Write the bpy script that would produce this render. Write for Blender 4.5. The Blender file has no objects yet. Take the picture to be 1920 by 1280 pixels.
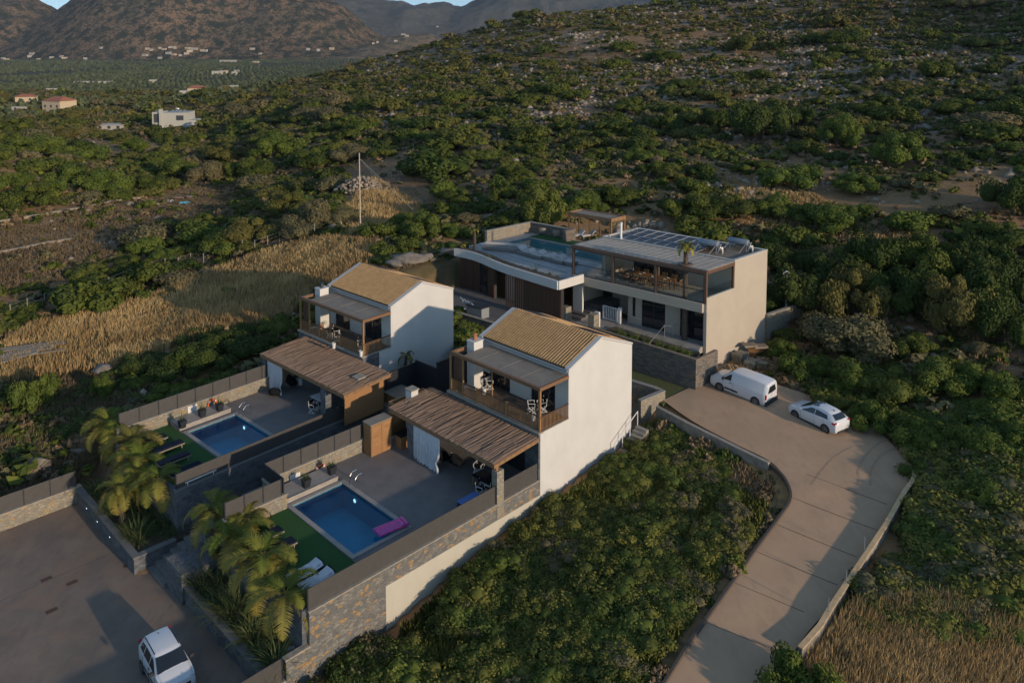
import bpy, bmesh, math, random
import numpy as np
from mathutils import Vector, Matrix
R = math.radians
S = bpy.context.scene
C = S.collection
# ---------------------------------------------------------------- camera
F_PX, CY_PX, PITCH, CAM_H = 1489., 197.7, .0789, 27.
cam = bpy.data.objects.new("camera", bpy.data.cameras.new("camera")); C.objects.link(cam); S.camera = cam
cam.location = (0, 0, CAM_H); cam.rotation_euler = (math.pi/2 - PITCH, 0, 0)
cam.data.sensor_width = 36; cam.data.lens = F_PX/1920*36; cam.data.shift_y = -(640-CY_PX)/1920
cam.data.clip_start = .5; cam.data.clip_end = 30000
# ---------------------------------------------------------------- sky, sun, exposure
SUN_EL, SUN_AZ = R(11.8), math.atan2(.75, -.66)
S.world = bpy.data.worlds.new("World"); S.world.use_nodes = True
wn = S.world.node_tree.nodes; wl = S.world.node_tree.links
sky = wn.new('ShaderNodeTexSky'); sky.sky_type = 'NISHITA'; sky.sun_disc = False
sky.sun_elevation = SUN_EL; sky.sun_rotation = SUN_AZ; sky.altitude = 60; sky.air_density = 1.3; sky.dust_density = .25; sky.ozone_density = 3
bg = wn['Background']; bg.inputs[1].default_value = .15
wb = wn.new('ShaderNodeMix'); wb.data_type = 'RGBA'; wb.blend_type = 'MULTIPLY'; wb.inputs[0].default_value = 1; wb.inputs[7].default_value = (1.13, 1.03, .97, 1)
tc = wn.new('ShaderNodeTexCoord'); ab = wn.new('ShaderNodeVectorMath'); ab.operation = 'MULTIPLY_ADD'; ab.inputs[1].default_value = (1, 1, .85); ab.inputs[2].default_value = (0, 0, .2)
wl.new(tc.outputs['Generated'], ab.inputs[0]); wl.new(ab.outputs[0], sky.inputs[0]); wl.new(sky.outputs[0], wb.inputs[6]); wl.new(wb.outputs[2], bg.inputs[0])
sl = bpy.data.lights.new("sun", 'SUN'); sl.energy = 2.45; sl.angle = R(1.2); sl.color = (1, .79, .58)
so = bpy.data.objects.new("sun", sl); C.objects.link(so)
sd = Vector((math.sin(SUN_AZ)*math.cos(SUN_EL), math.cos(SUN_AZ)*math.cos(SUN_EL), math.sin(SUN_EL)))
so.rotation_euler = sd.to_track_quat('Z', 'Y').to_euler(); so.location = (60, -50, 60)
S.view_settings.view_transform = 'Standard'; S.view_settings.look = 'None'
S.view_settings.exposure = .6; S.view_settings.gamma = 1
S.cycles.max_bounces = 5; S.cycles.diffuse_bounces = 2; S.cycles.glossy_bounces = 2
S.cycles.transparent_max_bounces = 8; S.cycles.volume_bounces = 0
# ---------------------------------------------------------------- picture measuring
_c, _s = math.cos(PITCH), math.sin(PITCH)
def at(px, py, z):
    X = (px-960)/F_PX; U = (CY_PX-py)/F_PX
    t = (z-CAM_H)/(U*_c-_s)
    return X*t, (_c+U*_s)*t
def pr(x, y, z):
    z = z-CAM_H; fw = y*_c-z*_s; up = y*_s+z*_c
    fw = np.maximum(fw, .01)
    return 960+F_PX*x/fw, CY_PX-F_PX*up/fw
def inpoly(x, y, P):
    x = np.asarray(x, float); y = np.asarray(y, float); r = np.zeros(x.shape, bool); n = len(P)
    for i in range(n):
        x0, y0 = P[i]; x1, y1 = P[(i+1) % n]
        k = ((y0 > y) != (y1 > y)) & (x < (x1-x0)*(y-y0)/((y1-y0) or 1e-9)+x0); r ^= k
    return r
def dpoly(x, y, P):
    x = np.asarray(x, float); y = np.asarray(y, float); d = np.full(x.shape, 1e9); n = len(P)
    for i in range(n):
        x0, y0 = P[i]; x1, y1 = P[(i+1) % n]; L = (x1-x0)**2+(y1-y0)**2+1e-9
        t = np.clip(((x-x0)*(x1-x0)+(y-y0)*(y1-y0))/L, 0, 1)
        d = np.minimum(d, np.hypot(x-x0-t*(x1-x0), y-y0-t*(y1-y0)))
    return np.where(inpoly(x, y, P), -d, d)
# ---------------------------------------------------------------- frames and mesh building
class Fr:
    def __init__(s, o, t, dv=None, du=None, z=0):
        s.o = o; s.t = t; s.z = z; s.skew = dv is not None
        s.dv = dv or (math.cos(t), -math.sin(t)); s.du = du or (math.sin(t), math.cos(t))
    def w(s, v, u): return s.o[0]+v*s.dv[0]+u*s.du[0], s.o[1]+v*s.dv[1]+u*s.du[1]
    def p(s, px, py, z):
        a = at(px, py, z+s.z); dx, dy = a[0]-s.o[0], a[1]-s.o[1]
        D = s.dv[0]*s.du[1]-s.dv[1]*s.du[0]
        return (dx*s.du[1]-dy*s.du[0])/D, (s.dv[0]*dy-s.dv[1]*dx)/D
W = Fr((0, 0), 0)
F2 = Fr((1.75, 47.3), .782)
F1 = Fr((-11.27, 58.7), .7324, z=.2)
F3 = Fr((15.778, 62.831), 0, (.7727, -.6347), (math.sin(.835), math.cos(.835)))
class MB:
    def __init__(s): s.v = []; s.f = []; s.m = []; s.cm = 0
    def add(s, vs, fs):
        n = len(s.v); s.v += [tuple(map(float, q)) for q in vs]; s.f += [tuple(i+n for i in q) for q in fs]; s.m += [s.cm]*len(fs); return s
    def box(s, x0, x1, y0, y1, z0, z1):
        return s.add([(x0,y0,z0),(x1,y0,z0),(x1,y1,z0),(x0,y1,z0),(x0,y0,z1),(x1,y0,z1),(x1,y1,z1),(x0,y1,z1)],
                     [(0,3,2,1),(4,5,6,7),(0,1,5,4),(1,2,6,5),(2,3,7,6),(3,0,4,7)])
    def mbox(s, M, x0, x1, y0, y1, z0, z1):
        n = len(s.v); s.box(x0,x1,y0,y1,z0,z1)
        for i in range(n, len(s.v)): s.v[i] = tuple(M @ Vector(s.v[i]))
        return s
    def bar(s, p, q, w, h=None):
        h = h or w; p = Vector(p); q = Vector(q); d = (q-p); L = d.length; d.normalize()
        up = Vector((0,0,1)) if abs(d.z) < .95 else Vector((1,0,0))
        a = d.cross(up).normalized(); b = a.cross(d)
        vs = [p+a*i*w/2+b*j*h/2 for i, j in ((-1,-1),(1,-1),(1,1),(-1,1))]
        vs += [x+d*L for x in vs]
        return s.add(vs, [(0,1,2,3),(7,6,5,4),(0,4,5,1),(1,5,6,2),(2,6,7,3),(3,7,4,0)])
    def tube(s, pts, r, n=6, r2=None, cap=True):
        pts = [Vector(p) for p in pts]; N = len(pts); vs = []; fs = []
        for i, p in enumerate(pts):
            d = (pts[min(i+1, N-1)]-pts[max(i-1, 0)]).normalized()
            up = Vector((0,0,1)) if abs(d.z) < .9 else Vector((1,0,0))
            a = d.cross(up).normalized(); b = a.cross(d)
            rr = r if r2 is None else r+(r2-r)*i/(N-1)
            vs += [p+(a*math.cos(k*2*math.pi/n)+b*math.sin(k*2*math.pi/n))*rr for k in range(n)]
        for i in range(N-1):
            for k in range(n):
                fs.append((i*n+k, i*n+(k+1) % n, (i+1)*n+(k+1) % n, (i+1)*n+k))
        if cap: fs += [tuple(range(n))[::-1], tuple((N-1)*n+k for k in range(n))]
        return s.add(vs, fs)
    def prism(s, P, z0, z1):
        n = len(P); vs = [(x, y, z0) for x, y in P]+[(x, y, z1) for x, y in P]
        return s.add(vs, [tuple(range(n))[::-1], tuple(range(n, 2*n))]+[(i, (i+1) % n, n+(i+1) % n, n+i) for i in range(n)])
    def lathe(s, prof, n=12, c=(0,0,0), ax='z'):
        vs = []; fs = []
        for r, h in prof:
            for k in range(n):
                a = k*2*math.pi/n; x, y = r*math.cos(a), r*math.sin(a)
                q = (x, y, h) if ax == 'z' else ((x, h, y) if ax == 'y' else (h, x, y))
                vs.append((c[0]+q[0], c[1]+q[1], c[2]+q[2]))
        for i in range(len(prof)-1):
            for k in range(n): fs.append((i*n+k, i*n+(k+1) % n, (i+1)*n+(k+1) % n, (i+1)*n+k))
        return s.add(vs, fs)
    def poly(s, *P): return s.add(P, [tuple(range(len(P)))])
    def wall(s, v, u0, u1, z0, z1, th=.25): return s.box(v-th, v, u0, u1, z0, z1)
def mesh_of(name, mb, mats, fr, org, smooth=False, bev=0, nonrm=False):
    me = bpy.data.meshes.new(name)
    ox, oy = fr.w(org[0], org[1])
    if fr.skew: vs = [(fr.w(v, u)[0]-ox, fr.w(v, u)[1]-oy, z-org[2]) for v, u, z in mb.v]
    else: vs = [(v-org[0], u-org[1], z-org[2]) for v, u, z in mb.v]
    me.from_pydata(vs, [], mb.f)
    mats = mats if isinstance(mats, (list, tuple)) else [mats]
    for m in mats: me.materials.append(m)
    me.polygons.foreach_set('material_index', mb.m)
    if not nonrm:
        b = bmesh.new(); b.from_mesh(me); bmesh.ops.recalc_face_normals(b, faces=b.faces)
        if smooth:
            for f in b.faces: f.smooth = True
            for e in b.edges:
                if len(e.link_faces) == 2 and e.calc_face_angle(0) > R(smooth if smooth > 1 else 38): e.smooth = False
        if bev: bmesh.ops.bevel(b, geom=b.edges[:], offset=bev, segments=2, affect='EDGES', clamp_overlap=True)
        b.to_mesh(me); b.free()
    me.update(); return me
def tag(o, label=None, cat=None, group=None, kind=None):
    if label: o['label'] = label
    if cat: o['category'] = cat
    if group: o['group'] = group
    if kind: o['kind'] = kind
    return o
class Thing:
    def __init__(s, fr, name, label, cat, group=None, org=(0, 0, 0)):
        s.fr = fr; s.org = org; s.e = bpy.data.objects.new(name, None); C.objects.link(s.e)
        x, y = fr.w(org[0], org[1]); s.e.location = (x, y, org[2]+fr.z); s.e.empty_display_size = .2
        if not fr.skew: s.e.rotation_euler = (0, 0, -fr.t)
        tag(s.e, label, cat, group)
    def part(s, name, mb, mats, under=None, label=None, smooth=False, bev=0, nonrm=False):
        o = bpy.data.objects.new(name, mesh_of(name, mb, mats, s.fr, s.org, smooth, bev, nonrm)); C.objects.link(o)
        o.parent = under or s.e
        if label: o['label'] = label
        return o
def solo(fr, name, mb, mats, label=None, cat=None, group=None, org=(0, 0, 0), kind=None, smooth=False, bev=0, nonrm=False):
    o = bpy.data.objects.new(name, mesh_of(name, mb, mats, fr, org, smooth, bev, nonrm)); C.objects.link(o)
    x, y = fr.w(org[0], org[1]); o.location = (x, y, org[2]+fr.z)
    if not fr.skew: o.rotation_euler = (0, 0, -fr.t)
    return tag(o, label, cat, group, kind)
def copy_tree(o, parent=None):
    c = o.copy(); C.objects.link(c)
    if parent: c.parent = parent
    for ch in list(o.children): copy_tree(ch, c)
    return c
_used = set()
def place(root, x, y, z, rz, label=None, group=None, sc=None):
    o = root if root.name not in _used else copy_tree(root)
    _used.add(root.name)
    o.location = (x, y, z); o.rotation_euler = (0, 0, rz)
    if sc: o.scale = (sc, sc, sc) if not isinstance(sc, tuple) else sc
    if label: o['label'] = label
    if group: o['group'] = group
    return o
def fplace(root, fr, v, u, z, rz, label=None, group=None, sc=None):
    x, y = fr.w(v, u); return place(root, x, y, z+fr.z, rz-fr.t, label, group, sc)
# ---------------------------------------------------------------- materials
def newmat(name):
    m = bpy.data.materials.new(name); m.use_nodes = True
    return m, m.node_tree.nodes, m.node_tree.links, m.node_tree.nodes['Principled BSDF']
def N(nt, t, **k):
    n = nt.new(t)
    for a, b in k.items():
        if a.startswith('i_'): n.inputs[int(a[2:])].default_value = b
        else: setattr(n, a, b)
    return n
def rgba(c): return (c[0], c[1], c[2], 1)
def mixc(n, l, fac, a, b):
    x = N(n, 'ShaderNodeMix', data_type='RGBA')
    for i, q in ((0, fac), (6, a), (7, b)):
        if hasattr(q, 'node'): l.new(q, x.inputs[i])
        else: x.inputs[i].default_value = rgba(q) if i else q
    return x.outputs[2]
def ramp(n, l, src, lo, hi):
    r = N(n, 'ShaderNodeMapRange', clamp=True); l.new(src, r.inputs[0]); r.inputs[1].default_value = lo; r.inputs[2].default_value = hi
    return r.outputs[0]
def coords(n, l, scale=(1, 1, 1), world=False, rot=0):
    if world: c = N(n, 'ShaderNodeNewGeometry').outputs['Position']
    else: c = N(n, 'ShaderNodeTexCoord').outputs['Object']
    mp = N(n, 'ShaderNodeMapping'); l.new(c, mp.inputs[0]); mp.inputs[3].default_value = scale; mp.inputs[2].default_value = (0, 0, rot)
    return mp.outputs[0]
def noise(n, l, co, sc, det=4, rough=.55):
    t = N(n, 'ShaderNodeTexNoise'); l.new(co, t.inputs[0]); t.inputs['Scale'].default_value = sc
    t.inputs['Detail'].default_value = det; t.inputs['Roughness'].default_value = rough; return t.outputs[0]
def bump(n, l, b, src, st, dist=.02):
    k = N(n, 'ShaderNodeBump'); k.inputs['Strength'].default_value = st; k.inputs['Distance'].default_value = dist
    l.new(src, k.inputs['Height']); l.new(k.outputs[0], b.inputs['Normal'])
def M(name, col, rough=.8, col2=None, sc=4, lo=.35, hi=.65, st=(1, 1, 1), bm=0, metal=0, spec=None, world=False, det=4):
    m, n, l, b = newmat(name); b.inputs['Roughness'].default_value = rough; b.inputs['Metallic'].default_value = metal
    if spec is not None: b.inputs['Specular IOR Level'].default_value = spec
    b.inputs['Base Color'].default_value = rgba(col)
    if col2 or bm:
        co = coords(n, l, st, world); t = noise(n, l, co, sc, det)
        if col2: l.new(mixc(n, l, ramp(n, l, t, lo, hi), col, col2), b.inputs['Base Color'])
        if bm: bump(n, l, b, t, bm)
    return m
def stone(name, cols, ochre, och_amt=.12, sc=2.6, mortar=(.30, .28, .24), st=(1, 1, 1.6), dist=.03):
    m, n, l, b = newmat(name); b.inputs['Roughness'].default_value = .85
    co = coords(n, l, st)
    wv = N(n, 'ShaderNodeVectorMath', operation='ADD'); l.new(co, wv.inputs[0])
    ns = N(n, 'ShaderNodeTexNoise'); l.new(co, ns.inputs[0]); ns.inputs['Scale'].default_value = 3
    sc_ = N(n, 'ShaderNodeVectorMath', operation='SCALE'); l.new(ns.outputs[1], sc_.inputs[0]); sc_.inputs[3].default_value = .22
    l.new(sc_.outputs[0], wv.inputs[1])
    v = N(n, 'ShaderNodeTexVoronoi'); l.new(wv.outputs[0], v.inputs[0]); v.inputs['Scale'].default_value = sc
    e = N(n, 'ShaderNodeTexVoronoi', feature='DISTANCE_TO_EDGE'); l.new(wv.outputs[0], e.inputs[0]); e.inputs['Scale'].default_value = sc
    sp = N(n, 'ShaderNodeSeparateColor'); l.new(v.outputs['Color'], sp.inputs[0])
    cr = N(n, 'ShaderNodeValToRGB'); l.new(sp.outputs[0], cr.inputs[0]); cr.color_ramp.interpolation = 'CONSTANT'
    els = cr.color_ramp.elements
    for i, c in enumerate(cols):
        el = els[0] if i == 0 else (els[1] if i == 1 else els.new(i/len(cols)))
        el.position = i/len(cols); el.color = rgba(c)
    oc = N(n, 'ShaderNodeMath', operation='LESS_THAN'); l.new(sp.outputs[1], oc.inputs[0]); oc.inputs[1].default_value = och_amt
    c1 = mixc(n, l, oc.outputs[0], cr.outputs[0], ochre)
    nz = noise(n, l, co, 9, 5); c2 = mixc(n, l, ramp(n, l, nz, .3, .8), c1, tuple(q*.55 for q in cols[0]))
    c3 = mixc(n, l, ramp(n, l, e.outputs['Distance'], .0, .05), mortar, c2)
    l.new(c3, b.inputs['Base Color'])
    ad = N(n, 'ShaderNodeMath', operation='ADD'); l.new(ramp(n, l, e.outputs['Distance'], 0, .12), ad.inputs[0])
    mu = N(n, 'ShaderNodeMath', operation='MULTIPLY'); l.new(nz, mu.inputs[0]); mu.inputs[1].default_value = .6; l.new(mu.outputs[0], ad.inputs[1])
    bump(n, l, b, ad.outputs[0], .8, dist); return m
def woodm(name, c1, c2, ax=0, rough=.7, plank=.12):
    m, n, l, b = newmat(name); b.inputs['Roughness'].default_value = rough
    st = [9., 9., 9.]; st[ax] = .8
    t = noise(n, l, coords(n, l, tuple(st)), 1.6, 5)
    l.new(mixc(n, l, ramp(n, l, t, .3, .7), c1, c2), b.inputs['Base Color']); bump(n, l, b, t, .3, .01); return m
def plasterm(name, col, dirt=.0):
    m, n, l, b = newmat(name); b.inputs['Roughness'].default_value = .9; b.inputs['Specular IOR Level'].default_value = .2
    co = coords(n, l); t = noise(n, l, co, .7, 6, .6); s2 = noise(n, l, coords(n, l, (3, 3, .25)), 1.1, 4)
    a = mixc(n, l, ramp(n, l, t, .35, .75), col, tuple(q*.90 for q in col))
    a = mixc(n, l, ramp(n, l, s2, .6, .9), a, tuple(q*k for q, k in zip(col, (.90, .87, .83))))
    l.new(a, b.inputs['Base Color']); bump(n, l, b, noise(n, l, co, 40, 3), .25, .004); return m
def glassm(name, tint=(.92, .95, .96), gl=.12, rough=.02):
    m, n, l, b = newmat(name); n.remove(b); o = n['Material Output']
    tr = N(n, 'ShaderNodeBsdfTransparent'); tr.inputs[0].default_value = rgba(tint)
    g = N(n, 'ShaderNodeBsdfGlossy'); g.inputs['Roughness'].default_value = rough
    lw = N(n, 'ShaderNodeLayerWeight'); pw = N(n, 'ShaderNodeMath', operation='POWER'); l.new(lw.outputs['Facing'], pw.inputs[0]); pw.inputs[1].default_value = 5
    ad = N(n, 'ShaderNodeMath', operation='ADD'); l.new(pw.outputs[0], ad.inputs[0]); ad.inputs[1].default_value = gl
    mx = N(n, 'ShaderNodeMixShader'); l.new(ad.outputs[0], mx.inputs[0]); l.new(tr.outputs[0], mx.inputs[1]); l.new(g.outputs[0], mx.inputs[2])
    l.new(mx.outputs[0], o.inputs[0]); return m
def waterm(name, tint):
    m, n, l, b = newmat(name); n.remove(b); o = n['Material Output']
    tr = N(n, 'ShaderNodeBsdfTransparent'); tr.inputs[0].default_value = rgba(tint)
    g = N(n, 'ShaderNodeBsdfGlossy'); g.inputs['Roughness'].default_value = .04
    bp = N(n, 'ShaderNodeBump'); bp.inputs['Strength'].default_value = .12; bp.inputs['Distance'].default_value = .02
    l.new(noise(n, l, coords(n, l), 3.5, 3), bp.inputs['Height']); l.new(bp.outputs[0], g.inputs['Normal'])
    fr = N(n, 'ShaderNodeFresnel'); fr.inputs[0].default_value = 1.33; l.new(bp.outputs[0], fr.inputs['Normal'])
    mx = N(n, 'ShaderNodeMixShader'); l.new(fr.outputs[0], mx.inputs[0]); l.new(tr.outputs[0], mx.inputs[1]); l.new(g.outputs[0], mx.inputs[2])
    l.new(mx.outputs[0], o.inputs[0]); return m
def foliagem(name, a, b_, c=None, trans=.0, rnd=True):
    m, n, l, b = newmat(name); b.inputs['Roughness'].default_value = .75; b.inputs['Specular IOR Level'].default_value = .18
    at_ = N(n, 'ShaderNodeAttribute'); at_.attribute_name = 'tint'
    col = mixc(n, l, at_.outputs['Fac'], a, b_)
    if rnd:
        oi = N(n, 'ShaderNodeObjectInfo'); col = mixc(n, l, ramp(n, l, oi.outputs['Random'], .55, 1.6), col, c or (.09, .075, .04))
    l.new(col, b.inputs['Base Color'])
    if trans:
        o = n['Material Output']; tl = N(n, 'ShaderNodeBsdfTranslucent'); l.new(col, tl.inputs[0])
        mx = N(n, 'ShaderNodeMixShader'); mx.inputs[0].default_value = trans
        l.new(b.outputs[0], mx.inputs[1]); l.new(tl.outputs[0], mx.inputs[2]); l.new(mx.outputs[0], o.inputs[0])
    return m
def paint(name, col, rough=.3, coat=.6):
    m, n, l, b = newmat(name); b.inputs['Base Color'].default_value = rgba(col); b.inputs['Roughness'].default_value = rough
    b.inputs['Coat Weight'].default_value = coat; b.inputs['Coat Roughness'].default_value = .08; return m
white = plasterm('white_plaster', (.565, .55, .52)); beige = plasterm('beige_plaster', (.43, .375, .30)); cream = plasterm('cream_plaster', (.46, .43, .35))
beton = M('concrete_wall', (.30, .27, .23), .9, (.20, .18, .15), 2.2, bm=.3)
stone_w = stone('stone_wall', [(.17,.165,.15),(.22,.21,.185),(.13,.135,.135),(.27,.25,.21),(.19,.175,.15),(.15,.16,.165)], (.42, .25, .09), .15, 3.9, (.17, .155, .13))
stone_l = stone('pale_stone_wall', [(.30,.27,.21),(.36,.32,.25),(.24,.22,.18),(.33,.29,.21)], (.42, .28, .12), .14, 4.2, (.24, .21, .17))
stone_d = stone('slate_stone_wall', [(.11,.12,.135),(.15,.16,.175),(.09,.10,.115),(.17,.17,.175)], (.20, .17, .13), .05, 2.4, (.13, .13, .135))
stone_3 = stone('ledge_stone', [(.16,.14,.12),(.21,.18,.15),(.12,.115,.11),(.24,.20,.16)], (.26, .18, .12), .1, 2.2, (.07,.065,.06), (1, 1, 3))
capm = M('stone_capping', (.33, .29, .23), .85, (.25, .22, .18), 3, bm=.2)
patio = M('patio_screed', (.17, .155, .15), .75, (.135, .125, .12), 1.3, bm=.08)
paving = M('pale_paving', (.33, .30, .27), .8, (.26, .24, .22), 1.5)
grey_m = M('grey_screen', (.062, .058, .054), .6, (.052, .050, .047), 3)
dark_m = M('anthracite', (.018, .021, .027), .5); black_m = M('black', (.012, .012, .013), .6)
brown_m = M('brown_metal', (.12, .062, .033), .55, (.10, .052, .028), 6)
wood_o = woodm('oiled_wood', (.36, .19, .075), (.22, .11, .045), 0); wood_v = woodm('oiled_wood_upright', (.34, .18, .07), (.20, .10, .04), 2)
wood_y = woodm('oiled_wood_deep', (.36, .19, .075), (.22, .11, .045), 1); wood_d = woodm('dark_wood', (.11, .055, .03), (.06, .03, .018), 2)
wood_g = woodm('weathered_wood', (.30, .25, .19), (.18, .14, .10), 0)
cane = woodm('cane', (.29, .20, .14), (.15, .10, .07), 1)
tilem = M('roof_tile', (.56, .34, .15), .8, (.40, .235, .10), 2.3, .3, .7, det=7)
deckp = M('roof_panel', (.25, .205, .155), .7, (.19, .16, .125), 1.2)
slatm = M('pergola_slats', (.40, .365, .32), .8, (.32, .295, .26), 1.5, spec=.2)
zinc = M('zinc', (.26, .28, .30), .45, metal=.3); chrome = M('chrome', (.62, .62, .62), .2, metal=1)
whitem = M('white_paint', (.66, .65, .63), .6); fabw = M('white_cloth', (.62, .62, .64), .95, (.52, .53, .56), 5, bm=.4)
fabk = M('black_cloth', (.010, .011, .013), .95, spec=.08); fabg = M('grey_cushion', (.23, .215, .20), .95, (.19, .18, .17), 6)
fabn = M('navy_cloth', (.012, .018, .032), .95, spec=.1); turfm = M('artificial_turf', (.018, .085, .012), .95, (.012, .06, .01), 14, bm=.5)
tilepool = M('pool_tile', (.010, .35, .55), .4, (.008, .31, .50), 1.2); tilepool3 = M('pale_pool_tile', (.22, .60, .62), .4)
water = waterm('pool_water', (.55, .93, .99)); win = M('window_glass', (.012, .016, .02), .06, spec=.9)
clear = glassm('clear_glass', gl=.04); plantsoil = M('planter_soil', (.12, .08, .055), .95, (.07, .05, .035), 8)
orange = M('orange_plastic', (.62, .11, .03), .5); pink = M('pink_float', (.72, .09, .27), .4, (.38, .09, .38), 9, .45, .55); blue_m = M('blue_towel', (.09, .17, .42), .9)
pv = M('solar_cell', (.014, .013, .026), .32, spec=.22); alu = M('aluminium', (.50, .50, .50), .4, metal=.7)
boul = M('boulder', (.24, .205, .17), .9, (.14, .12, .10), 1.6, bm=.7); terra = M('terracotta', (.33, .13, .06), .8)
tank = M('heater_tank', (.20, .24, .29), .4, metal=.3); trunkm = M('bark', (.13, .095, .065), .95, (.07, .05, .035), 9, st=(1, 1, 3), bm=.8)
lampm, _n, _l, _b = newmat('lamp_glow'); _b.inputs['Emission Color'].default_value = (.75, .9, 1, 1); _b.inputs['Emission Strength'].default_value = .8
carw = paint('car_white', (.62, .63, .65)); cart = M('tyre', (.02, .02, .02), .85); carg = M('car_glass', (.01, .013, .017), .05, spec=.9)
carp = M('car_trim', (.022, .023, .026), .6); redl = M('red_lamp', (.35, .01, .02), .2); rimm = M('rim', (.34, .34, .35), .35, metal=.6)
lampg = M('headlamp', (.45, .47, .5), .1, spec=.8)
# ---------------------------------------------------------------- terrain height
NEAR = [(723,1177,-3.35),(590,1290,-3.7),(860,1065,-2.4),(1011,950,-1.65),(1183,822,-.8),(1240,1280,-1.7),(1325,1160,-1.2),(1385,1080,-.95),(1470,945,-.4),(1430,872,-.6),(1235,795,-.75),
(1000,1200,-2.3),(1150,1050,-1.4),(1300,900,-.7),(900,1270,-2.9),(1440,1290,-1.7),(1650,1040,-.75),(1722,890,-.2),(1600,775,.15),(1480,705,.5),(1345,740,.25),(1440,640,.5),
(1800,1100,-.7),(1900,1270,-1.7),(1900,1000,.1),(1900,800,1.3),(1720,760,.8),(1900,640,2.4),(1600,620,1.6),(1500,575,2.2),(1900,520,4.6),(1600,480,4.8),(1450,440,5.4),
(1200,425,5.3),(1000,395,6.2),(850,430,5.5),(760,480,4.8),(800,520,3.9),(720,540,3.4),(676,445,4.9),(640,520,3.3),(560,560,1.8),(555,645,.3),(470,650,0),(300,600,-.5),(300,740,-.8),(200,700,-1),
(50,640,-1),(50,760,-1.5),(50,850,-2),(100,900,-2.3),(0,980,-2.5),(50,500,0),(0,420,0),(300,480,.4),(150,380,.3),(450,500,1.6),(450,420,2.2),(600,400,4),(880,640,1.2),(870,590,1.6),(800,560,3.2)]
FAR = [(0,300,150),(0,230,298),(150,330,155),(335,238,272),(250,270,225),(450,330,155),(600,330,143),(600,260,176),(600,200,225),(450,250,228),(450,180,400),(800,400,106),(800,300,136),(800,220,185),
(800,150,280),(800,105,390),(1000,350,110),(1000,250,158),(1000,150,240),(1000,80,345),(1010,38,440),(1200,350,108),(1200,250,150),(1200,150,220),(1200,80,300),(1250,15,420),(1400,400,93),(1400,300,120),
(1400,200,170),(1400,100,260),(1400,20,350),(1420,-40,430),(1690,400,88),(1690,300,112),(1690,200,150),(1690,100,220),(1690,0,320),(1700,-100,400),(1900,400,86),(1900,250,120),(1900,150,165),(1900,0,280),
(1900,-150,380),(850,75,440),(760,100,440),(690,118,430),(600,145,420),(520,163,420),(350,190,400),(200,215,350)]
WPT = [(-30,20,-3.6),(0,15,-3),(30,15,-2.6),(-30,-20,-3.6),(30,-20,-1.5),(60,30,.3),(70,55,4.5),(110,100,16),(200,220,50),(150,70,20),(300,100,60),(-80,60,-1.5),(-150,100,-1),(-300,250,-4),(-30,-39,-3.6),(60,-39,-2),(45,-20,-2),(90,-25,-1),(60,0,-1.5),(100,15,2),(20,-10,-2.8),(20,5,-2.7),(150,-30,0),(300,-30,5),(-80,-30,-3.5),(-200,-30,-3),(-150,20,-2.5),(-60,20,-3)]
_cp = []
for px, py, z in NEAR: x, y = at(px, py, z); _cp.append((x, y, z))
for px, py, Y in FAR:
    U = (CY_PX-py)/F_PX; t = Y/(_c+U*_s); _cp.append(((px-960)/F_PX*t, Y, CAM_H+t*(U*_c-_s)))
for px in (-300, 0, 200, 400, 600): 
    for Y, z in ((650, -14), (950, -24), (1600, -27), (3000, -28), (7000, -28)): _cp.append(((px-960)/F_PX*Y, Y, z))
for px, z7, z12 in ((760, -6, -24), (1000, -4, -22), (1250, 6, -18), (1500, 26, -6), (1800, 55, 20), (2300, 70, 30)):
    for Y, z in ((700, z7), (1200, z12), (3000, -27), (7000, -28)): _cp.append(((px-960)/F_PX*Y, Y, z))
_cp += WPT
_cp = np.array(_cp)
def _wp(x, y): return x/(y+40.)*1.6, np.log(y+40.)
def _tps(r2): return .5*r2*np.log(r2+1e-12)
_a, _b = _wp(_cp[:, 0], _cp[:, 1]); _n = len(_cp)
_K = _tps((_a[:, None]-_a)**2+(_b[:, None]-_b)**2)+np.eye(_n)*2e-4
_P = np.c_[np.ones(_n), _a, _b]
_w = np.linalg.solve(np.block([[_K, _P], [_P.T, np.zeros((3, 3))]]), np.r_[_cp[:, 2], 0, 0, 0])
def hraw(x, y):
    x = np.asarray(x, float); y = np.asarray(y, float); sh = x.shape; x = x.ravel(); y = y.ravel(); o = np.empty(len(x))
    for i in range(0, len(x), 20000):
        a, b = _wp(x[i:i+20000], y[i:i+20000])
        k = _tps((a[:, None]-_a)**2+(b[:, None]-_b)**2)
        o[i:i+20000] = k@_w[:_n]+_w[_n]+_w[_n+1]*a+_w[_n+2]*b
    return o.reshape(sh)
ROAD = [((1243,750,.3),(1308,719,.35)),((1300,790,.2),(1345,700,.5)),((1375,830,.1),(1460,722,.45)),((1440,862,0),(1570,762,.25)),((1470,892,-.1),(1650,812,.1)),((1483,930,-.2),(1700,862,-.05)),
((1462,965,-.35),(1716,888,-.15)),((1420,1022,-.55),(1690,948,-.35)),((1375,1085,-.8),(1640,1030,-.6)),((1325,1155,-1.05),(1573,1120,-.9)),((1275,1228,-1.35),(1510,1190,-1.15)),((1225,1310,-1.65),(1450,1290,-1.55)),((1160,1430,-2),(1390,1420,-1.9))]
RL = [at(*a)+(a[2],) for a, b in ROAD]; RR = [at(*b)+(b[2],) for a, b in ROAD]
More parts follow.
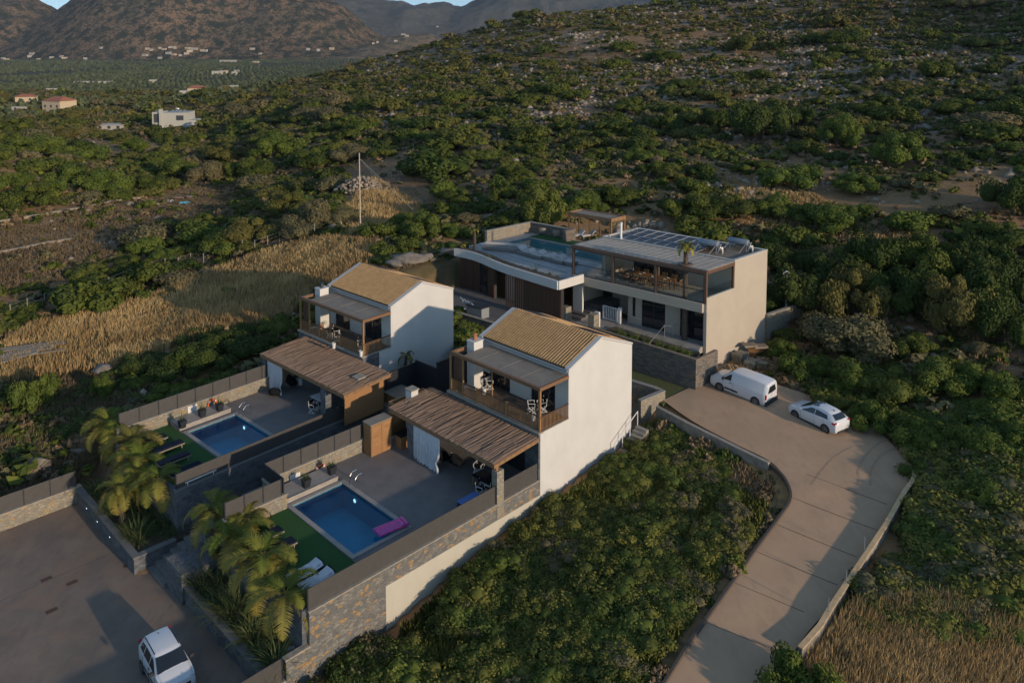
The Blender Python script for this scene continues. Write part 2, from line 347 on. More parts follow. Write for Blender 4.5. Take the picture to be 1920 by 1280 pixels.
def smooth_line(P, k=6):
    P = np.array(P); o = []
    for i in range(len(P)-1):
        p0, p1, p2, p3 = P[max(i-1, 0)], P[i], P[i+1], P[min(i+2, len(P)-1)]
        for j in range(k):
            t = j/k; o.append(.5*((2*p1)+(-p0+p2)*t+(2*p0-5*p1+4*p2-p3)*t*t+(-p0+3*p1-3*p2+p3)*t**3))
    o.append(P[-1]); return np.array(o)
RLs, RRs = smooth_line(RL), smooth_line(RR)
_rg = np.array([RLs+(RRs-RLs)*k/14 for k in range(15)])
_rf = _rg.reshape(-1, 3)
ROADP = [tuple(q[:2]) for q in RLs]+[tuple(q[:2]) for q in RRs[::-1]]
def rz(x, y):
    x = np.asarray(x, float); d = (x[..., None]-_rf[:, 0])**2+(np.asarray(y, float)[..., None]-_rf[:, 1])**2+.02
    w = d**-1.5; return (w*_rf[:, 2]).sum(-1)/w.sum(-1)
def rect(fr, v0, v1, u0, u1): return [fr.w(v0, u0), fr.w(v1, u0), fr.w(v1, u1), fr.w(v0, u1)]
LAWNP = [at(1120,640,.3), at(1307,718,.3), at(1245,757,.3), at(1130,700,.3)]
FLAT = [(rect(F2, -13.6, -.7, -18.3, 8.9), -4.2, .5), (rect(F1, -6.2, 3.2, -15.6, 9.2), -4., .5), (rect(F2, -26, 1.2, -45, -17.7), -3.55, .4),
        (rect(F2, -23.6, -13.4, -19.2, -16.3), -3.2, .4), (rect(F3, -26.5, -.4, -.2, 8.8), 0., .5), (rect(F3, -27, -.3, -6.6, .3), .1, .8), (LAWNP, .12, .6)]
def h(x, y, carve=True):
    z = hraw(x, y)
    if not carve: return z
    x = np.asarray(x, float); y = np.asarray(y, float)
    nr = (y > -40) & (y < 110) & (np.abs(x) < 60)
    if nr.any():
        X, Y, Z = x[nr], y[nr], z[nr]
        for P, zz, mg in FLAT:
            m = np.clip(1-dpoly(X, Y, P)/mg, 0, 1); Z = Z*(1-m)+zz*m
        d = dpoly(X, Y, ROADP); k = d < 3
        if k.any():
            m = np.clip(1-d[k]/1.0, 0, 1); Z[k] = Z[k]*(1-m)+(rz(X[k], Y[k])-.14)*m
        z[nr] = Z
    return z
# ---------------------------------------------------------------- value noise for placement
def vnoise(x, y, sc, seed=0):
    x = np.asarray(x, float)/sc+seed*17.3; y = np.asarray(y, float)/sc-seed*9.1
    xi, yi = np.floor(x).astype(np.int64), np.floor(y).astype(np.int64); fx, fy = x-xi, y-yi
    def hh(a, b):
        n = (a*374761393+b*668265263+seed*1442695041) & 0x7fffffff; n = ((n ^ (n >> 13))*1274126177) & 0x7fffffff
        return ((n ^ (n >> 16)) & 0xffff)/65535.
    fx = fx*fx*(3-2*fx); fy = fy*fy*(3-2*fy)
    return (hh(xi, yi)*(1-fx)+hh(xi+1, yi)*fx)*(1-fy)+(hh(xi, yi+1)*(1-fx)+hh(xi+1, yi+1)*fx)*fy
def fbm(x, y, sc, seed=0, o=3): 
    r = 0; a = .5; t = 0
    for i in range(o): r = r+a*vnoise(x, y, sc/2**i, seed+i); t += a; a *= .5
    return r/t
def roughf(X, YY):
    amp = np.clip((YY-20)/400, .03, 2.2)*np.clip(1.2-(YY-450)/800, .15, 1)
    return (fbm(X, YY, 9, 3, 3)-.5)*2.2*np.clip(amp, .12, 1)+(fbm(X, YY, 60, 8, 2)-.5)*6*np.clip((YY-110)/300, 0, 1)*np.clip(1.3-(YY-300)/500, 0, 1)
def hs(x, y): return hraw(x, y)+roughf(np.asarray(x, float), np.asarray(y, float))
def gat(px, py):
    t = np.geomspace(12, 3000, 500); U = (CY_PX-py)/F_PX
    x = (px-960)/F_PX*t; y = (_c+U*_s)*t; zr = CAM_H+(U*_c-_s)*t
    k = np.argmax(zr < hs(x, y)); 
    if k == 0: k = len(t)-1
    a, b = t[k-1], t[k]
    for _ in range(12):
        m = (a+b)/2; X, Y = (px-960)/F_PX*m, (_c+U*_s)*m
        if CAM_H+(U*_c-_s)*m < hs(np.array([X]), np.array([Y]))[0]: b = m
        else: a = m
    X, Y = (px-960)/F_PX*a, (_c+U*_s)*a
    return X, Y, float(hs(np.array([X]), np.array([Y]))[0])
# picture-measured cover zones
Z_GRASS = [[(0,650),(60,615),(300,555),(430,500),(560,455),(690,440),(720,470),(650,530),(590,545),(540,600),(480,615),(330,650),(220,690),(0,720)],
           [(640,395),(700,335),(800,390),(800,420),(720,440),(640,440)],
           [(1540,1150),(1920,1120),(1980,1350),(1440,1350),(1500,1230)], [(1240,770),(1330,800),(1450,880),(1480,930),(1440,960),(1330,850),(1235,800)]]
Z_BARE = [[(-50,425),(260,372),(360,350),(450,345),(430,410),(300,420),(240,465),(150,520),(-50,560)], [(130,255),(240,235),(300,270),(330,285),(200,295),(140,280)],
          [(1350,330),(1500,300),(1650,370),(1900,300),(1930,400),(1560,400),(1390,390)], [(650,310),(760,280),(830,380),(760,400),(640,380)], [(740,500),(860,505),(860,545),(700,545)],
          [(1310,700),(1500,640),(1500,700),(1620,770),(1540,760),(1400,720)], [(960,470),(1180,400),(1300,440),(1000,500)]]
Z_DARK = [[(-50,730),(190,690),(330,740),(240,800),(170,880),(100,930),(-50,960)], [(590,515),(860,480),(860,560),(600,560)]]
def inz(px, py, Z):
    r = np.zeros(np.shape(px), bool)
    for P in Z: r |= inpoly(px, py, P)
    return r
# ---------------------------------------------------------------- ground sheet
def ground():
    nb, na = 620, 520
    b = np.linspace(math.log(8), math.log(7500), nb); Y = np.exp(b)-40; a = np.linspace(-1, 1, na)
    hw = 45+1.25*np.maximum(Y+10, 0)*.85
    X = a[None, :]*hw[:, None]; YY = np.repeat(Y[:, None], na, 1)
    Zr = h(X, YY)
    rough = roughf(X, YY)
    near = np.zeros_like(X, bool)
    m = (YY < 110) & (np.abs(X) < 60); fl = np.ones_like(X)
    for P, zz, mg in FLAT+[(ROADP, 0, 1)]:
        fl[m] = np.minimum(fl[m], np.clip(dpoly(X[m], YY[m], P)/2.5, 0, 1))
    Zr = Zr+rough*fl
    px, py = pr(X, YY, Zr)
    me = bpy.data.meshes.new('ground'); nv = nb*na
    co = np.stack([X, YY, Zr], -1).reshape(-1, 3)
    i = np.arange(nb-1)[:, None]*na+np.arange(na-1)[None, :]
    q = np.stack([i, i+1, i+1+na, i+na], -1).reshape(-1, 4)
    me.vertices.add(nv); me.vertices.foreach_set('co', co.ravel()); me.loops.add(q.size); me.loops.foreach_set('vertex_index', q.ravel().astype(np.int32))
    me.polygons.add(len(q)); me.polygons.foreach_set('loop_start', np.arange(0, q.size, 4, dtype=np.int32)); me.update(calc_edges=True)
    me.polygons.foreach_set('use_smooth', np.ones(len(q), bool))
    zr = np.zeros((nv, 4), np.float32); zr[:, 3] = 1
    P, Q = px.ravel(), py.ravel(); yy = YY.ravel()
    zr[:, 0] = np.clip(inz(P, Q, Z_GRASS)*1.+.35*(fbm(co[:, 0], co[:, 1], 30, 5) > .55), 0, 1)
    zr[:, 1] = np.clip(inz(P, Q, Z_DARK)*.8+np.clip((yy-260)/500, 0, 1)*(P < 720+0*P)+np.clip((yy-500)/300, 0, 1), 0, 1)
    zr[:, 2] = np.clip((Q < 260)*(P > 700)*(fbm(co[:, 0], co[:, 1], 26, 11) > .47)*1., 0, 1)
    zr[:, 0] *= np.clip(1-(yy-160)/300, 0, 1)
    ca = me.color_attributes.new('zone', 'FLOAT_COLOR', 'POINT'); ca.data.foreach_set('color', zr.ravel())
    m_, n, l, bs = newmat('ground_cover'); bs.inputs['Roughness'].default_value = .95; bs.inputs['Specular IOR Level'].default_value = .1
    A = N(n, 'ShaderNodeAttribute'); A.attribute_name = 'zone'; sp = N(n, 'ShaderNodeSeparateColor'); l.new(A.outputs['Color'], sp.inputs[0])
    co_ = coords(n, l, world=True); n1 = noise(n, l, co_, .12, 8, .62); n2 = noise(n, l, co_, 1.7, 7, .65); n3 = noise(n, l, co_, .6, 6, .7)
    soil = mixc(n, l, ramp(n, l, n1, .38, .62), (.27, .15, .075), (.19, .12, .07))
    soil = mixc(n, l, ramp(n, l, n2, .48, .66), soil, (.29, .21, .13))
    soil = mixc(n, l, ramp(n, l, n3, .56, .64), soil, (.045, .048, .022))
    gr = mixc(n, l, ramp(n, l, n2, .35, .65), (.40, .26, .11), (.24, .155, .075))
    mu = N(n, 'ShaderNodeMath', operation='MULTIPLY'); l.new(sp.outputs[0], mu.inputs[0]); l.new(ramp(n, l, n3, .3, .5), mu.inputs[1])
    c = mixc(n, l, mu.outputs[0], soil, gr)
    c = mixc(n, l, sp.outputs[1], c, mixc(n, l, ramp(n, l, n3, .4, .6), (.05, .055, .028), (.09, .075, .042)))
    vr = N(n, 'ShaderNodeTexVoronoi'); l.new(co_, vr.inputs[0]); vr.inputs['Scale'].default_value = .9
    rk = mixc(n, l, ramp(n, l, n2, .4, .7), (.27, .24, .21), (.15, .13, .11))
    mr = N(n, 'ShaderNodeMath', operation='MULTIPLY'); l.new(sp.outputs[2], mr.inputs[0]); l.new(ramp(n, l, noise(n, l, co_, .45, 8, .75), .5, .58), mr.inputs[1])
    c = mixc(n, l, mr.outputs[0], c, rk)
    l.new(c, bs.inputs['Base Color']); bump(n, l, bs, n2, .9, .12)
    me.materials.append(m_)
    o = bpy.data.objects.new('ground', me); C.objects.link(o); tag(o, kind='structure')
ground()
# ---------------------------------------------------------------- distant mountains
MT = []
def mhit(px, py, far=6000):
    # where a sight line meets the plain or the mountain slopes
    for t in np.arange(1900, far, 12.):
        U = (CY_PX-py)/F_PX; X = (px-960)/F_PX*t; Y = (_c+U*_s)*t; Z = CAM_H+(U*_c-_s)*t
        for XX, YY, ZZ in MT:
            if XX[0, 0] < X < XX[0, -1]:
                c = int((X-XX[0, 0])/(XX[0, -1]-XX[0, 0])*(XX.shape[1]-1)); zz = np.interp(Y, YY[:, c], ZZ[:, c], left=-99)
                if zz > Z: return X, Y, float(zz)
        if Z < -30: return X, Y, -28.
    return None
def mountain(name, pts, Y0, depth, seed, cols, rows=90, rough=70):
    # pts: (px, crest height above the plain)
    xs = np.array([(p-960)/F_PX*(Y0+depth*.6) for p, _ in pts]); hs = np.array([q for _, q in pts], float)
    na = 420; X = np.linspace(xs[0], xs[-1], na); H = np.interp(X, xs, hs)
    t = np.linspace(0, 1, rows); prof = np.where(t < .62, np.sin(t/.62*math.pi/2)**1.15, np.maximum(np.cos((t-.62)/.38*math.pi/2), 0)**.8)
    XX = np.repeat(X[None], rows, 0); YY = Y0+depth*t[:, None]+(fbm(XX, XX*0, 700, seed, 2)-.5)*500
    rid = 1-np.abs(fbm(XX, YY, 520, seed, 4)-.5)*2
    ZZ = -30+H[None]*prof[:, None]*(.60+.50*rid)+(fbm(XX, YY, 120, seed+5, 4)-.5)*rough*prof[:, None]
    MT.append((XX, YY, ZZ)); me = bpy.data.meshes.new(name); co = np.stack([XX, YY, ZZ], -1).reshape(-1, 3)
    i = np.arange(rows-1)[:, None]*na+np.arange(na-1)[None, :]; q = np.stack([i, i+1, i+1+na, i+na], -1).reshape(-1, 4)
    me.from_pydata(co.tolist(), [], q.tolist()); me.polygons.foreach_set('use_smooth', np.ones(len(q), bool))
    m_, n, l, bs = newmat(name); bs.inputs['Roughness'].default_value = 1; bs.inputs['Specular IOR Level'].default_value = 0
    c_ = coords(n, l, world=True); a = noise(n, l, c_, .004, 6, .6); b_ = noise(n, l, c_, .028, 9, .72); s_ = noise(n, l, c_, .11, 6, .85)
    k = mixc(n, l, ramp(n, l, a, .4, .62), cols[0], cols[1]); k = mixc(n, l, ramp(n, l, b_, .46, .56), k, cols[2]); k = mixc(n, l, ramp(n, l, s_, .49, .55), k, cols[3])
    l.new(k, bs.inputs['Base Color']); bump(n, l, bs, b_, 1., 9.)
    me.materials.append(m_); o = bpy.data.objects.new(name, me); C.objects.link(o); tag(o, kind='structure')
mc = [(.24,.15,.085), (.16,.115,.07), (.030,.035,.020), (.038,.042,.026)]
mountain('mountain', [(-900,420),(-300,330),(0,285),(60,270),(110,205),(128,172),(150,190),(190,270),(300,360),(420,380),(560,330),(620,230),(660,180),(700,95),(760,30),(820,0)], 2700, 900, 2, mc)
mountain('mountain', [(420,0),(560,330),(640,380),(760,330),(850,300),(960,420),(1100,330),(1200,330),(1400,500),(2000,650),(2600,700)], 4200, 1500, 9, [(.12,.10,.08), (.10,.095,.08), (.06,.065,.05), (.07,.075,.06)])
mountain('hill', [(640,0),(690,45),(730,75),(800,88),(860,60),(920,50),(1000,10),(1060,0)], 2500, 700, 21, [(.30,.20,.12), (.24,.17,.10), (.07,.07,.045), (.14,.115,.07)], 50, 25)
# ---------------------------------------------------------------- road, car park
def roadmat(name, a, b_, c2):
    m, n, l, bs = newmat(name); bs.inputs['Roughness'].default_value = .85
    co = coords(n, l, world=True); t = noise(n, l, co, .35, 6, .6)
    k = mixc(n, l, ramp(n, l, t, .35, .65), a, b_)
    k = mixc(n, l, ramp(n, l, noise(n, l, co, .5, 7, .7), .5, .8), k, c2); k = mixc(n, l, ramp(n, l, noise(n, l, co, 2.6, 8, .75), .6, .75), k, tuple(q*.8 for q in b_))
    k = mixc(n, l, ramp(n, l, noise(n, l, coords(n, l, (1.5, .6, 1), True, .75), 1.1, 6, .7), .5, .85), k, tuple(q*.82 for q in b_))
    l.new(k, bs.inputs['Base Color']); bump(n, l, bs, noise(n, l, co, 14, 4), .25, .01); return m
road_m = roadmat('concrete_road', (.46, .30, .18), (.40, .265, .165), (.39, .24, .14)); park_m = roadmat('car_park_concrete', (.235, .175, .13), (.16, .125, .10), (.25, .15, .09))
g = MB(); nn, mm = _rg.shape[:2]
g.add([tuple(p) for r in _rg for p in r], [(i*mm+j, (i+1)*mm+j, (i+1)*mm+j+1, i*mm+j+1) for i in range(nn-1) for j in range(mm-1)])
solo(W, 'road', g, road_m, kind='structure')
g = MB(); lines = [((1513,889),(1662,945)), ((1487,933),(1644,993)), ((1454,982),(1607,1044)), ((1415,1032),(1570,1096)), ((1372,1090),(1508,1147)), ((1320,1165),(1470,1225))]
for (a, b_), (c_, d_) in lines:
    z0 = 0
    A0, B0 = at(a, b_, -.4), at(c_, d_, -.4)
    for _ in range(3): A0 = at(a, b_, float(rz(*A0))); B0 = at(c_, d_, float(rz(*B0)))
    pr_ = None
    for k in range(13):
        t = k/12; x = A0[0]+(B0[0]-A0[0])*t; y = A0[1]+(B0[1]-A0[1])*t; q = (x, y, float(rz(x, y))+.012)
        if pr_: g.bar(pr_, q, .022, .01)
        pr_ = q
mk = MB()
for P_ in ([(1608,905),(1612,870),(1640,838),(1680,820)],[(1632,905),(1634,878),(1655,852),(1690,838)],[(1520,905),(1560,860),(1600,838)]):
    q_ = smooth_line([at(a, b_, -.05)+(0,) for a, b_ in P_], 6)
    for a, b_ in zip(q_[:-1], q_[1:]): mk.bar((a[0], a[1], float(rz(a[0], a[1]))+.008), (b_[0], b_[1], float(rz(b_[0], b_[1]))+.008), .16, .006)
solo(W, 'tyre_marks', mk, M('tyre_mark', (.29, .195, .13), .9, (.40, .265, .165), 7), kind='structure')
solo(W, 'road_joints', g, M('joint_line', (.09, .07, .055)), kind='structure')
g = MB(); g.prism(rect(F2, -23.6, -1.9, -46, -18.25), -3.6, -3.3)
solo(W, 'car_park', g, park_m, kind='structure')
g = MB()
for px, py in ((87,1085),(135,1092),(97,1144),(241,1058)):
    v, u = F2.p(px, py, -3.3); g.box(v-.16, v+.16, u-.28, u+.28, -3.32, -3.29)
solo(F2, 'drain_covers', g, M('rusty_drain', (.085, .045, .03)), kind='structure')
g = MB()
for v in (-16.6,): g.box(v-.015, v+.015, -40, -19.2, -3.3, -3.295)
solo(F2, 'car_park_joints', g, M('dark_joint', (.10, .08, .07)), kind='structure')
def wallline(name, P, zt, zb, th, mat, cap, label, cat='wall', capw=.06, group=None):
    # P: world (x, y, ztop) polyline; a wall with capping
    T = Thing(W, name, label, cat, group, org=(P[0][0], P[0][1], P[0][2]-1.)); a = MB(); c_ = MB()
    def off(i, s):
        p, q = P[max(i-1, 0)], P[min(i+1, len(P)-1)]; dx, dy = q[0]-p[0], q[1]-p[1]; L = math.hypot(dx, dy) or 1
        return P[i][0]-dy/L*s, P[i][1]+dx/L*s
    for i in range(len(P)-1):
        for m_, s_, z0, z1 in ((a, th/2, None, 0), (c_, th/2+capw/2, 0, .05)):
            if m_ is c_ and not cap: continue
            A, B, C_, D = off(i, -s_), off(i+1, -s_), off(i+1, s_), off(i, s_); za, zb_ = P[i][2], P[i+1][2]
            lo = (zb if not callable(zb) else zb(i)); 
            b0, b1 = (lo, lo) if z0 is None else (za+z0, zb_+z0)
            if z0 is None and lo < -90: b0, b1 = za+lo+100, zb_+lo+100
            m_.add([(A[0],A[1],b0),(B[0],B[1],b1),(C_[0],C_[1],b1),(D[0],D[1],b0),(A[0],A[1],za+z1),(B[0],B[1],zb_+z1),(C_[0],C_[1],zb_+z1),(D[0],D[1],za+z1)],
                   [(0,3,2,1),(4,5,6,7),(0,1,5,4),(1,2,6,5),(2,3,7,6),(3,0,4,7)])
    T.part('wall_body', a, mat)
    if cap: T.part('capping', c_, cap)
    return T
# low walls at the road's edges
P = [at(px, py, z)+(z,) for px, py, z in ((1232,762,.42),(1290,793,.36),(1340,818,.28),(1395,845,.2),(1442,868,.12))]
wallline('road_retaining_wall', P, 0, -101.6, .22, beton, capm, 'low grey concrete retaining wall along the inner edge of the road')
P = [at(px, py, z)+(z,) for px, py, z in ((1716,884,.25),(1712,900,.2),(1697,920,.12),(1660,985,-.1),(1610,1060,-.35),(1560,1135,-.6),(1538,1172,-.75),(1500,1215,-.85))]
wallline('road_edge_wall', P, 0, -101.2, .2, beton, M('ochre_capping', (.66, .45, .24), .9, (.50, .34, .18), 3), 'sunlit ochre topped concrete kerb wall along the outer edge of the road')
g = MB(); P = smooth_line([at(px, py, z)+(z,) for px, py, z in ((1442,867,.05),(1470,893,0),(1483,930,-.1),(1462,966,-.25),(1420,1023,-.45),(1375,1087,-.7),(1325,1157,-.95),(1275,1230,-1.25),(1225,1312,-1.55))], 4)
for a, b_ in zip(P[:-1], P[1:]): g.bar(tuple(a-np.array([0, 0, .12])), tuple(b_-np.array([0, 0, .12])), .14, .3)
solo(W, 'kerb', g, M('dark_kerb', (.075, .06, .05), .9), kind='structure')
# ---------------------------------------------------------------- the two tiled villas
def frame_panel(T, name, v0, v1, u, z0, z1, n=2, fm=dark_m, gm=win, axis='u', under=None, d=.06):
    # glazed door or window: frame with n panes; axis 'u' = plane of constant u, else constant v
    a = MB(); fw = .06
    def bx(mb, p0, p1, q0, q1, z0_, z1_):
        if axis == 'u': mb.box(p0, p1, q0, q1, z0_, z1_)
        else: mb.box(q0, q1, p0, p1, z0_, z1_)
    u0, u1 = min(u, u+d), max(u, u+d)
    for i in range(n+1): x = v0+(v1-v0)*i/n; bx(a, max(v0, x-fw/2), min(v1, x+fw/2), u0, u1, z0, z1)
    bx(a, v0, v1, u0-.002, u1+.002, z1-fw, z1); bx(a, v0, v1, u0-.002, u1+.002, z0, z0+fw)
    o = T.part(name, a, fm, under)
    b = MB(); um = (u0+u1)/2; bx(b, v0+fw/2, v1-fw/2, um-.008, um+.008, z0+fw, z1-fw); T.part('pane', b, gm, o)
    return o
def villa(fr, lab, mirror):
    T = Thing(fr, 'villa', lab, 'villa', 'tiled white villas'); VL = -8.35; UB = 9.42
    zr, ze, zb = 7.32, 6.1, 6.0; ur = 6.0; u0 = 2.65
    a = MB()
    # gable walls with openings left as solid ends
    prof = [(0, -4.3), (u0, -4.3), (UB, -4.3), (UB, zb), (ur, zr), (u0, ze), (u0, 2.98), (0, 2.98)]
    for v0, v1 in ((-.25, 0), (VL, VL+.25)):
        n = len(a.v); k = len(prof)
        a.add([(v0, u, z) for u, z in prof]+[(v1, u, z) for u, z in prof], [tuple(range(k)), tuple(range(k, 2*k))[::-1]]+[(i, (i+1) % k, k+(i+1) % k, k+i) for i in range(k)])
    a.box(VL+.25, -.25, UB-.25, UB, -4.3, zb-.1)
    # upper facade behind the balcony: piers and lintel between the doors
    doors = [(-7.3, -5.3), (-3.3, -1.15)]
    xs = [VL+.25]+[q for d in doors for q in d]+[-.25]
    for i in range(0, len(xs), 2): a.box(xs[i], xs[i+1], u0, u0+.22, 3.0, ze-.05)
    for d in doors: a.box(d[0], d[1], u0, u0+.22, 5.2, ze-.05)
    T.part('wall', a, white)
    g = MB(); g.box(VL+.25, -.25, .25, 9.1, 2.7, 2.97); T.part('balcony_floor', g, M('deck_boards', (.16, .12, .095), .8, (.12, .09, .07), 5, st=(8, 1, 1)))
    for d in doors: frame_panel(T, 'sliding_door', d[0], d[1], u0+.05, 3.0, 5.2)
    # stone base front, with the slab edge above it
    g = MB(); g.box(VL-.22 if not mirror else VL-.22, -.02, -.14, .2, -.05, 2.93)
    if mirror: g.box(-.02, .03, -.14, 1.45, -.05, 2.93)
    T.part('stone_base', g, stone_d)
    g = MB(); g.box(VL-.3, .06, -.2, .22, 2.93, 3.03); g.box(-.26, .05, .2, u0, 2.975, 3.03); T.part('ledge', g, capm)
    g = MB(); g.box(-7.2, -4.6, -.17, -.13, .02, 2.2); g.box(-3.6, -1.2, -.17, -.13, .02, 2.2); T.part('terrace_door', g, win)
    # roof: barrel tiles, both slopes
    def tiles(ua, za, ub, zb_, name):
        g = MB(); n = 33; w = (-.28-(VL+.28))/n; L = math.hypot(ub-ua, zb_-za); nr = int(L/.38); seg = 5
        nx, nz = -(zb_-za)/L, (ub-ua)/L
        if nz < 0: nx, nz = -nx, -nz
        rnd = random.Random(4)
        for i in range(n):
            vc = VL+.28+w*(i+.5)
            for j in range(nr):
                t0, t1 = j/nr, (j+1.06)/nr; vs = []; ji = rnd.uniform(-.006, .006)
                for t, lift in ((t0, .02), (min(t1, 1), .008)):
                    u = ua+(ub-ua)*t; z = za+(zb_-za)*t
                    for k in range(seg+1):
                        an = math.pi*k/seg; r = w*.40
                        vs.append((vc-r*math.cos(an)+ji, u+nx*(r*math.sin(an)*1.45+lift), z+nz*(r*math.sin(an)*1.45+lift)))
                g.add(vs, [(k, k+1, seg+2+k, seg+1+k) for k in range(seg)]+[tuple(range(seg+1))])
        return g, nx, nz
    pl = MB(); th = .1
    for ua, za, ub, zb_ in ((u0, ze, ur, zr), (ur, zr, UB, zb)):
        pl.add([(VL+.2, ua, za-th), (-.2, ua, za-th), (-.2, ub, zb_-th), (VL+.2, ub, zb_-th), (VL+.2, ua, za+.01), (-.2, ua, za+.01), (-.2, ub, zb_+.01), (VL+.2, ub, zb_+.01)],
               [(0,3,2,1),(4,5,6,7),(0,1,5,4),(1,2,6,5),(2,3,7,6),(3,0,4,7)])
    rf = T.part('roof', pl, M('roof_mortar_shade', (.035, .02, .012), .9))  # mortar coloured near black to paint the shade in the valleys between tiles
    g, _, _ = tiles(u0+.12, ze+.05, ur-.02, zr+.02, ''); T.part('roof_tiles', g, tilem, rf, smooth=True, nonrm=True)
    g, _, _ = tiles(UB-.1, zb+.05, ur+.02, zr+.02, ''); T.part('roof_tiles', g, tilem, rf, smooth=True, nonrm=True)
    g = MB(); r0 = random.Random(9)
    for i in range(21):
        v = VL+.3+i*.37; g.tube([(v, ur, zr+.06+r0.uniform(-.01, .01)), (v+.4, ur, zr+.085)], .105, 8)
    T.part('ridge_tiles', g, tilem, rf)
    for v0, v1 in ((-.3, .04), (VL-.04, VL+.3)):
        g = MB()
        for ua, za, ub, zb_ in ((u0-.03, ze+.02, ur, zr+.03), (ur, zr+.03, UB+.03, zb+.02)):
            g.add([(v0, ua, za), (v1, ua, za), (v1, ub, zb_), (v0, ub, zb_), (v0, ua, za+.12), (v1, ua, za+.12), (v1, ub, zb_+.12), (v0, ub, zb_+.12)],
                  [(0,3,2,1),(4,5,6,7),(0,1,5,4),(1,2,6,5),(2,3,7,6),(3,0,4,7)])
        T.part('verge', g, M('verge_coping', (.50, .48, .45), .7), rf)
    g = MB(); g.box(VL+.02, -.02, u0-.18, u0-.04, ze-.04, ze+.08); T.part('gutter', g, zinc, rf)
    # solar panels on the back slope
    g = MB(); 
    for i in range(2):
        v = -7.9+i*4.9; u1, u2 = 6.35, 8.1; zz = lambda u: zr-(u-ur)*(zr-zb)/(UB-ur)+.16
        g.add([(v, u1, zz(u1)), (v+2.1, u1, zz(u1)), (v+2.1, u2, zz(u2)), (v, u2, zz(u2)), (v, u1, zz(u1)+.05), (v+2.1, u1, zz(u1)+.05), (v+2.1, u2, zz(u2)+.05), (v, u2, zz(u2)+.05)],
              [(0,3,2,1),(4,5,6,7),(0,1,5,4),(1,2,6,5),(2,3,7,6),(3,0,4,7)])
    T.part('solar_panel', g, pv, rf)
    # chimney block passing the balcony
    g = MB(); g.box(-8.02, -7.3, 1.15, 2.0, 3.0, 6.35); g.box(-8.06, -7.26, 1.11, 2.04, 6.35, 6.41); ch = T.part('chimney', g, white)
    g = MB(); g.lathe([(.16, 6.41), (.13, 6.75), (.2, 6.76), (.2, 6.8), (.02, 6.9)], 10, (-7.66, 1.57, 0)); T.part('chimney_pot', g, terra if not mirror else dark_m, ch)
    # balcony roof on posts
    g = MB(); x0 = VL-.05
    g.box(x0, .02, -.06, .14, 5.62, 5.84); g.box(-.14, .03, .14, u0, 5.62, 5.84); g.box(x0, x0+.14, .14, u0, 5.62, 5.84); g.box(x0+1.15, x0+1.3, .14, u0, 5.64, 5.8)
    T.part('balcony_roof_beam', g, brown_m if 0 else M('brown_beam', (.20, .105, .05), .6, (.16, .08, .04), 5))
    g = MB(); g.box(x0+1.2, -.14, .14, u0-.02, 5.78, 5.835)
    for v in (-6.0, -3.9, -2.0): g.box(v-.03, v+.03, .16, u0-.03, 5.835, 5.85)
    g.box(x0+1.2, -.14, u0-.35, u0-.25, 5.835, 5.86); T.part('balcony_roof', g, deckp)
    for v, w in ((.0, .14), (x0+.02, .12), (-4.25, .06), (x0+1.3, .1)):
        g = MB(); g.box(v-w, v, -.05, -.05+w, 3.03, 5.62); T.part('post', g, wood_v)
    # balustrade
    rl = MB(); rl.box(x0, 0, -.03, .03, 3.93, 3.99); rl.box(x0, 0, -.02, .02, 3.1, 3.15); rl.box(-.03, .03, 0, u0, 3.93, 3.99); rl.box(-.02, .02, 0, u0, 3.1, 3.15)
    rp = T.part('balustrade', rl, wood_d)
    g = MB(); n = 68
    for i in range(n): v = x0+.1+(-.15-x0)*i/n; g.box(v, v+.035, -.012, .012, 3.14, 3.94)
    for i in range(20): u = .15+i*.125; g.box(-.012, .012, u, u+.035, 3.14, 3.94)
    T.part('balusters', g, wood_v, rp)
    g = MB()
    for v in (-5.75, -2.95): g.box(v-.09, v+.09, -.05, .05, 3.04, 4.02)
    T.part('newels', g, wood_v, rp)
    g = MB(); g.box(x0-.0, x0+.9, .25, .3, 3.05, 5.5); T.part('side_screen', g, wood_d)
    return T
V2 = villa(F2, 'white villa with tiled roof nearest the road, its tall sunlit side wall above the scrub', 0)
V1 = villa(F1, 'white villa with tiled roof standing left, its side wall half in blue shade', 1)
# ---------------------------------------------------------------- terraces of the villas
def tub(fr, name, lab, v0, v1, u0, u1, zt, dep=1.5, cop=.28, tilem_=tilepool, copm=paving, wat=water, shelf=0):
    T = Thing(fr, name, lab, 'pool', org=(v0, u0, zt-dep))
    g = MB(); zb = zt-dep
    g.poly((v0,u0,zb),(v1,u0,zb),(v1,u1,zb),(v0,u1,zb)); g.poly((v0,u0,zb),(v0,u1,zb),(v0,u1,zt),(v0,u0,zt)); g.poly((v1,u0,zb),(v1,u0,zt),(v1,u1,zt),(v1,u1,zb))
    g.poly((v0,u0,zb),(v0,u0,zt),(v1,u0,zt),(v1,u0,zb)); g.poly((v0,u1,zb),(v1,u1,zb),(v1,u1,zt),(v0,u1,zt))
    if shelf: g.box(v0, v0+.9, u0+.01, u1-.01, zb+.01, zt-.35)
    T.part('basin', g, tilem_)
    g = MB(); c = cop; g.box(v0-c, v1+c, u0-c, u0, zt-.12, zt+.045); g.box(v0-c, v1+c, u1, u1+c, zt-.12, zt+.035); g.box(v0-c, v0, u0, u1, zt-.12, zt+.04); g.box(v1, v1+c, u0, u1, zt-.12, zt+.04)
    T.part('coping', g, copm)
    g = MB(); g.poly((v0,u0,zt-.1),(v1,u0,zt-.1),(v1,u1,zt-.1),(v0,u1,zt-.1)); T.part('water', g, wat, nonrm=True)
    return T
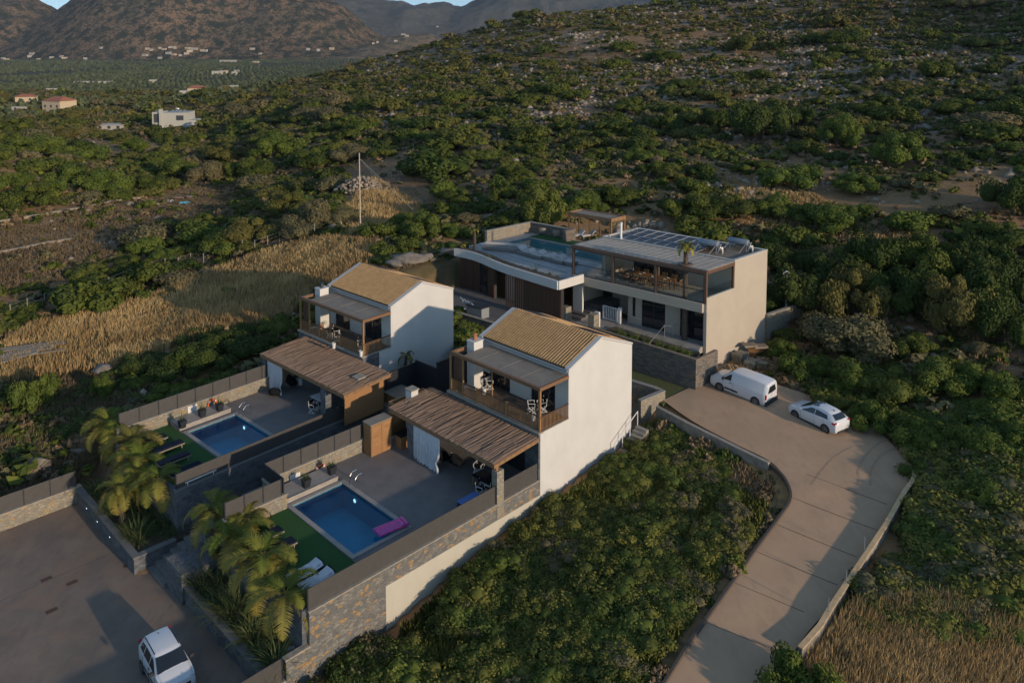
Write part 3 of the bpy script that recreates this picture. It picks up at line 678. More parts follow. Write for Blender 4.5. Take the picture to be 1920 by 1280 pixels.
def plat(fr, name, v0, v1, u0, u1, holes, z, zb, mat):
    g = MB(); vs = sorted({v0, v1}|{q for h_ in holes for q in h_[:2]}); us = sorted({u0, u1}|{q for h_ in holes for q in h_[2:]})
    for i in range(len(vs)-1):
        for j in range(len(us)-1):
            a, b_ = (vs[i]+vs[i+1])/2, (us[j]+us[j+1])/2
            if any(q[0] < a < q[1] and q[2] < b_ < q[3] for q in holes): continue
            g.box(vs[i], vs[i+1], us[j], us[j+1], zb, z)
    return solo(fr, name, g, mat, kind='structure', org=(v0, u0, zb), nonrm=True)
p2 = tub(F2, 'swimming_pool', 'blue pool of the near villa with the pink float at its edge', -8.35, -2.05, -12.3, -8.9, 0)
plat(F2, 'terrace', -10.6, -.25, -12.6, -.14, [(-8.6, -1.8, -12.58, -8.65)], 0, -.3, patio)
plat(F2, 'terrace_lawn', -8.4, -.25, -16.15, -12.6, [], -.02, -.4, turfm)
p1 = tub(F1, 'swimming_pool', 'blue pool of the left villa beside the four dark loungers', -4.35, 1.3, -11.75, -8.25, 0)
plat(F1, 'terrace', -6.5, 1.95, -12.1, -.14, [(-4.6, 1.5, -12.08, -8.0)], 0, -.3, patio)
plat(F1, 'terrace_lawn', -6.5, 1.95, -15.4, -12.1, [], -.02, -.4, turfm)
def bench(fr, v0, v1, u0, u1, lab):
    T = Thing(fr, 'raised_ledge', lab, 'ledge', org=(v0, u0, 0)); g = MB(); g.box(v0, v1, u0, u1, 0, .3); T.part('ledge_top', g, paving)
    g = MB(); g.box(v1, v1+.04, u0, u1, .2, .33); T.part('edge_trim', g, capm)
bench(F2, -10.3, -8.75, -12.55, -8.95, 'raised paved ledge with planters beside the near pool')
bench(F1, -6.4, -4.95, -12.05, -8.25, 'raised paved ledge with planters beside the left pool')
def wall_thing(fr, name, lab, body, cap, mat=stone_w, capmat=capm, grp=None, screens=(), sm=grey_m, org=None, posts=True):
    # body boxes, cap boxes, screens: (v0, v1, u0, u1, z0, z1)
    b0 = body[0]; T = Thing(fr, name, lab, 'wall', grp, org=org or (b0[0], b0[2], b0[4])); g = MB()
    for q in body: g.box(*q)
    T.part('stonework', g, mat)
    if cap:
        g = MB(); [g.box(*q) for q in cap]; T.part('capping', g, capmat)
    return T
def screen(fr, lab, v, u0, u1, z0, z1, n, grp='grey privacy screens on the walls', mat=grey_m, th=.04, name='privacy_screen'):
    T = Thing(fr, name, lab, 'fence', grp, org=(v, u0, z0)); g = MB(); w = (u1-u0)/n
    for i in range(n): g.box(v-th/2, v+th/2, u0+i*w+.02, u0+(i+1)*w-.02, z0+.03, z1)
    T.part('panels', g, mat)
    for i in range(n+1):
        u = u0+i*w; g = MB(); g.box(v-.05, v+.05, u-.03, u+.03, z0, z1+.03); T.part('post', g, dark_m)
    return T
# near villa: long side wall towards the scrub
wall_thing(F2, 'boundary_wall', 'tall stone boundary wall with ochre stones below the near pool terrace', [(-.25, 0, -16.2, -.02, -1.0, -.06), (-.25, .0, -16.2, -11.75, -4.6, -1.0), (-.25, -.03, -11.75, -.02, -4.6, -1.0), (-.25, .0, -17.45, -16.2, -4.8, -1.78)],
           [(-.3, .04, -16.24, -3.75, -.06, 0), (-.3, .04, -3.2, -.02, -.06, 0), (-.3, .04, -17.5, -16.2, -1.78, -1.7)])
g = MB(); g.box(-.03, .012, -11.75, -.02, -4.6, -1.0); solo(F2, 'rendered_wall_panel', g, cream, 'pale rendered strip along the foot of the stone boundary wall', 'wall', org=(-.03, -11.75, -4.6))
screen(F2, 'long grey screen along the near pool, above the scrub', -.13, -16.2, -3.75, 0, 1.05, 1)
screen(F2, 'short grey screen between the stone pillar and the near villa', -.13, -3.2, -.1, 0, 1.05, 1)
g = MB(); g.box(-.42, .03, -3.75, -3.2, -.9, 1.95); solo(F2, 'stone_pillar', g, stone_l, 'stone pillar carrying the near corner of the cane pergola', 'pillar', org=(-.2, -3.45, -.9))
# near villa: left wall and screen
wall_thing(F2, 'garden_wall', 'stone wall with planters and lifebuoy along the near pool terrace', [(-10.85, -10.6, -12.6, -4.2, -4., .82), (-10.85, -8.4, -12.85, -12.6, -4., .82)], [(-10.9, -10.55, -12.9, -4.2, .82, .88), (-10.55, -8.35, -12.9, -12.55, .82, .88)], stone_l)
wall_thing(F2, 'garden_wall', 'stone wall at the left edge of the near green turf', [(-8.65, -8.4, -16.4, -12.85, -4., .82)], [(-8.7, -8.35, -16.4, -12.9, .82, .88)], stone_l)
screen(F2, 'grey screen above the wall behind the near lifebuoy', -10.72, -12.75, -4.3, .88, 1.85, 7)
screen(F2, 'grey screen above the wall beside the near green turf', -8.53, -16.3, -12.9, .88, 1.8, 3)
screen(F2, 'short dark screen closing the step of the near wall', -9.6, -12.77, -12.7, .88, 1.8, 1)
g = MB(); g.box(-10.68, -8.5, -12.78, -12.72, .9, 1.82); solo(F2, 'privacy_screen', g, dark_m, 'dark cross screen at the step between the two near garden walls', 'fence', org=(-9.6, -12.75, .88))
wall_thing(F2, 'terrace_front_wall', 'stone wall holding the near turf above the palm bed', [(-8.65, -.25, -16.45, -16.15, -4., -.02)], None, stone_d)
wall_thing(F2, 'planter_wall', 'low stone planter wall along the car park beneath the near palms', [(-9.4, -.25, -18.35, -18.1, -3.6, -2.35), (-9.4, -9.15, -18.1, -16.4, -3.6, -2.35)], [(-9.45, -.25, -18.42, -18.02, -2.35, -2.27), (-9.47, -9.07, -18.02, -16.4, -2.35, -2.28)], stone_d, M('grey_capping', (.15, .145, .14), .8))
g = MB(); g.box(-9.15, -.25, -18.1, -16.45, -3.5, -2.5); solo(F2, 'planting_bed', g, plantsoil, kind='structure')
# bottom corner wall with screen
wall_thing(F2, 'car_park_side_wall', 'stepped stone wall at the lower right corner of the car park', [(-.25, 0, -30, -17.45, -4.8, -2.75), (-1.9, -.25, -18.2, -17.95, -3.6, -2.3)], [(-.3, .04, -30, -17.5, -2.75, -2.68)])
screen(F2, 'grey screen on the stepped wall at the lower right of the car park', -.13, -27., -17.6, -2.68, -1.6, 3)
# left villa
wall_thing(F1, 'boundary_wall', 'stone wall along the left pool terrace, facing the passage', [(1.95, 2.2, -15.65, -.2, -3.8, .0)], [(1.9, 2.25, -15.7, -.2, .0, .06)], stone_d, M('grey_capping2', (.17, .165, .16), .8))
screen(F1, 'long grey screen between the left pool and the passage', 2.07, -15.6, -2.6, .06, 1.0, 1)
wall_thing(F1, 'garden_wall', 'stone wall with planters and lifebuoy along the left pool terrace', [(-6.75, -6.5, -15.6, -3.0, -3., .85)], [(-6.8, -6.45, -15.6, -3.0, .85, .91)], stone_l)
screen(F1, 'grey screen above the far wall of the left pool terrace', -6.62, -15.4, -3.4, .91, 1.9, 9)
wall_thing(F1, 'terrace_front_wall', 'dark stone wall between the left turf and the palm bed', [(-6.75, 1.95, -15.65, -15.4, -3.8, -.02)], None, stone_d)
wall_thing(F2, 'planter_wall', 'low stone planter wall with small lights along the back of the car park', [(-23.7, -13.6, -19.4, -19.15, -3.6, -2.35), (-13.85, -13.6, -19.15, -17.0, -3.6, -2.35)], [(-23.75, -13.55, -19.45, -19.05, -2.35, -2.27), (-13.93, -13.53, -19.05, -17, -2.35, -2.28)], stone_d, M('grey_capping3', (.15, .145, .14), .8))
g = MB(); g.box(-23.5, -13.85, -19.15, -16.2, -3.5, -2.5); solo(F2, 'planting_bed', g, plantsoil, kind='structure')
for i, v in enumerate((-21.6, -19.6, -17.4)):
    T = Thing(F2, 'wall_light', 'small lit wall light in the planter wall, %s' % ('nearest the corner', 'middle one of three', 'nearest the steps')[i], 'wall light', 'small wall lights by the car park', org=(v, -19.42, -2.75))
    g = MB(); g.box(v-.09, v+.09, -19.44, -19.40, -2.82, -2.68); T.part('housing', g, dark_m); g = MB(); g.box(v-.05, v+.05, -19.455, -19.441, -2.78, -2.72); T.part('lens', g, lampm)
# car park left wall
wall_thing(F2, 'car_park_wall', 'sunlit pale stone wall at the far left of the car park', [(-23.95, -23.7, -24.2, -19.2, -3.6, -2.25), (-23.95, -23.7, -40, -24.2, -3.6, -2.75)], [(-24.0, -23.65, -24.25, -19.1, -2.25, -2.18), (-24., -23.65, -40, -24.25, -2.75, -2.68)], stone_l)
screen(F2, 'grey screen on the sunlit wall at the far left of the car park', -23.83, -23.9, -19.4, -2.18, -1.15, 3)
screen(F2, 'lower grey screen at the left margin of the car park wall', -23.83, -34, -24.3, -2.68, -1.7, 4)
# steps up from the car park and the passage floor
T = Thing(F2, 'stone_steps', 'stone steps rising from the car park between the two planter beds', 'steps', org=(-11.5, -18.3, -3.3))
for k in range(8):
    g = MB(); g.box(-13.5, -11.3, -18.7+k*.42, -12.9, -3.5+(k > 0)*.0+k*.17-.0, -3.3+(k+1)*.17); T.part('step', g, M('step_stone', (.19, .18, .165), .9, (.14, .135, .13), 3) if k == 0 else bpy.data.materials['step_stone'])
g = MB(); g.box(-11.3, -9.2, -18.5, -16.4, -3.6, -1.6); g.box(-11.3, -10.9, -16.4, -12.9, -3.6, -.9); T.part('cheek_wall', g, stone_d)
g = MB(); g.box(-13.5, -10.9, -12.9, 8., -3., -1.2); solo(F2, 'passage_floor', g, beton, kind='structure')
# dark gates and fences between the villas
for lab, q in (('tall black fence beside the left villa, behind the young palm', (1.9, 2.0, -.3, 3.4, .2, 2.0)), ('black fence enclosing the service yard behind the young palm', (2.0, 4.4, 3.4, 3.5, -.6, 2.2)), ('black fence at the foot of the shaded villa wall', (4.3, 4.4, 3.5, 9.2, -.6, 2.6))):
    T = Thing(F1, 'metal_fence', lab, 'fence', 'black fences between the villas', org=(q[0], q[2], q[4])); g = MB(); g.box(*q); T.part('panel', g, dark_m)
    g = MB(); g.box(q[0]-.02, q[1]+.02, q[2]-.02, q[3]+.02, q[5], q[5]+.06); T.part('top_rail', g, black_m)
g = MB(); g.box(1.95, 5.3, -.2, 9.2, -3, .05); solo(F1, 'yard_floor', g, beton, kind='structure')
T = Thing(F1, 'storage_box', 'low wooden storage box at the corner of the left villa', 'box', org=(2.6, .8, .05)); g = MB(); g.box(2.1, 3.6, .2, 1.9, .05, .75); T.part('box_body', g, wood_o); g = MB(); g.box(2.05, 3.65, .15, 1.95, .75, .82); T.part('lid', g, deckp)
# ---------------------------------------------------------------- cane pergolas
def cane_pergola(fr, lab, v0, v1, uf, ub, zf, zb, seed, posts, hole=None):
    T = Thing(fr, 'cane_pergola', lab, 'pergola', 'cane pergolas of the villas', org=(v0, uf, 0)); rnd = random.Random(seed)
    g = MB(); g.box(v0, v1, uf, uf+.16, zf-.3, zf-.06); g.bar((v1-.08, uf+.16, zf-.16), (v1-.08, ub, zb-.16), .16, .22); g.bar((v0+.08, uf+.16, zf-.16), (v0+.08, ub, zb-.16), .16, .22)
    k = v0+1.9
    while k < v1-.8: g.bar((k, uf+.1, zf-.16), (k, ub, zb-.16), .1, .16); k += 1.9
    T.part('beams', g, M('pergola_beam', (.27, .15, .065), .7, (.18, .10, .05), 4) if 'pergola_beam' not in bpy.data.materials else bpy.data.materials['pergola_beam'])
    g = MB(); v = v0+.06
    while v < v1-.02:
        r = rnd.uniform(.02, .038); gap = rnd.random() < .07
        a = (v+rnd.uniform(-.05, .05), uf-rnd.uniform(.0, .07), zf+rnd.uniform(-.02, .03)); b_ = (v+rnd.uniform(-.1, .1), ub+rnd.uniform(-.05, .05), zb+rnd.uniform(-.01, .03))
        m = tuple((p+q)/2+rnd.uniform(-.03, .03) for p, q in zip(a, b_)); g.tube([a, m, b_], r, 5, r*.8); v += r*1.75+(.06 if gap else 0)
    v = v0+.1
    while v < v1:
        t = rnd.uniform(0, .5); e = t+rnd.uniform(.3, .5); P = lambda q: (v+rnd.uniform(-.08, .08), uf+(ub-uf)*q, zf+(zb-zf)*q+.05)
        g.tube([P(t), P(e)], rnd.uniform(.015, .03), 5); v += rnd.uniform(.1, .3)
    T.part('cane_roof', g, cane)
    g = MB(); g.add([(v0+.1, uf+.1, zf-.06), (v1-.1, uf+.1, zf-.06), (v1-.1, ub, zb-.06), (v0+.1, ub, zb-.06)], [(0,1,2,3)]); T.part('backing_mat', g, M('reed_mat', (.09, .06, .04), .9) if 'reed_mat' not in bpy.data.materials else bpy.data.materials['reed_mat'], nonrm=True)
    for v, u, z0 in posts: g = MB(); g.box(v-.09, v+.09, u-.09, u+.09, z0, zf-.3); T.part('post', g, wood_v)
    return T
cane_pergola(F2, 'brown cane pergola over the terrace of the near villa', -10.2, .05, -4.0, -.2, 2.55, 2.75, 3, [(-.2, -3.6, 1.95)])
cane_pergola(F1, 'brown cane pergola over the terrace of the left villa', -7.5, 3.45, -4.35, -.2, 2.55, 2.75, 8, [])
for fr, v, u, lab in ((F2, -7.9, -3.7, 'stone pillar beside the white curtain of the near terrace'), (F1, 1.0, -4.1, 'stone pillar beside the dining set of the left terrace'), (F1, -7.2, -3.9, 'stone pillar behind the curtain of the left terrace')):
    g = MB(); g.box(v-.3, v+.3, u-.3, u+.3, 0, 2.25); solo(fr, 'stone_pillar', g, stone_d, lab, 'pillar', org=(v, u, 0))
def curtain(fr, lab, v0, v1, u, z0, z1):
    g = MB(); n = 60; vs = []
    for k in range(9):
        t = k/8; pinch = 1-.10*math.exp(-((t-.25)/.1)**2)
        for i in range(n+1):
            x = i/n; v = v0+(v1-v0)*x*pinch; w = .075*math.sin(x*math.pi*2*9+.6*math.sin(x*9))*(1.2-.5*t); vs.append((v+.05*(1-t)*math.sin(x*40), u+w+(1-t)**2*-.12*x, z0+(z1-z0)*t))
    g.add(vs, [(r*(n+1)+i, r*(n+1)+i+1, (r+1)*(n+1)+i+1, (r+1)*(n+1)+i) for r in range(8) for i in range(n)])
    solo(fr, 'curtain', g, fabw, lab, 'curtain', 'white terrace curtains', org=(v0, u, z0), smooth=80)
curtain(F2, 'white curtain hanging at the terrace of the near villa', -7.6, -4.95, -3.95, .03, 2.3)
curtain(F1, 'white curtain hanging at the terrace of the left villa', -6.7, -4.6, -4.2, .03, 2.3)
# outdoor kitchens: boarded enclosures, chimneys, cabinet, counter
def enclosure(fr, lab, v0, v1, u0, u1, zt, side, cz):
    T = Thing(fr, 'outdoor_kitchen', lab, 'kitchen', 'outdoor kitchens', org=((v0+v1)/2, (u0+u1)/2, 0)); g = MB(); t = .08
    g.box(v0, v1, u1-t, u1, 0, zt)
    if side < 0: g.box(v0, v0+t, u0, u1, 0, zt)
    else: g.box(v1-t, v1, u0, u1, 0, zt)
    T.part('boarding', g, wood_o)
    g = MB(); g.box(v0-.03, v1+.03, u1-t-.03, u1+.03, zt, zt+.05)
    if side < 0: g.box(v0-.03, v0+t+.03, u0, u1, zt-.002, zt+.048)
    else: g.box(v1-t-.03, v1+.03, u0, u1, zt-.002, zt+.048)
    g.box(v0, v1, u0-.02, u0+.08, zt-.1, zt+.05); T.part('top_rail', g, wood_y)
    vc = (v0+v1)/2; uc = (u0+u1)/2
    g = MB(); g.box(vc-.32, vc+.32, uc-.3, uc+.3, 0, cz); c = T.part('chimney', g, white)
    g = MB(); g.box(vc-.38, vc+.38, uc-.36, uc+.36, cz, cz+.07); T.part('chimney_cap', g, capm, c)
    return T
enclosure(F2, 'outdoor kitchen with white chimney left of the near cane pergola', -11.0, -9.7, -3.4, -.4, 2.45, -1, 3.1)
enclosure(F1, 'outdoor kitchen with white chimney right of the left cane pergola', 1.6, 2.9, -3.9, -.4, 2.2, 1, 2.75)
T = Thing(F2, 'tall_cabinet', 'tall orange wooden cabinet standing on the near terrace', 'cabinet', org=(-10., -5., 0))
g = MB(); g.box(-10.45, -9.62, -5.85, -4.2, 0, 2.1); T.part('cabinet_body', g, wood_v); g = MB(); g.box(-10.5, -9.57, -5.9, -4.15, 2.1, 2.17); T.part('cabinet_top', g, deckp)
for k in range(2): g = MB(); g.box(-9.62, -9.59, -5.8+k*.8, -5.05+k*.8, .08, 2.04); T.part('door', g, wood_y)
T = Thing(F2, 'kitchen_counter', 'low counter with orange wooden front beside the near kitchen', 'counter', org=(-9.5, -3., 0))
g = MB(); g.box(-9.65, -9.0, -3.9, -2.0, 0, .85); T.part('counter_front', g, wood_o); g = MB(); g.box(-9.72, -8.93, -3.95, -1.95, .85, .92); T.part('counter_top', g, fabk)
# ---------------------------------------------------------------- modern house
def v_at(fr, px, u, z):
    a, b_ = -60., 60.
    for _ in range(40):
        m = (a+b_)/2; x, y = fr.w(m, u)
        if pr(x, y, z+fr.z)[0] < px: a = m
        else: b_ = m
    return a
def z_at(fr, v, u, py):
    x, y = fr.w(v, u); a, b_ = -20., 26.
    for _ in range(40):
        m = (a+b_)/2
        if pr(x, y, m+fr.z)[1] > py: a = m
        else: b_ = m
    return a
H3 = Thing(F3, 'modern_house', 'large flat roofed modern white house with roof pool, above the road', 'house', org=(0, 0, 0))
FLZ, G3, ZF = 5.9, 2.3, 1.0
g = MB()
prof = [(ZF-1.0, -1.5), (9.2, -1.5), (9.2, 8.72), (4.0, 8.72), (4.0, 6.35), (-.02, 6.35), (-.02, 5.2), (ZF-1.0, 5.2)]
for v0, v1 in ((-.25, 0.),):
    k = len(prof); n0 = len(g.v)
    g.add([(v0, u, z) for u, z in prof]+[(v1, u, z) for u, z in prof], [tuple(range(k)), tuple(range(k, 2*k))[::-1]]+[(i, (i+1) % k, k+(i+1) % k, k+i) for i in range(k)])
g.box(-13.2, -.25, -.25, -.02, 5.15, 5.9)                      # fascia of the balcony
g.box(-13.2, -.25, -.02, 4., 5.5, 5.88)
g.box(-13.2, -.25, 9.0, 9.2, -1.5, 8.72); g.box(-13.2, -.25, 4.2, 9.0, 8.3, 8.5)
g.box(-13.2, -13., 4.0, 9.0, FLZ, 8.72); g.box(-13., -.25, 4.0, 4.2, 8.25, 8.72)
# upper facade piers at u=4
ux = [(v_at(F3, a, 4., 7.3), v_at(F3, b_, 4., 7.3)) for a, b_ in ((1188, 1230), (1236, 1284))]
g.box(-11.2, ux[0][0], 4., 4.2, FLZ, 8.25); g.box(ux[0][1], ux[1][0], 4., 4.2, FLZ, 8.25); g.box(ux[1][1], -.25, 4., 4.2, FLZ, 8.25)
g.box(-11.2, -11., 1.6, 4., FLZ, 8.3)
# ground facade
dx = [(v_at(F3, 1203, ZF, 3.4), v_at(F3, 1247, ZF, 3.4)), (v_at(F3, 1275, ZF, 3.4), v_at(F3, 1318, ZF, 3.4))]
g.box(-7.9, dx[0][0], ZF, ZF+.2, 1.8, 5.5); g.box(dx[0][1], dx[1][0], ZF, ZF+.2, 1.8, 5.5); g.box(dx[1][1], -.25, ZF, ZF+.2, 1.8, 5.5)
for a, b_ in dx: g.box(a, b_, ZF, ZF+.2, 4.75, 5.5); g.box(a, b_, ZF, ZF+.2, 1.8, G3)
g.box(-8.1, -7.9, ZF, 4.2, 1.8, 5.5); g.box(-13.0, -8.1, 4.0, 4.2, 1.8, 5.5); g.box(-13.2, -13.0, -.02, 4.2, 0, 5.15)
H3.part('wall', g, beige)
g = MB(); g.box(-.19, .03, -.06, 4.0, 6.35, 6.39); g.box(-.28, .03, 3.97, 9.23, 8.72, 8.77); g.box(-13.23, -.28, 8.97, 9.23, 8.72, 8.77); g.box(-13.23, -12.97, 4.0, 8.97, 8.72, 8.77); g.box(-13.2, -.28, 3.97, 4.2, 8.72, 8.76); H3.part('coping', g, M('light_coping', (.52, .49, .44), .7))
for q, zz in ((ux[0], FLZ), (ux[1], FLZ)): frame_panel(H3, 'sliding_door', q[0], q[1], 4.05, zz, 8.2, 2)
for q in dx: frame_panel(H3, 'sliding_door', q[0], q[1], ZF+.05, G3, 4.75, 2)
a = v_at(F3, 1129, 4.0, 3.3); b_ = v_at(F3, 1148.5, 4.0, 3.3); g = MB(); g.box(a, b_, 3.93, 4.0, G3, 4.7); H3.part('entrance_door', g, dark_m)
g = MB(); g.box(-7.6, -7.35, ZF-.03, ZF, 3., 4.9); H3.part('slit_window', g, win)
g = MB(); g.box(-13.0, -.25, 4.2, 9.0, 8.48, 8.52); H3.part('roof', g, M('roof_membrane', (.23, .19, .15), .9, (.17, .14, .11), 2))
g = MB(); n = 3
for i in range(8):
    for j in range(3):
        v = -12.6+i*1.08; u = 4.75+j*1.38; dz = .06+.0*j
        g.add([(v, u, 8.56+dz), (v+1.02, u, 8.56+dz), (v+1.02, u+1.32, 8.66+dz), (v, u+1.32, 8.66+dz), (v, u, 8.6+dz), (v+1.02, u, 8.6+dz), (v+1.02, u+1.32, 8.7+dz), (v, u+1.32, 8.7+dz)], [(0,3,2,1),(4,5,6,7),(0,1,5,4),(1,2,6,5),(2,3,7,6),(3,0,4,7)])
sp_ = H3.part('solar_panels', g, pv)
g = MB()
for i in range(9): v = -12.63+i*1.08; g.bar((v, 4.7, 8.66), (v, 8.85, 8.88), .045, .05)
for j in range(4): u = 4.73+j*1.38; z = 8.665+(u-4.73)*.0; g.box(-12.65, -3.95, u-.03, u+.03, 8.62, 8.70+.09*(j > 0))
H3.part('panel_frames', g, alu, sp_)
g = MB(); g.tube([(-11.6, 4.6, 8.5), (-11.6, 4.6, z_at(F3, -11.6, 4.6, 417))], .11, 10); H3.part('flue', g, whitem, smooth=True)
# big frame of the upper terrace
P = [v_at(F3, px, -.05, 7.5) for px in (1074.8, 1148.5, 1229, 1322)]
brn = M('bronze_frame', (.125, .07, .045), .5, (.10, .055, .035), 5)
g = MB(); g.box(-13.35, 0, -.12, .12, 8.32, 8.62); g.box(-.16, .02, .12, 4.0, 8.34, 8.62); g.box(-13.35, -13.2, .12, 4.3, 8.34, 8.62); fr_ = H3.part('terrace_frame', g, brn)
for p in P[:3]+[-.02]: g = MB(); g.box(p-.22 if p > -.1 else p-.09, p+.0 if p > -.1 else p+.09, -.1, .1, FLZ, 8.32); H3.part('frame_post', g, brn, fr_)
g = MB(); g.box(-.17, .0, 3.82, 3.98, 6.39, 8.34); H3.part('frame_post', g, brn, fr_)
g = MB(); v = -13.2; k = 0
while v < -.05: g.box(v+.06, min(v+.58, -.02), .14, 4.1, 8.60, 8.66); v += .655
lv = H3.part('louvre_roof', g, slatm, fr_)
g = MB(); g.box(-13.2, -.1, .14, 4.1, 8.56, 8.585); H3.part('louvre_tray', g, dark_m, fr_)
for i in range(3):
    a, b_ = P[i]+.1, (P[i+1]-.1 if i < 2 else -.26); g = MB()
    for z in (5.92, 6.88, 8.22): g.box(a, b_, -.035, .035, z, z+.05)
    for v in (a, b_-.05): g.box(v, v+.05, -.034, .034, 5.92, 8.27)
    o = H3.part('glass_screen', g, dark_m); g = MB(); g.box(a+.05, b_-.05, -.008, .008, 5.97, 6.88); H3.part('pane', g, clear, o)
    g = MB(); g.box(a+.05, b_-.05, -.02, -.008, 6.93, 8.22); H3.part('pane', g, clear, o)
g = MB(); g.box(-.12, -.1, .12, 3.82, 6.4, 7.1); H3.part('side_pane', g, clear)
# roof terrace wing with its curved white edge
WP = [F3.p(*q, 6.2) for q in ((851,465.8),(862,467.5),(875,470),(887,473),(899,477),(911,482.5),(924,489),(938,494.5),(952.5,499.5),(972,505.5),(994.7,512),(1020,520),(1044.6,527.2))]
for _k in range(2): WP = [WP[0]]+[tuple((a_+2*b_+c_)/4 for a_, b_, c_ in zip(WP[i-1], WP[i], WP[i+1])) for i in range(1, 12)]+[WP[12]]
def band(P, off0, off1, z0, z1, g, closed=False):
    n = len(P); L = []
    for i in range(n):
        p, q = P[max(i-1, 0)], P[min(i+1, n-1)]; dx_, dy = q[0]-p[0], q[1]-p[1]; l_ = math.hypot(dx_, dy) or 1; L.append((-dy/l_, dx_/l_))
    for i in range(n-1):
        A = [(P[j][0]+L[j][0]*o, P[j][1]+L[j][1]*o) for j, o in ((i, off0), (i+1, off0), (i+1, off1), (i, off1))]
        g.add([(x, y, z0) for x, y in A]+[(x, y, z1) for x, y in A], [(0,3,2,1),(4,5,6,7),(0,1,5,4),(1,2,6,5),(2,3,7,6),(3,0,4,7)])
g = MB(); band(WP[:13], 0, .2, 5.42, 6.2, g); g.box(-12.0, -11.8, WP[12][1]+.1, -.25, 5.42, 6.2); H3.part('curved_parapet', g, white)
deck = [(p[0]+.05, p[1]+.19) for p in WP[:13]]+[(-12.0, WP[12][1]+.2), (-12.0, 0), (-13.2, 0), (-13.2, 5.2)]+[(-26.6, 5.2)]
g = MB(); g.prism(deck, 5.5, 5.74); g.box(-26.6, -13.2, 8.9, 11.0, 5.5, 5.74); g.box(-28.2, -26.6, 2, 11, 5.3, 5.72); g.box(-13.9, -13.2, 5.2, 8.9, 5.5, 5.74)
H3.part('roof_terrace', g, M('terrace_tiles', (.38, .37, .36), .6, (.31, .305, .30), 1.2))
g = MB(); band(WP[:13], .2, 1.05, 5.5, 6.14, g); H3.part('roof_planter', g, plantsoil)
g = MB(); band(WP[:13], 1.1, 1.13, 5.74, 6.75, g); H3.part('glass_rail', g, clear)
g = MB(); band(WP[:13], 1.1, 1.13, 6.75, 6.77, g); H3.part('rail_cap', g, dark_m)
g = MB(); g.box(-26.6, -13.2, 8.9, 10.7, 5.75, 5.79); H3.part('roof_lawn', g, turfm)
# walls below the wing: boarding, recess, slats
g = MB(); band(WP[:6], .9, 1.1, 0, 5.42, g); band(WP[8:13], .55, .75, 0, 5.42, g); H3.part('boarding_base', g, dark_m)
bd = woodm('cladding', (.13, .062, .034), (.075, .035, .02), 2)
g = MB()
def battens(P, off, g, step=.16, z0=.6, z1=5.42, w=.11, th=.05):
    for i in range(len(P)-1):
        (x0, y0), (x1, y1) = P[i], P[i+1]; L = math.hypot(x1-x0, y1-y0); n = max(1, int(L/step)); nx, ny = -(y1-y0)/L, (x1-x0)/L; tx, ty = (x1-x0)/L, (y1-y0)/L
        for k in range(n):
            c = (x0+(x1-x0)*(k+.5)/n+nx*off, y0+(y1-y0)*(k+.5)/n+ny*off)
            A = [(c[0]+tx*a*w/2+nx*b_*th/2, c[1]+ty*a*w/2+ny*b_*th/2) for a, b_ in ((-1,-1),(1,-1),(1,1),(-1,1))]; g.prism(A, z0, z1)
battens(WP[:6], .86, g); H3.part('boarding', g, bd); g = MB(); battens(WP[9:13], .5, g); H3.part('boarding', g, bd)
g = MB(); battens(WP[7:10], .5, g, .28, .6, 5.42, .05, .12); H3.part('slat_screen', g, M('pale_slat', (.30, .17, .11), .6))
g = MB(); band(WP[5:9], 2.1, 2.3, 0, 5.42, g); H3.part('recess_wall', g, white); g = MB(); g.box(-13.0, -11.98, -.22, -.03, 0, 5.14); H3.part('corner_wall', g, white)
q = WP[3]; q2 = WP[4]; g = MB(); band([q, q2], .78, .84, 2.2, 5.1, g); H3.part('tall_window', g, win)
# stone parapets behind the roof pool
wall_thing(F3, 'terrace_stone_wall', 'stone wall along the sunny left end of the roof terrace', [(-28.4, -28.1, 4.4, 10.8, 4.0, 6.85)], [(-28.45, -28.05, 4.35, 10.85, 6.85, 6.92)], stone_l)
wall_thing(F3, 'terrace_stone_wall', 'stone wall behind the roof terrace, shaded side', [(-28.1, -22.6, 10.8, 11.1, 4.0, 6.85), (-22.6, -22.2, 9.6, 11.1, 4., 7.)], [(-28.45, -22.2, 10.75, 11.15, 6.85, 6.92)], stone_3)
tub(F3, 'roof_pool', 'long pale roof pool on the terrace of the modern house', -26.3, -13.9, 5.5, 8.6, 5.75, 1.0, .3, tilepool3, paving, waterm('roof_pool_water', (.80, .95, .97)))
# rear pergola
T = Thing(F3, 'garden_pergola', 'brown flat roofed garden pergola behind the roof terrace', 'pergola', org=(-21.5, 13.5, 5.5)); a, b_, zt = -24.6, -18.9, 8.3
g = MB(); g.box(a, b_, 12.7, 12.85, zt-.4, zt); g.box(a, b_, 14.9, 15.05, zt-.4, zt); g.box(a, a+.15, 12.85, 14.9, zt-.4, zt); g.box(b_-.15, b_, 12.85, 14.9, zt-.4, zt); T.part('roof_frame', g, bpy.data.materials['pergola_beam'])
g = MB(); g.box(a+.15, b_-.15, 12.85, 14.9, zt-.2, zt-.12); T.part('roof_deck', g, deckp)
for k in range(5): g = MB(); v = a+.05+(b_-a-.2)*k/4; g.box(v, v+.12, 12.72, 12.84, 5.3, zt-.4); T.part('post', g, wood_v)
g = MB(); g.box(b_-.14, b_-.02, 14.9, 15.03, 5., zt-.4); T.part('post', g, wood_v)
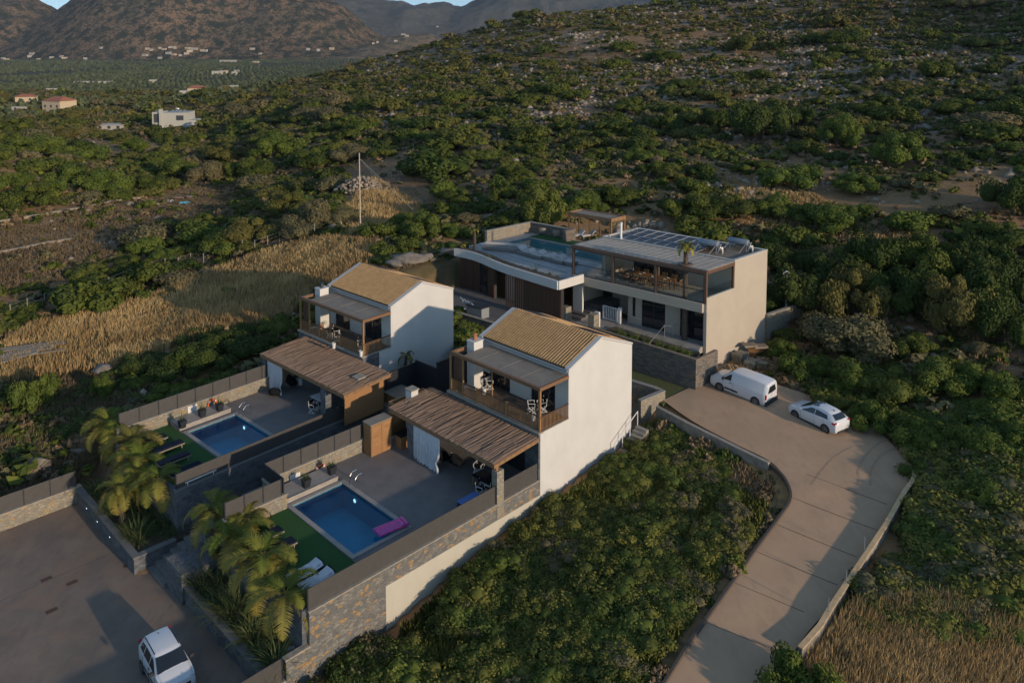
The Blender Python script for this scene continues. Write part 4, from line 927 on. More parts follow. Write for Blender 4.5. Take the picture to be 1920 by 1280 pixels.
# solar water heaters
for lab, v, u, sc_ in (('solar water heater with grey tank, nearer the side wall parapet', -1.0, 8.1, 1), ('solar water heater with grey tank, nearer the solar panels', -2.5, 5.9, 1)):
    T = Thing(F3, 'water_heater', lab, 'water heater', 'roof water heaters', org=(v, u, 8.5))
    vv = v-2.; g = MB(); g.lathe([(.02, vv), (.26, vv+.03), (.29, vv+.1), (.29, vv+1.75), (.26, vv+1.82), (.02, vv+1.85)], 16, (0, u, 9.35), 'x'); T.part('tank', g, tank, smooth=True)
    g = MB()
    for k in (vv+.15, vv+1.7): g.bar((k, u-.1, 8.52), (k, u, 9.1), .05); g.bar((k, u+.9, 8.55), (k, u+.1, 9.1), .05); g.bar((k, u-1.3, 8.6), (k, u-.1, 9.3), .04)
    g.bar((vv+1.9, u-.2, 8.6), (vv+2.0, u+.2, 9.4), .05); g.bar((vv+1.9, u+.7, 8.52), (vv+1.9, u+.1, 9.35), .05); T.part('stand', g, alu)
    g = MB(); g.bar((vv+.95, u+1.35, 8.62), (vv+.95, u+.2, 9.2), 1.7, .07); T.part('collector', g, pv)
    g = MB(); g.tube([(vv+1.9, u, 9.3), (vv+2.3, u-.1, 9.2), (vv+2.35, u-.2, 8.6)], .04, 6); g.tube([(vv+1.9, u+.1, 9.1), (vv+2.1, u+.3, 8.9), (vv+2.1, u+.3, 8.55)], .05, 6); T.part('pipes', g, alu)
# stone retaining wall, garden terrace, steps, gate
PW = [at(px, py, 2.75) for px, py in ((1112,613),(1140,621.5),(1306,673),(1343,655.5))]; 
wallline('garden_retaining_wall', [(p[0], p[1], 2.7) for p in PW], 0, -.4, .3, stone_3, M('brown_capping', (.24, .18, .12), .9, (.17, .13, .09), 4), 'ledge stone retaining wall with planting, above the small lawn')
g = MB(); q = [F3.p(px, py, 2.75) for px, py in ((1112,609),(1140,617),(1303,668))]
g.prism([q[0], q[1], (q[2][0]-.25, q[2][1]+.2), (-.3, -.3), (-.3, ZF), (-7.9, ZF), (-12.9, 4.0), (-12.9, q[0][1])], 1.8, G3); solo(F3, 'garden_terrace', g, paving, kind='structure')
g = MB(); q0 = [F3.p(px, py, 2.6) for px, py in ((1135,615),(1303,667))]; band([(q0[0][0], q0[0][1]), (q0[1][0]-.4, q0[1][1])], .1, 1.15, G3-.02, 2.5, g); solo(F3, 'planting_bed', g, plantsoil, kind='structure')
g = MB(); g.box(-27.2, -12.9, -6.3, -.2, 1.0, 2.0); solo(F3, 'lower_garden_terrace', g, M('dark_paving', (.13, .12, .115), .85, (.10, .09, .09), 1.5), kind='structure')
wall_thing(F3, 'garden_low_wall', 'low stone wall at the edge of the lower garden terrace', [(-27.2, -15.5, -6.55, -6.3, .2, 2.15)], [(-27.25, -15.5, -6.6, -6.25, 2.15, 2.2)], stone_3)
T = Thing(F3, 'entrance_steps', 'dark steps climbing inside the recess beside the entrance', 'steps', org=(-11.5, -1.5, 2))
for k in range(7): g = MB(); g.box(-12.95, -11.2, -2.5+k*.6, 4.0, 2.0+k*.16-.0, 2.16+k*.16); T.part('step', g, dark_m if 0 else bpy.data.materials['dark_paving'])
for lab, px, py in (('stone gate post left of the white gate', 1061, 597), ('stone gate post right beside the white gate', 1113, 612)):
    v, u = F3.p(px, py, 2.6); g = MB(); g.box(v-.3, v+.3, u-.35, u+.35, .6, 3.7); solo(F3, 'stone_gate_post', g, stone_l, lab, 'gate post', org=(v, u, .6))
T = Thing(F3, 'garden_gate', 'white barred metal gate standing open beside the stone post', 'gate', org=(-8.6, -2.6, 2.3)); v0, u0_ = F3.p(1131, 597, 2.4); v1, u1_ = F3.p(1157, 604, 2.4)
g = MB(); A, B = Vector((v0, u0_, 0)), Vector((v1, u1_, 0)); zl, zh = 2.45, 3.6
for z in (zl, zh): g.bar(A+Vector((0,0,z)), B+Vector((0,0,z)), .07)
for t in (0, 1): p = A.lerp(B, t); g.bar(p+Vector((0,0,zl)), p+Vector((0,0,zh)), .08)
T.part('gate_frame', g, whitem); g = MB()
for k in range(1, 8): p = A.lerp(B, k/8); g.bar(p+Vector((0,0,zl)), p+Vector((0,0,zh)), .05)
T.part('bars', g, whitem); g = MB(); p = B+Vector((.2, .1, 0)); g.box(p.x-.12, p.x+.12, p.y-.12, p.y+.12, 2.2, 3.75); T.part('gate_pier', g, whitem)
g = MB(); p = F3.p(1122, 610, 2.4); g.box(p[0]-.35, p[0]+.1, p[1]-.1, p[1]+.1, 2.0, 3.6); T.part('meter_box', g, whitem)
T = Thing(F3, 'stair_handrail', 'thin metal handrail on the terrace in front of the sliding door', 'handrail', 'metal handrails of the garden terrace', org=(-2, -1, G3))
g = MB(); pts = [F3.p(1218, 641, 3.0)+(2.9,), F3.p(1246, 612, 3.2)+(3.3,), F3.p(1262, 614, 3.2)+(3.3,), F3.p(1272, 609, 3.2)+(3.4,)]
g.tube(pts, .025, 6); T.part('rail', g, alu)
for p in pts: g = MB(); g.tube([(p[0], p[1], G3), p], .02, 6); T.part('post', g, alu)
T = Thing(F3, 'stair_handrail', 'thin metal handrail between the gate and the large sliding door', 'handrail', 'metal handrails of the garden terrace', org=(-7, -1, G3))
g = MB(); pts = [F3.p(1157, 587, 3.2)+(3.3,), F3.p(1177, 577, 3.3)+(3.4,), F3.p(1177.5, 590, 3.2)+(3.2,), F3.p(1202, 599, 3.2)+(3.2,)]; g.tube(pts, .025, 6); T.part('rail', g, alu)
for p in pts[::2]: g = MB(); g.tube([(p[0], p[1], G3), p], .02, 6); T.part('post', g, alu)
# lawn between villas and house, sunken yard wall, back garden wall
g = MB(); g.prism([at(1180,652,.3), at(1306,717,.3), at(1243,757,.3), at(1180,722,.3)], -.3, .28); solo(W, 'lawn', g, M('lawn_grass', (.055, .075, .018), .95, (.10, .095, .03), 6, bm=.6), kind='structure')
P = [at(1180, 712, .95)+(.95,), at(1231, 727.5, .95)+(.95,), at(1244, 732, .95)+(.95,), at(1199, 751, .95)+(.95,)]
wallline('sunken_yard_wall', P, 0, -102.4, .3, stone_l, M('grey_capping4', (.27, .25, .22), .9), 'pale stone wall around the sunken yard behind the near villa')
P = [at(1440, 549, 2.9)+(2.9,), at(1474, 556, 2.9)+(2.9,), at(1470, 566, 2.5)+(2.5,)]
wallline('back_garden_wall', [F3.w(.1, 9.1)+(2.9,), F3.w(.6, 14.)+(2.9,), F3.w(-1.5, 14.6)+(2.9,)], 0, -2., .3, stone_l, capm, 'stone garden wall behind the tall side wall of the modern house')
T = Thing(W, 'garden_stairs', 'narrow concrete stairs with pale rail behind the near villa', 'stairs', org=(9.2, 53.6, -1)); 
for k in range(9): g = MB(); x, y = F2.w(.35, 7.2+k*.3); g.mbox(Matrix.Translation((x, y, 0)) @ Matrix.Rotation(-F2.t, 4, 'Z'), -.05, .9, -.15, .17, -2, -1.2+k*.17); T.part('step', g, beton)
g = MB(); A, B = F2.w(.35, 7.1), F2.w(.35, 9.7); g.bar(A+(-.2,), B+(1.2,), .05); [g.bar(tuple(np.array(A)+(np.array(B)-np.array(A))*t)+(-1.3+1.5*t,), tuple(np.array(A)+(np.array(B)-np.array(A))*t)+(-.2+1.4*t,), .05) for t in (0, .33, .66, 1)]; T.part('handrail', g, whitem)
# ---------------------------------------------------------------- furniture builders
def lounger(matt, frm, name='sun_lounger', lab='', grp=None, towel=None, back=.0, cat='sun lounger'):
    T = Thing(W, name, lab, cat, grp); g = MB()
    g.box(-1, 1, -.34, -.28, .24, .31); g.box(-1, 1, .28, .34, .24, .31); g.box(-1, -.94, -.28, .28, .24, .31); g.box(.94, 1, -.28, .28, .24, .31)
    for x in (-.5, 0, .5): g.box(x-.03, x+.03, -.28, .28, .25, .29)
    T.part('frame', g, frm)
    for x in (-.85, .8):
        for y in (-.31, .31): g = MB(); g.box(x-.03, x+.03, y-.03, y+.03, 0, .24); T.part('leg', g, frm)
    g = MB(); g.box(-.97, .35, -.31, .31, .315, .40); T.part('seat_cushion', g, matt, bev=.015)
    g = MB(); an = back; c, s_ = math.cos(an), math.sin(an); M_ = Matrix.Translation((.36, 0, .315)) @ Matrix.Rotation(-an, 4, 'Y'); g.mbox(M_, 0, .62, -.31, .31, 0, .085); T.part('back_cushion', g, matt, bev=.015)
    if towel:
        g = MB(); n = 12; vs = []
        for i in range(n+1):
            for j in range(7):
                x = -.9+1.75*i/n; y = -.40+.8*j/6; z = .43 if x < .36 else .43+(x-.36)*math.tan(an)
                if abs(y) > .33: z -= .12
                vs.append((x, y*(1+.04*math.sin(i*1.7)), z+.012*math.sin(i*2.1+j)))
        g.add(vs, [(i*7+j, (i+1)*7+j, (i+1)*7+j+1, i*7+j+1) for i in range(n) for j in range(6)]); T.part('towel', g, towel, smooth=80)
    return T.e
def chair_director(lab, grp, fab=fabk, frm=whitem):
    T = Thing(W, 'director_chair', lab, 'chair', grp); g = MB()
    for x in (-.27, .27): g.bar((x, -.24, 0), (x, .22, .44), .035); g.bar((x, .24, 0), (x, -.22, .44), .035); g.bar((x, -.26, .02), (x, .26, .02), .03); g.bar((x, .2, .44), (x, .24, .88), .03); g.bar((x, -.25, .62), (x, .25, .64), .05, .02); g.bar((x, -.22, .44), (x, -.22, .62), .03)
    for y in (-.22, .2): g.bar((-.27, y, .02), (.27, y, .43), .025); g.bar((.27, y, .02), (-.27, y, .43), .025)
    T.part('frame', g, frm); g = MB(); g.box(-.26, .26, -.22, .2, .43, .455); T.part('seat', g, fab); g = MB(); g.box(-.27, .27, .2, .225, .66, .86); T.part('backrest', g, fab); return T.e
def table(lab, sx, sy, hgt, top, legm, name='dining_table', cat='table'):
    T = Thing(W, name, lab, cat); g = MB(); g.box(-sx/2, sx/2, -sy/2, sy/2, hgt-.05, hgt); T.part('table_top', g, top)
    for x in (-1, 1):
        for y in (-1, 1): g = MB(); cx, cy = x*(sx/2-.07), y*(sy/2-.07); g.box(cx-.03, cx+.03, cy-.03, cy+.03, 0, hgt-.05); T.part('leg', g, legm)
    return T.e
def beanbag(lab):
    T = Thing(W, 'bean_bag', lab, 'bean bag', 'black bean bags on the terraces'); g = MB(); vs = []; n = 14
    for j in range(9):
        t = j/8
        for k in range(n):
            a = 2*math.pi*k/n; r = .55*math.sin(math.pi*(t*.96+.02))**.6*(1-.25*t); x = r*math.cos(a)-.28*t*t; y = r*math.sin(a)*.8; vs.append((x+.03*math.sin(3*a+t*5), y, .02+.78*t**1.1*(1-.45*max(0, math.cos(a))*(1-.3*t))))
    g.add(vs, [(j*n+k, j*n+(k+1) % n, (j+1)*n+(k+1) % n, (j+1)*n+k) for j in range(8) for k in range(n)]+[tuple(range(n)), tuple(8*n+k for k in range(n))]); T.part('bag', g, fabk, smooth=80); return T.e
# loungers of the two pools: head towards the palms
lp = lounger(fabn, wood_g, lab='', grp='loungers on the green turf', back=.0)
L1 = [((311,814),'dark lounger at the far left, half under the palm fronds'),((342,825),'dark lounger second from the far wall on the left turf'),((354,847),'dark lounger third from the far wall on the left turf'),((376.6,866),'dark lounger nearest the pool screen on the left turf')]
for (p, lab) in L1: v, u = F1.p(p[0], p[1], .35); fplace(lp, F1, v, u-1.0, -.02, math.pi/2+math.pi*0, lab, 'loungers on the left turf')
for p, lab in (((527.8,988),'dark lounger furthest from the road on the near turf'),((552,1008.7),'dark lounger beside the towel covered pair on the near turf')):
    v, u = F2.p(p[0], p[1], .35); fplace(lp, F2, v, u-1.0, -.02, math.pi/2, lab, 'loungers on the near turf')
lt = lounger(fabk, black_m, lab='', grp='loungers on the near turf', towel=fabw, back=.25)
for p, lab in (((603,1050),'lounger under a thick white towel, beside the dark pair'),((624,1066),'lounger with white towel closest to the long grey screen')):
    v, u = F2.p(p[0], p[1], .4); fplace(lt, F2, v, u-1.0, -.02, math.pi/2, lab, 'loungers on the near turf')
v, u = F1.p(398, 874, .4); fplace(lounger(fabw, whitem, lab='', grp='loungers on the left turf'), F1, v, u-.9, -.02, math.pi/2, 'pale lounger closest to the screen on the left turf')
# roof terrace loungers and sofas
def daybed(lab, w=1.0, L=1.9):
    T = Thing(W, 'daybed', lab, 'daybed', 'grey daybeds on the roof terrace'); g = MB(); g.box(-L/2, L/2, -w/2, w/2, .05, .32); T.part('base', g, fabg, bev=.03)
    g = MB(); g.mbox(Matrix.Translation((L/2-.55, 0, .33)) @ Matrix.Rotation(-.6, 4, 'Y'), 0, .62, -w/2+.04, w/2-.04, 0, .14); T.part('backrest', g, M('pale_cushion', (.50, .47, .44), .95) if 'pale_cushion' not in bpy.data.materials else bpy.data.materials['pale_cushion'], bev=.03)
    g = MB(); g.box(-L/2+.05, L/2-.6, -w/2+.05, w/2-.05, .325, .4); T.part('cushion', g, bpy.data.materials['pale_cushion'], bev=.02); return T.e
db = daybed('')
for i, (px, py, sc_) in enumerate(((989,473,1.1),(1006,478,1),(1026,481,1),(1047,487,1),(1064,490,1))):
    v, u = F3.p(px, py, 6.0); x, y = F3.w(v, u); place(db, x, y, 5.75, 2.35, ('large grey daybed leftmost in the row by the roof pool', 'grey daybed second from the left by the roof pool', 'grey daybed in the middle of the row by the roof pool', 'grey daybed fourth from the left by the roof pool', 'grey daybed at the right end, next to the pergola frame')[i], sc=sc_)
T = Thing(W, 'outdoor_sofa', 'long grey sofa block at the left end of the roof pool', 'sofa'); g = MB(); g.box(-2.4, 2.4, -.6, .6, .05, .38); T.part('seat', g, fabg, bev=.03); g = MB(); g.box(-2.4, 2.4, .35, .6, .38, .62); T.part('backrest', g, bpy.data.materials['pale_cushion'], bev=.03)
v, u = F3.p(948, 465, 6.0); x, y = F3.w(v, u); place(T.e, x, y, 5.75, -.35)
def egg(lab, col=wood_g):
    T = Thing(W, 'wicker_chair', lab, 'chair', 'wicker chairs behind the roof pool'); g = MB(); n = 12; vs = []
    for j in range(7):
        t = j/6
        for k in range(n+1): a = -2.2+4.4*k/n; r = .45+.1*math.sin(t*3); vs.append((r*math.cos(a)*(1-.2*t), r*math.sin(a), .15+.65*t*(1-.4*(abs(a)/2.2)**3)))
    g.add(vs, [(j*(n+1)+k, j*(n+1)+k+1, (j+1)*(n+1)+k+1, (j+1)*(n+1)+k) for j in range(6) for k in range(n)]); T.part('shell', g, col, smooth=80)
    g = MB(); g.lathe([(.02, .1), (.4, .1), (.42, .2), (.4, .3), (.02, .34)], 12); T.part('cushion', g, fabg); return T.e
eg = egg('')
for px, py, lab in ((1018, 435, 'round wicker chair further from the loungers, behind the roof pool'), (1045, 440, 'round wicker chair nearer the white loungers, behind the roof pool')): v, u = F3.p(px, py, 6.); x, y = F3.w(v, u); place(eg, x, y, 5.78, -2.2, lab)
wl_ = lounger(bpy.data.materials['pale_cushion'], wood_g, lab='', grp='reclined loungers behind the roof pool', back=.75)
for px, py, lab in ((1083, 442, 'reclined lounger beside the stone pier behind the roof pool'), (1103, 442, 'reclined lounger beside the flat roof behind the roof pool')): v, u = F3.p(px, py, 6.); x, y = F3.w(v, u); place(wl_, x, y, 5.78, .55, lab)
# dining set behind the glass
tb = table('long wooden dining table with set places on the glazed upper terrace', 4.6, 1.0, .76, wood_o, wood_d)
vc = (v_at(F3, 1178, 2.0, 6.6)+v_at(F3, 1262, 2.0, 6.6))/2; x, y = F3.w(vc, 1.9); place(tb, x, y, FLZ, -.688)
def wchair():
    T = Thing(W, 'dining_chair', '', 'chair', 'slatted chairs around the upper dining table'); g = MB(); g.box(-.25, .25, -.25, .25, .42, .46); T.part('seat', g, wood_o)
    g = MB(); [g.bar((x, .24, .46), (x, .3, .9), .03) for x in (-.22, -.1, 0, .1, .22)]; g.bar((-.25, .3, .9), (.25, .3, .9), .05); T.part('backrest', g, wood_o)
    for x in (-.22, .22):
        for yy in (-.22, .22): g = MB(); g.box(x-.02, x+.02, yy-.02, yy+.02, 0, .42); T.part('leg', g, wood_d)
    return T.e
wc = wchair(); nm = ('first', 'second', 'third', 'fourth', 'fifth')
for i in range(5):
    for sgn in (-1, 1):
        x, y = F3.w(vc-1.9+i*.92, 1.9+sgn*.72); place(wc, x, y, FLZ, -.688+(math.pi if sgn < 0 else 0), 'wooden chair %s from the pool end, %s side of the upper table' % (nm[i], 'glass' if sgn < 0 else 'house'))
for e, t in ((-2.75, 1), (2.75, -1)): x, y = F3.w(vc+e, 1.9); place(wc, x, y, FLZ, -.688+t*math.pi/2, 'wooden chair at the %s head of the upper table' % ('pool' if e < 0 else 'palm'))
for i in range(8):
    x, y = F3.w(vc-1.9+(i//2)*1.2, 1.65+(i % 2)*.5); g = MB(); g.lathe([(.0, .0), (.12, .01), (.14, .03)], 10); o = solo(W, 'plate', g, whitem, 'small white plate laid on the long upper table', 'plate', 'plates on the upper table'); o.location = (x, y, FLZ+.765)
# bar with stools in the lower garden
T = Thing(F3, 'garden_bar', 'grey stone garden bar with dark doors between stools and shrubs', 'bar', org=(-19.5, -5, 2)); v, u = F3.p(897, 588, 2.2); g = MB(); g.box(v-.9, v+.9, u-.5, u+.4, 2.0, 2.95); T.part('bar_body', g, zinc); g = MB(); g.box(v-1., v+1., u-.6, u+.5, 2.95, 3.02); T.part('bar_top', g, dark_m)
def stool():
    T = Thing(W, 'bar_stool', '', 'stool', 'pale stools at the garden bar'); g = MB(); g.lathe([(.0, .78), (.2, .78), (.22, .84), (.0, .86)], 12); T.part('seat', g, M('pale_blue_seat', (.42, .50, .55), .7), smooth=True)
    g = MB(); g.lathe([(.25, 0), (.05, .05), (.04, .78)], 10); T.part('pedestal', g, whitem, smooth=True); g = MB(); g.bar((-.2, .2, .86), (.2, .2, 1.1), .04, .2); T.part('backrest', g, bpy.data.materials['pale_blue_seat']); return T.e
st_ = stool()
for i, (px, py) in enumerate(((868,579),(875,583),(882,587),(889,591))): x, y = at(px, py, 2.0); place(st_, x, y, 2.0, 2.4, '%s pale blue stool %s' % (('first', 'second', 'third', 'fourth')[i], ('at the far end of the bar row', 'from the far end of the bar row', 'from the far end of the bar row', 'right beside the grey garden bar')[i]))
# terrace furniture of the villas
cd = chair_director('', 'white framed director chairs')
def put(root, fr, px, py, z, rz, lab, sc=None, grp=None): v, u = fr.p(px, py, z); return fplace(root, fr, v, u, z, rz, lab, grp, sc)
put(cd, F2, 898, 886, 0, .3, 'director chair alone beneath the near pergola edge'); put(cd, F2, 902, 928, 0, 1.9, 'director chair at the dark table, pool side of the near terrace'); put(cd, F2, 919, 925, 0, -1.4, 'director chair at the dark table beside the near stone pillar')
put(cd, F1, 588, 772, 0, 1.9, 'director chair hung with white towel on the left terrace'); put(cd, F1, 603, 768, 0, .2, 'director chair near the stone pillar of the left terrace'); put(cd, F1, 633, 783, 0, -1.3, 'director chair under the right end of the left pergola')
put(cd, F2, 917, 727, 3.03, 2.6, 'director chair draped with white towel on the near balcony'); put(cd, F2, 893, 716, 3.03, -.8, 'director chair by the chimney on the near balcony'); put(cd, F2, 996, 771, 3.03, 2.4, 'director chair at the front corner of the near balcony'); put(cd, F2, 1016, 770, 3.03, -.4, 'director chair near the side rail of the near balcony')
put(cd, F1, 632, 637, 3.03, 2.6, 'director chair in the middle of the left balcony'); put(cd, F1, 619, 631, 3.03, -.8, 'director chair beside the plant on the left balcony'); put(cd, F1, 677, 655, 3.03, 2.4, 'director chair at the front corner of the left balcony')
t2 = table('', .8, .8, .72, fabk, whitem, 'small_table')
put(t2, F2, 905, 720, 3.03, 0, 'small dark topped table on the near balcony'); put(t2, F1, 625, 633, 3.03, 0, 'small dark topped table on the left balcony')
put(table('', 1.5, .9, .74, fabk, wood_y), F2, 910, 915, 0, 0, 'dark topped dining table behind the near stone pillar'); put(table('', 1.5, .9, .74, fabw, wood_y), F1, 603, 762, 0, 0, 'dining table with pale cloth on the left terrace')
bb = beanbag('')
put(bb, F2, 832, 862, 0, .3, 'black bean bag next to the white curtain, near terrace'); put(bb, F2, 858, 872, 0, .6, 'black bean bag in the middle of the near terrace shade'); put(bb, F1, 517, 739, 0, 2.2, 'large black bean bag in front of the left curtain', (1.35, 1.3, .9)); put(bb, F1, 548, 722, 0, .4, 'black bean bag in the shade behind the left curtain')
def pot(): T = Thing(W, 'white_pot', '', 'pot', 'tall white pots'); g = MB(); g.lathe([(.0, 0), (.13, 0), (.19, .55), (.16, .56), (.15, .5), (.0, .48)], 14); T.part('pot_body', g, whitem, smooth=True); g = MB(); g.lathe([(.0, .49), (.15, .5)], 12); T.part('soil', g, plantsoil); return T.e
pt = pot(); put(pt, F2, 848, 866, 0, 0, 'tall white pot between the near bean bags'); put(pt, F1, 564, 721, 0, 0, 'tall white pot beneath the left pergola'); put(pt, F2, 908, 739, 3.03, 0, 'short white pot by the rail of the near balcony', .8); put(pt, F2, 1000, 788, 3.03, 0, 'short white pot at the front corner of the near balcony', .8); put(pt, F1, 626, 653, 3.03, 0, 'short white pot behind the rail of the left balcony', .8); put(pt, F1, 677, 668, 3.03, 0, 'short white pot at the front corner of the left balcony', .8)
T = Thing(W, 'storage_bench', 'blue towel covered bench against the long grey screen', 'bench'); g = MB(); g.box(-.7, .7, -.28, .28, 0, .42); T.part('bench_body', g, dark_m); g = MB(); g.box(-.72, .72, -.33, .33, .42, .46); T.part('towel', g, blue_m); put(T.e, F2, 880, 948, 0, math.pi/2, None)
T = Thing(W, 'pool_float', 'pink and violet inflatable float lying on the pool edge', 'pool float'); g = MB()
for k in range(5): y = -.32+k*.16; g.tube([(-.9, y, .12), (-.45, y, .13), (.0, y, .12), (.5, y, .13)], .095, 10)
T.part('mattress', g, pink, smooth=True); g = MB(); g.tube([(.58, -.38, .13), (.62, 0, .15), (.58, .38, .13)], .12, 10); g.tube([(.82, -.38, .14), (.85, 0, .16), (.82, .38, .14)], .11, 10); T.part('headrest', g, pink, smooth=True); v, u = F2.p(733, 990, .1); fplace(T.e, F2, v, u, .06, math.pi/2-.15)
def ring(fr, v, px, py, lab):
    T = Thing(fr, 'lifebuoy', lab, 'lifebuoy', 'orange lifebuoys', org=(v, 0, 0)); u = bu(fr, v, px, .45); z = z_at(fr, v, u, py); g = MB(); n, m = 24, 8; R0, r0 = .33, .08; vs = []
    for i in range(n):
        for j in range(m): a, b_ = 2*math.pi*i/n, 2*math.pi*j/m; rr = R0+r0*math.cos(b_); vs.append((v+.09+r0*math.sin(b_), u+rr*math.cos(a), z+rr*math.sin(a)))
    g.add(vs, [(i*m+j, ((i+1) % n)*m+j, ((i+1) % n)*m+(j+1) % m, i*m+(j+1) % m) for i in range(n) for j in range(m)]); T.part('ring', g, orange, smooth=80)
    g = MB()
    for k in range(4):
        a = math.pi/4+k*math.pi/2; cy, cz = u+R0*math.cos(a), z+R0*math.sin(a); g.mbox(Matrix.Translation((v+.09, cy, cz)) @ Matrix.Rotation(a, 4, 'X'), -.082, .082, -.082, .082, -.04, .04)
    T.part('bands', g, whitem)
def bu(fr, v, px, z):
    a, b_ = -30., 20.
    for _ in range(40):
        m = (a+b_)/2; x, y = fr.w(v, m)
        if pr(x, y, z+fr.z)[0] < px: a = m
        else: b_ = m
    return a
ring(F2, -10.6, 599, 880, 'orange lifebuoy on the stone wall of the near pool'); ring(F1, -6.5, 397, 757, 'orange lifebuoy on the stone wall of the left pool')
def board(fr, v, px, py, lab):
    u = bu(fr, v, px, .4); z = z_at(fr, v, u, py); T = Thing(fr, 'notice_board', lab, 'sign', 'white pool notices', org=(v, u, z)); g = MB(); g.box(v, v+.03, u-.35, u+.35, z-.38, z+.38); T.part('board', g, whitem)
    g = MB(); 
    for k in range(6): g.box(v+.03, v+.034, u-.27, u+.27-.12*(k % 3), z+.26-k*.1, z+.285-k*.1)
    T.part('printed_lines', g, M('faint_print', (.30, .30, .33), .8) if 'faint_print' not in bpy.data.materials else bpy.data.materials['faint_print'])
board(F2, -10.6, 553, 899, 'white notice board on the near pool wall'); board(F1, -6.5, 361, 769, 'white notice board on the left pool wall')
def ladder(fr, px, py, lab):
    v, u = fr.p(px, py, 0); T = Thing(fr, 'pool_ladder', lab, 'ladder', 'chrome pool ladders', org=(v, u, 0))
    for s in (-.28, .28): g = MB(); g.tube([(v+s, u+.5, 0), (v+s, u+.5, .6), (v+s, u+.38, .82), (v+s, u+.1, .82), (v+s, u-.1, .6), (v+s, u-.2, -.6)], .025, 8); T.part('handrail', g, chrome, smooth=True)
    for k in range(3): g = MB(); g.box(v-.28, v+.28, u-.24, u-.16, -.2-k*.25, -.17-k*.25); T.part('rung', g, chrome)
ladder(F2, 664, 912, 'chrome ladder at the far corner of the near pool'); ladder(F1, 455, 780, 'chrome ladder at the far corner of the left pool')
def uwl(fr, u, vs, lab):
    for i, v in enumerate(vs): T = Thing(fr, 'pool_light', '%s %s' % (('glowing underwater lamp nearer the ladder of', 'glowing underwater lamp further from the ladder of')[i], lab), 'pool lamp', 'underwater pool lamps', org=(v, u, -.6)); g = MB(); g.lathe([(.0, u-.03), (.1, u-.02), (.12, u)], 12, (v, 0, -.55), 'y'); T.part('lens', g, lampm)
uwl(F2, -8.92, (-7.0, -3.2), 'the near pool'); uwl(F1, -8.27, (-3.1, -.1), 'the left pool')
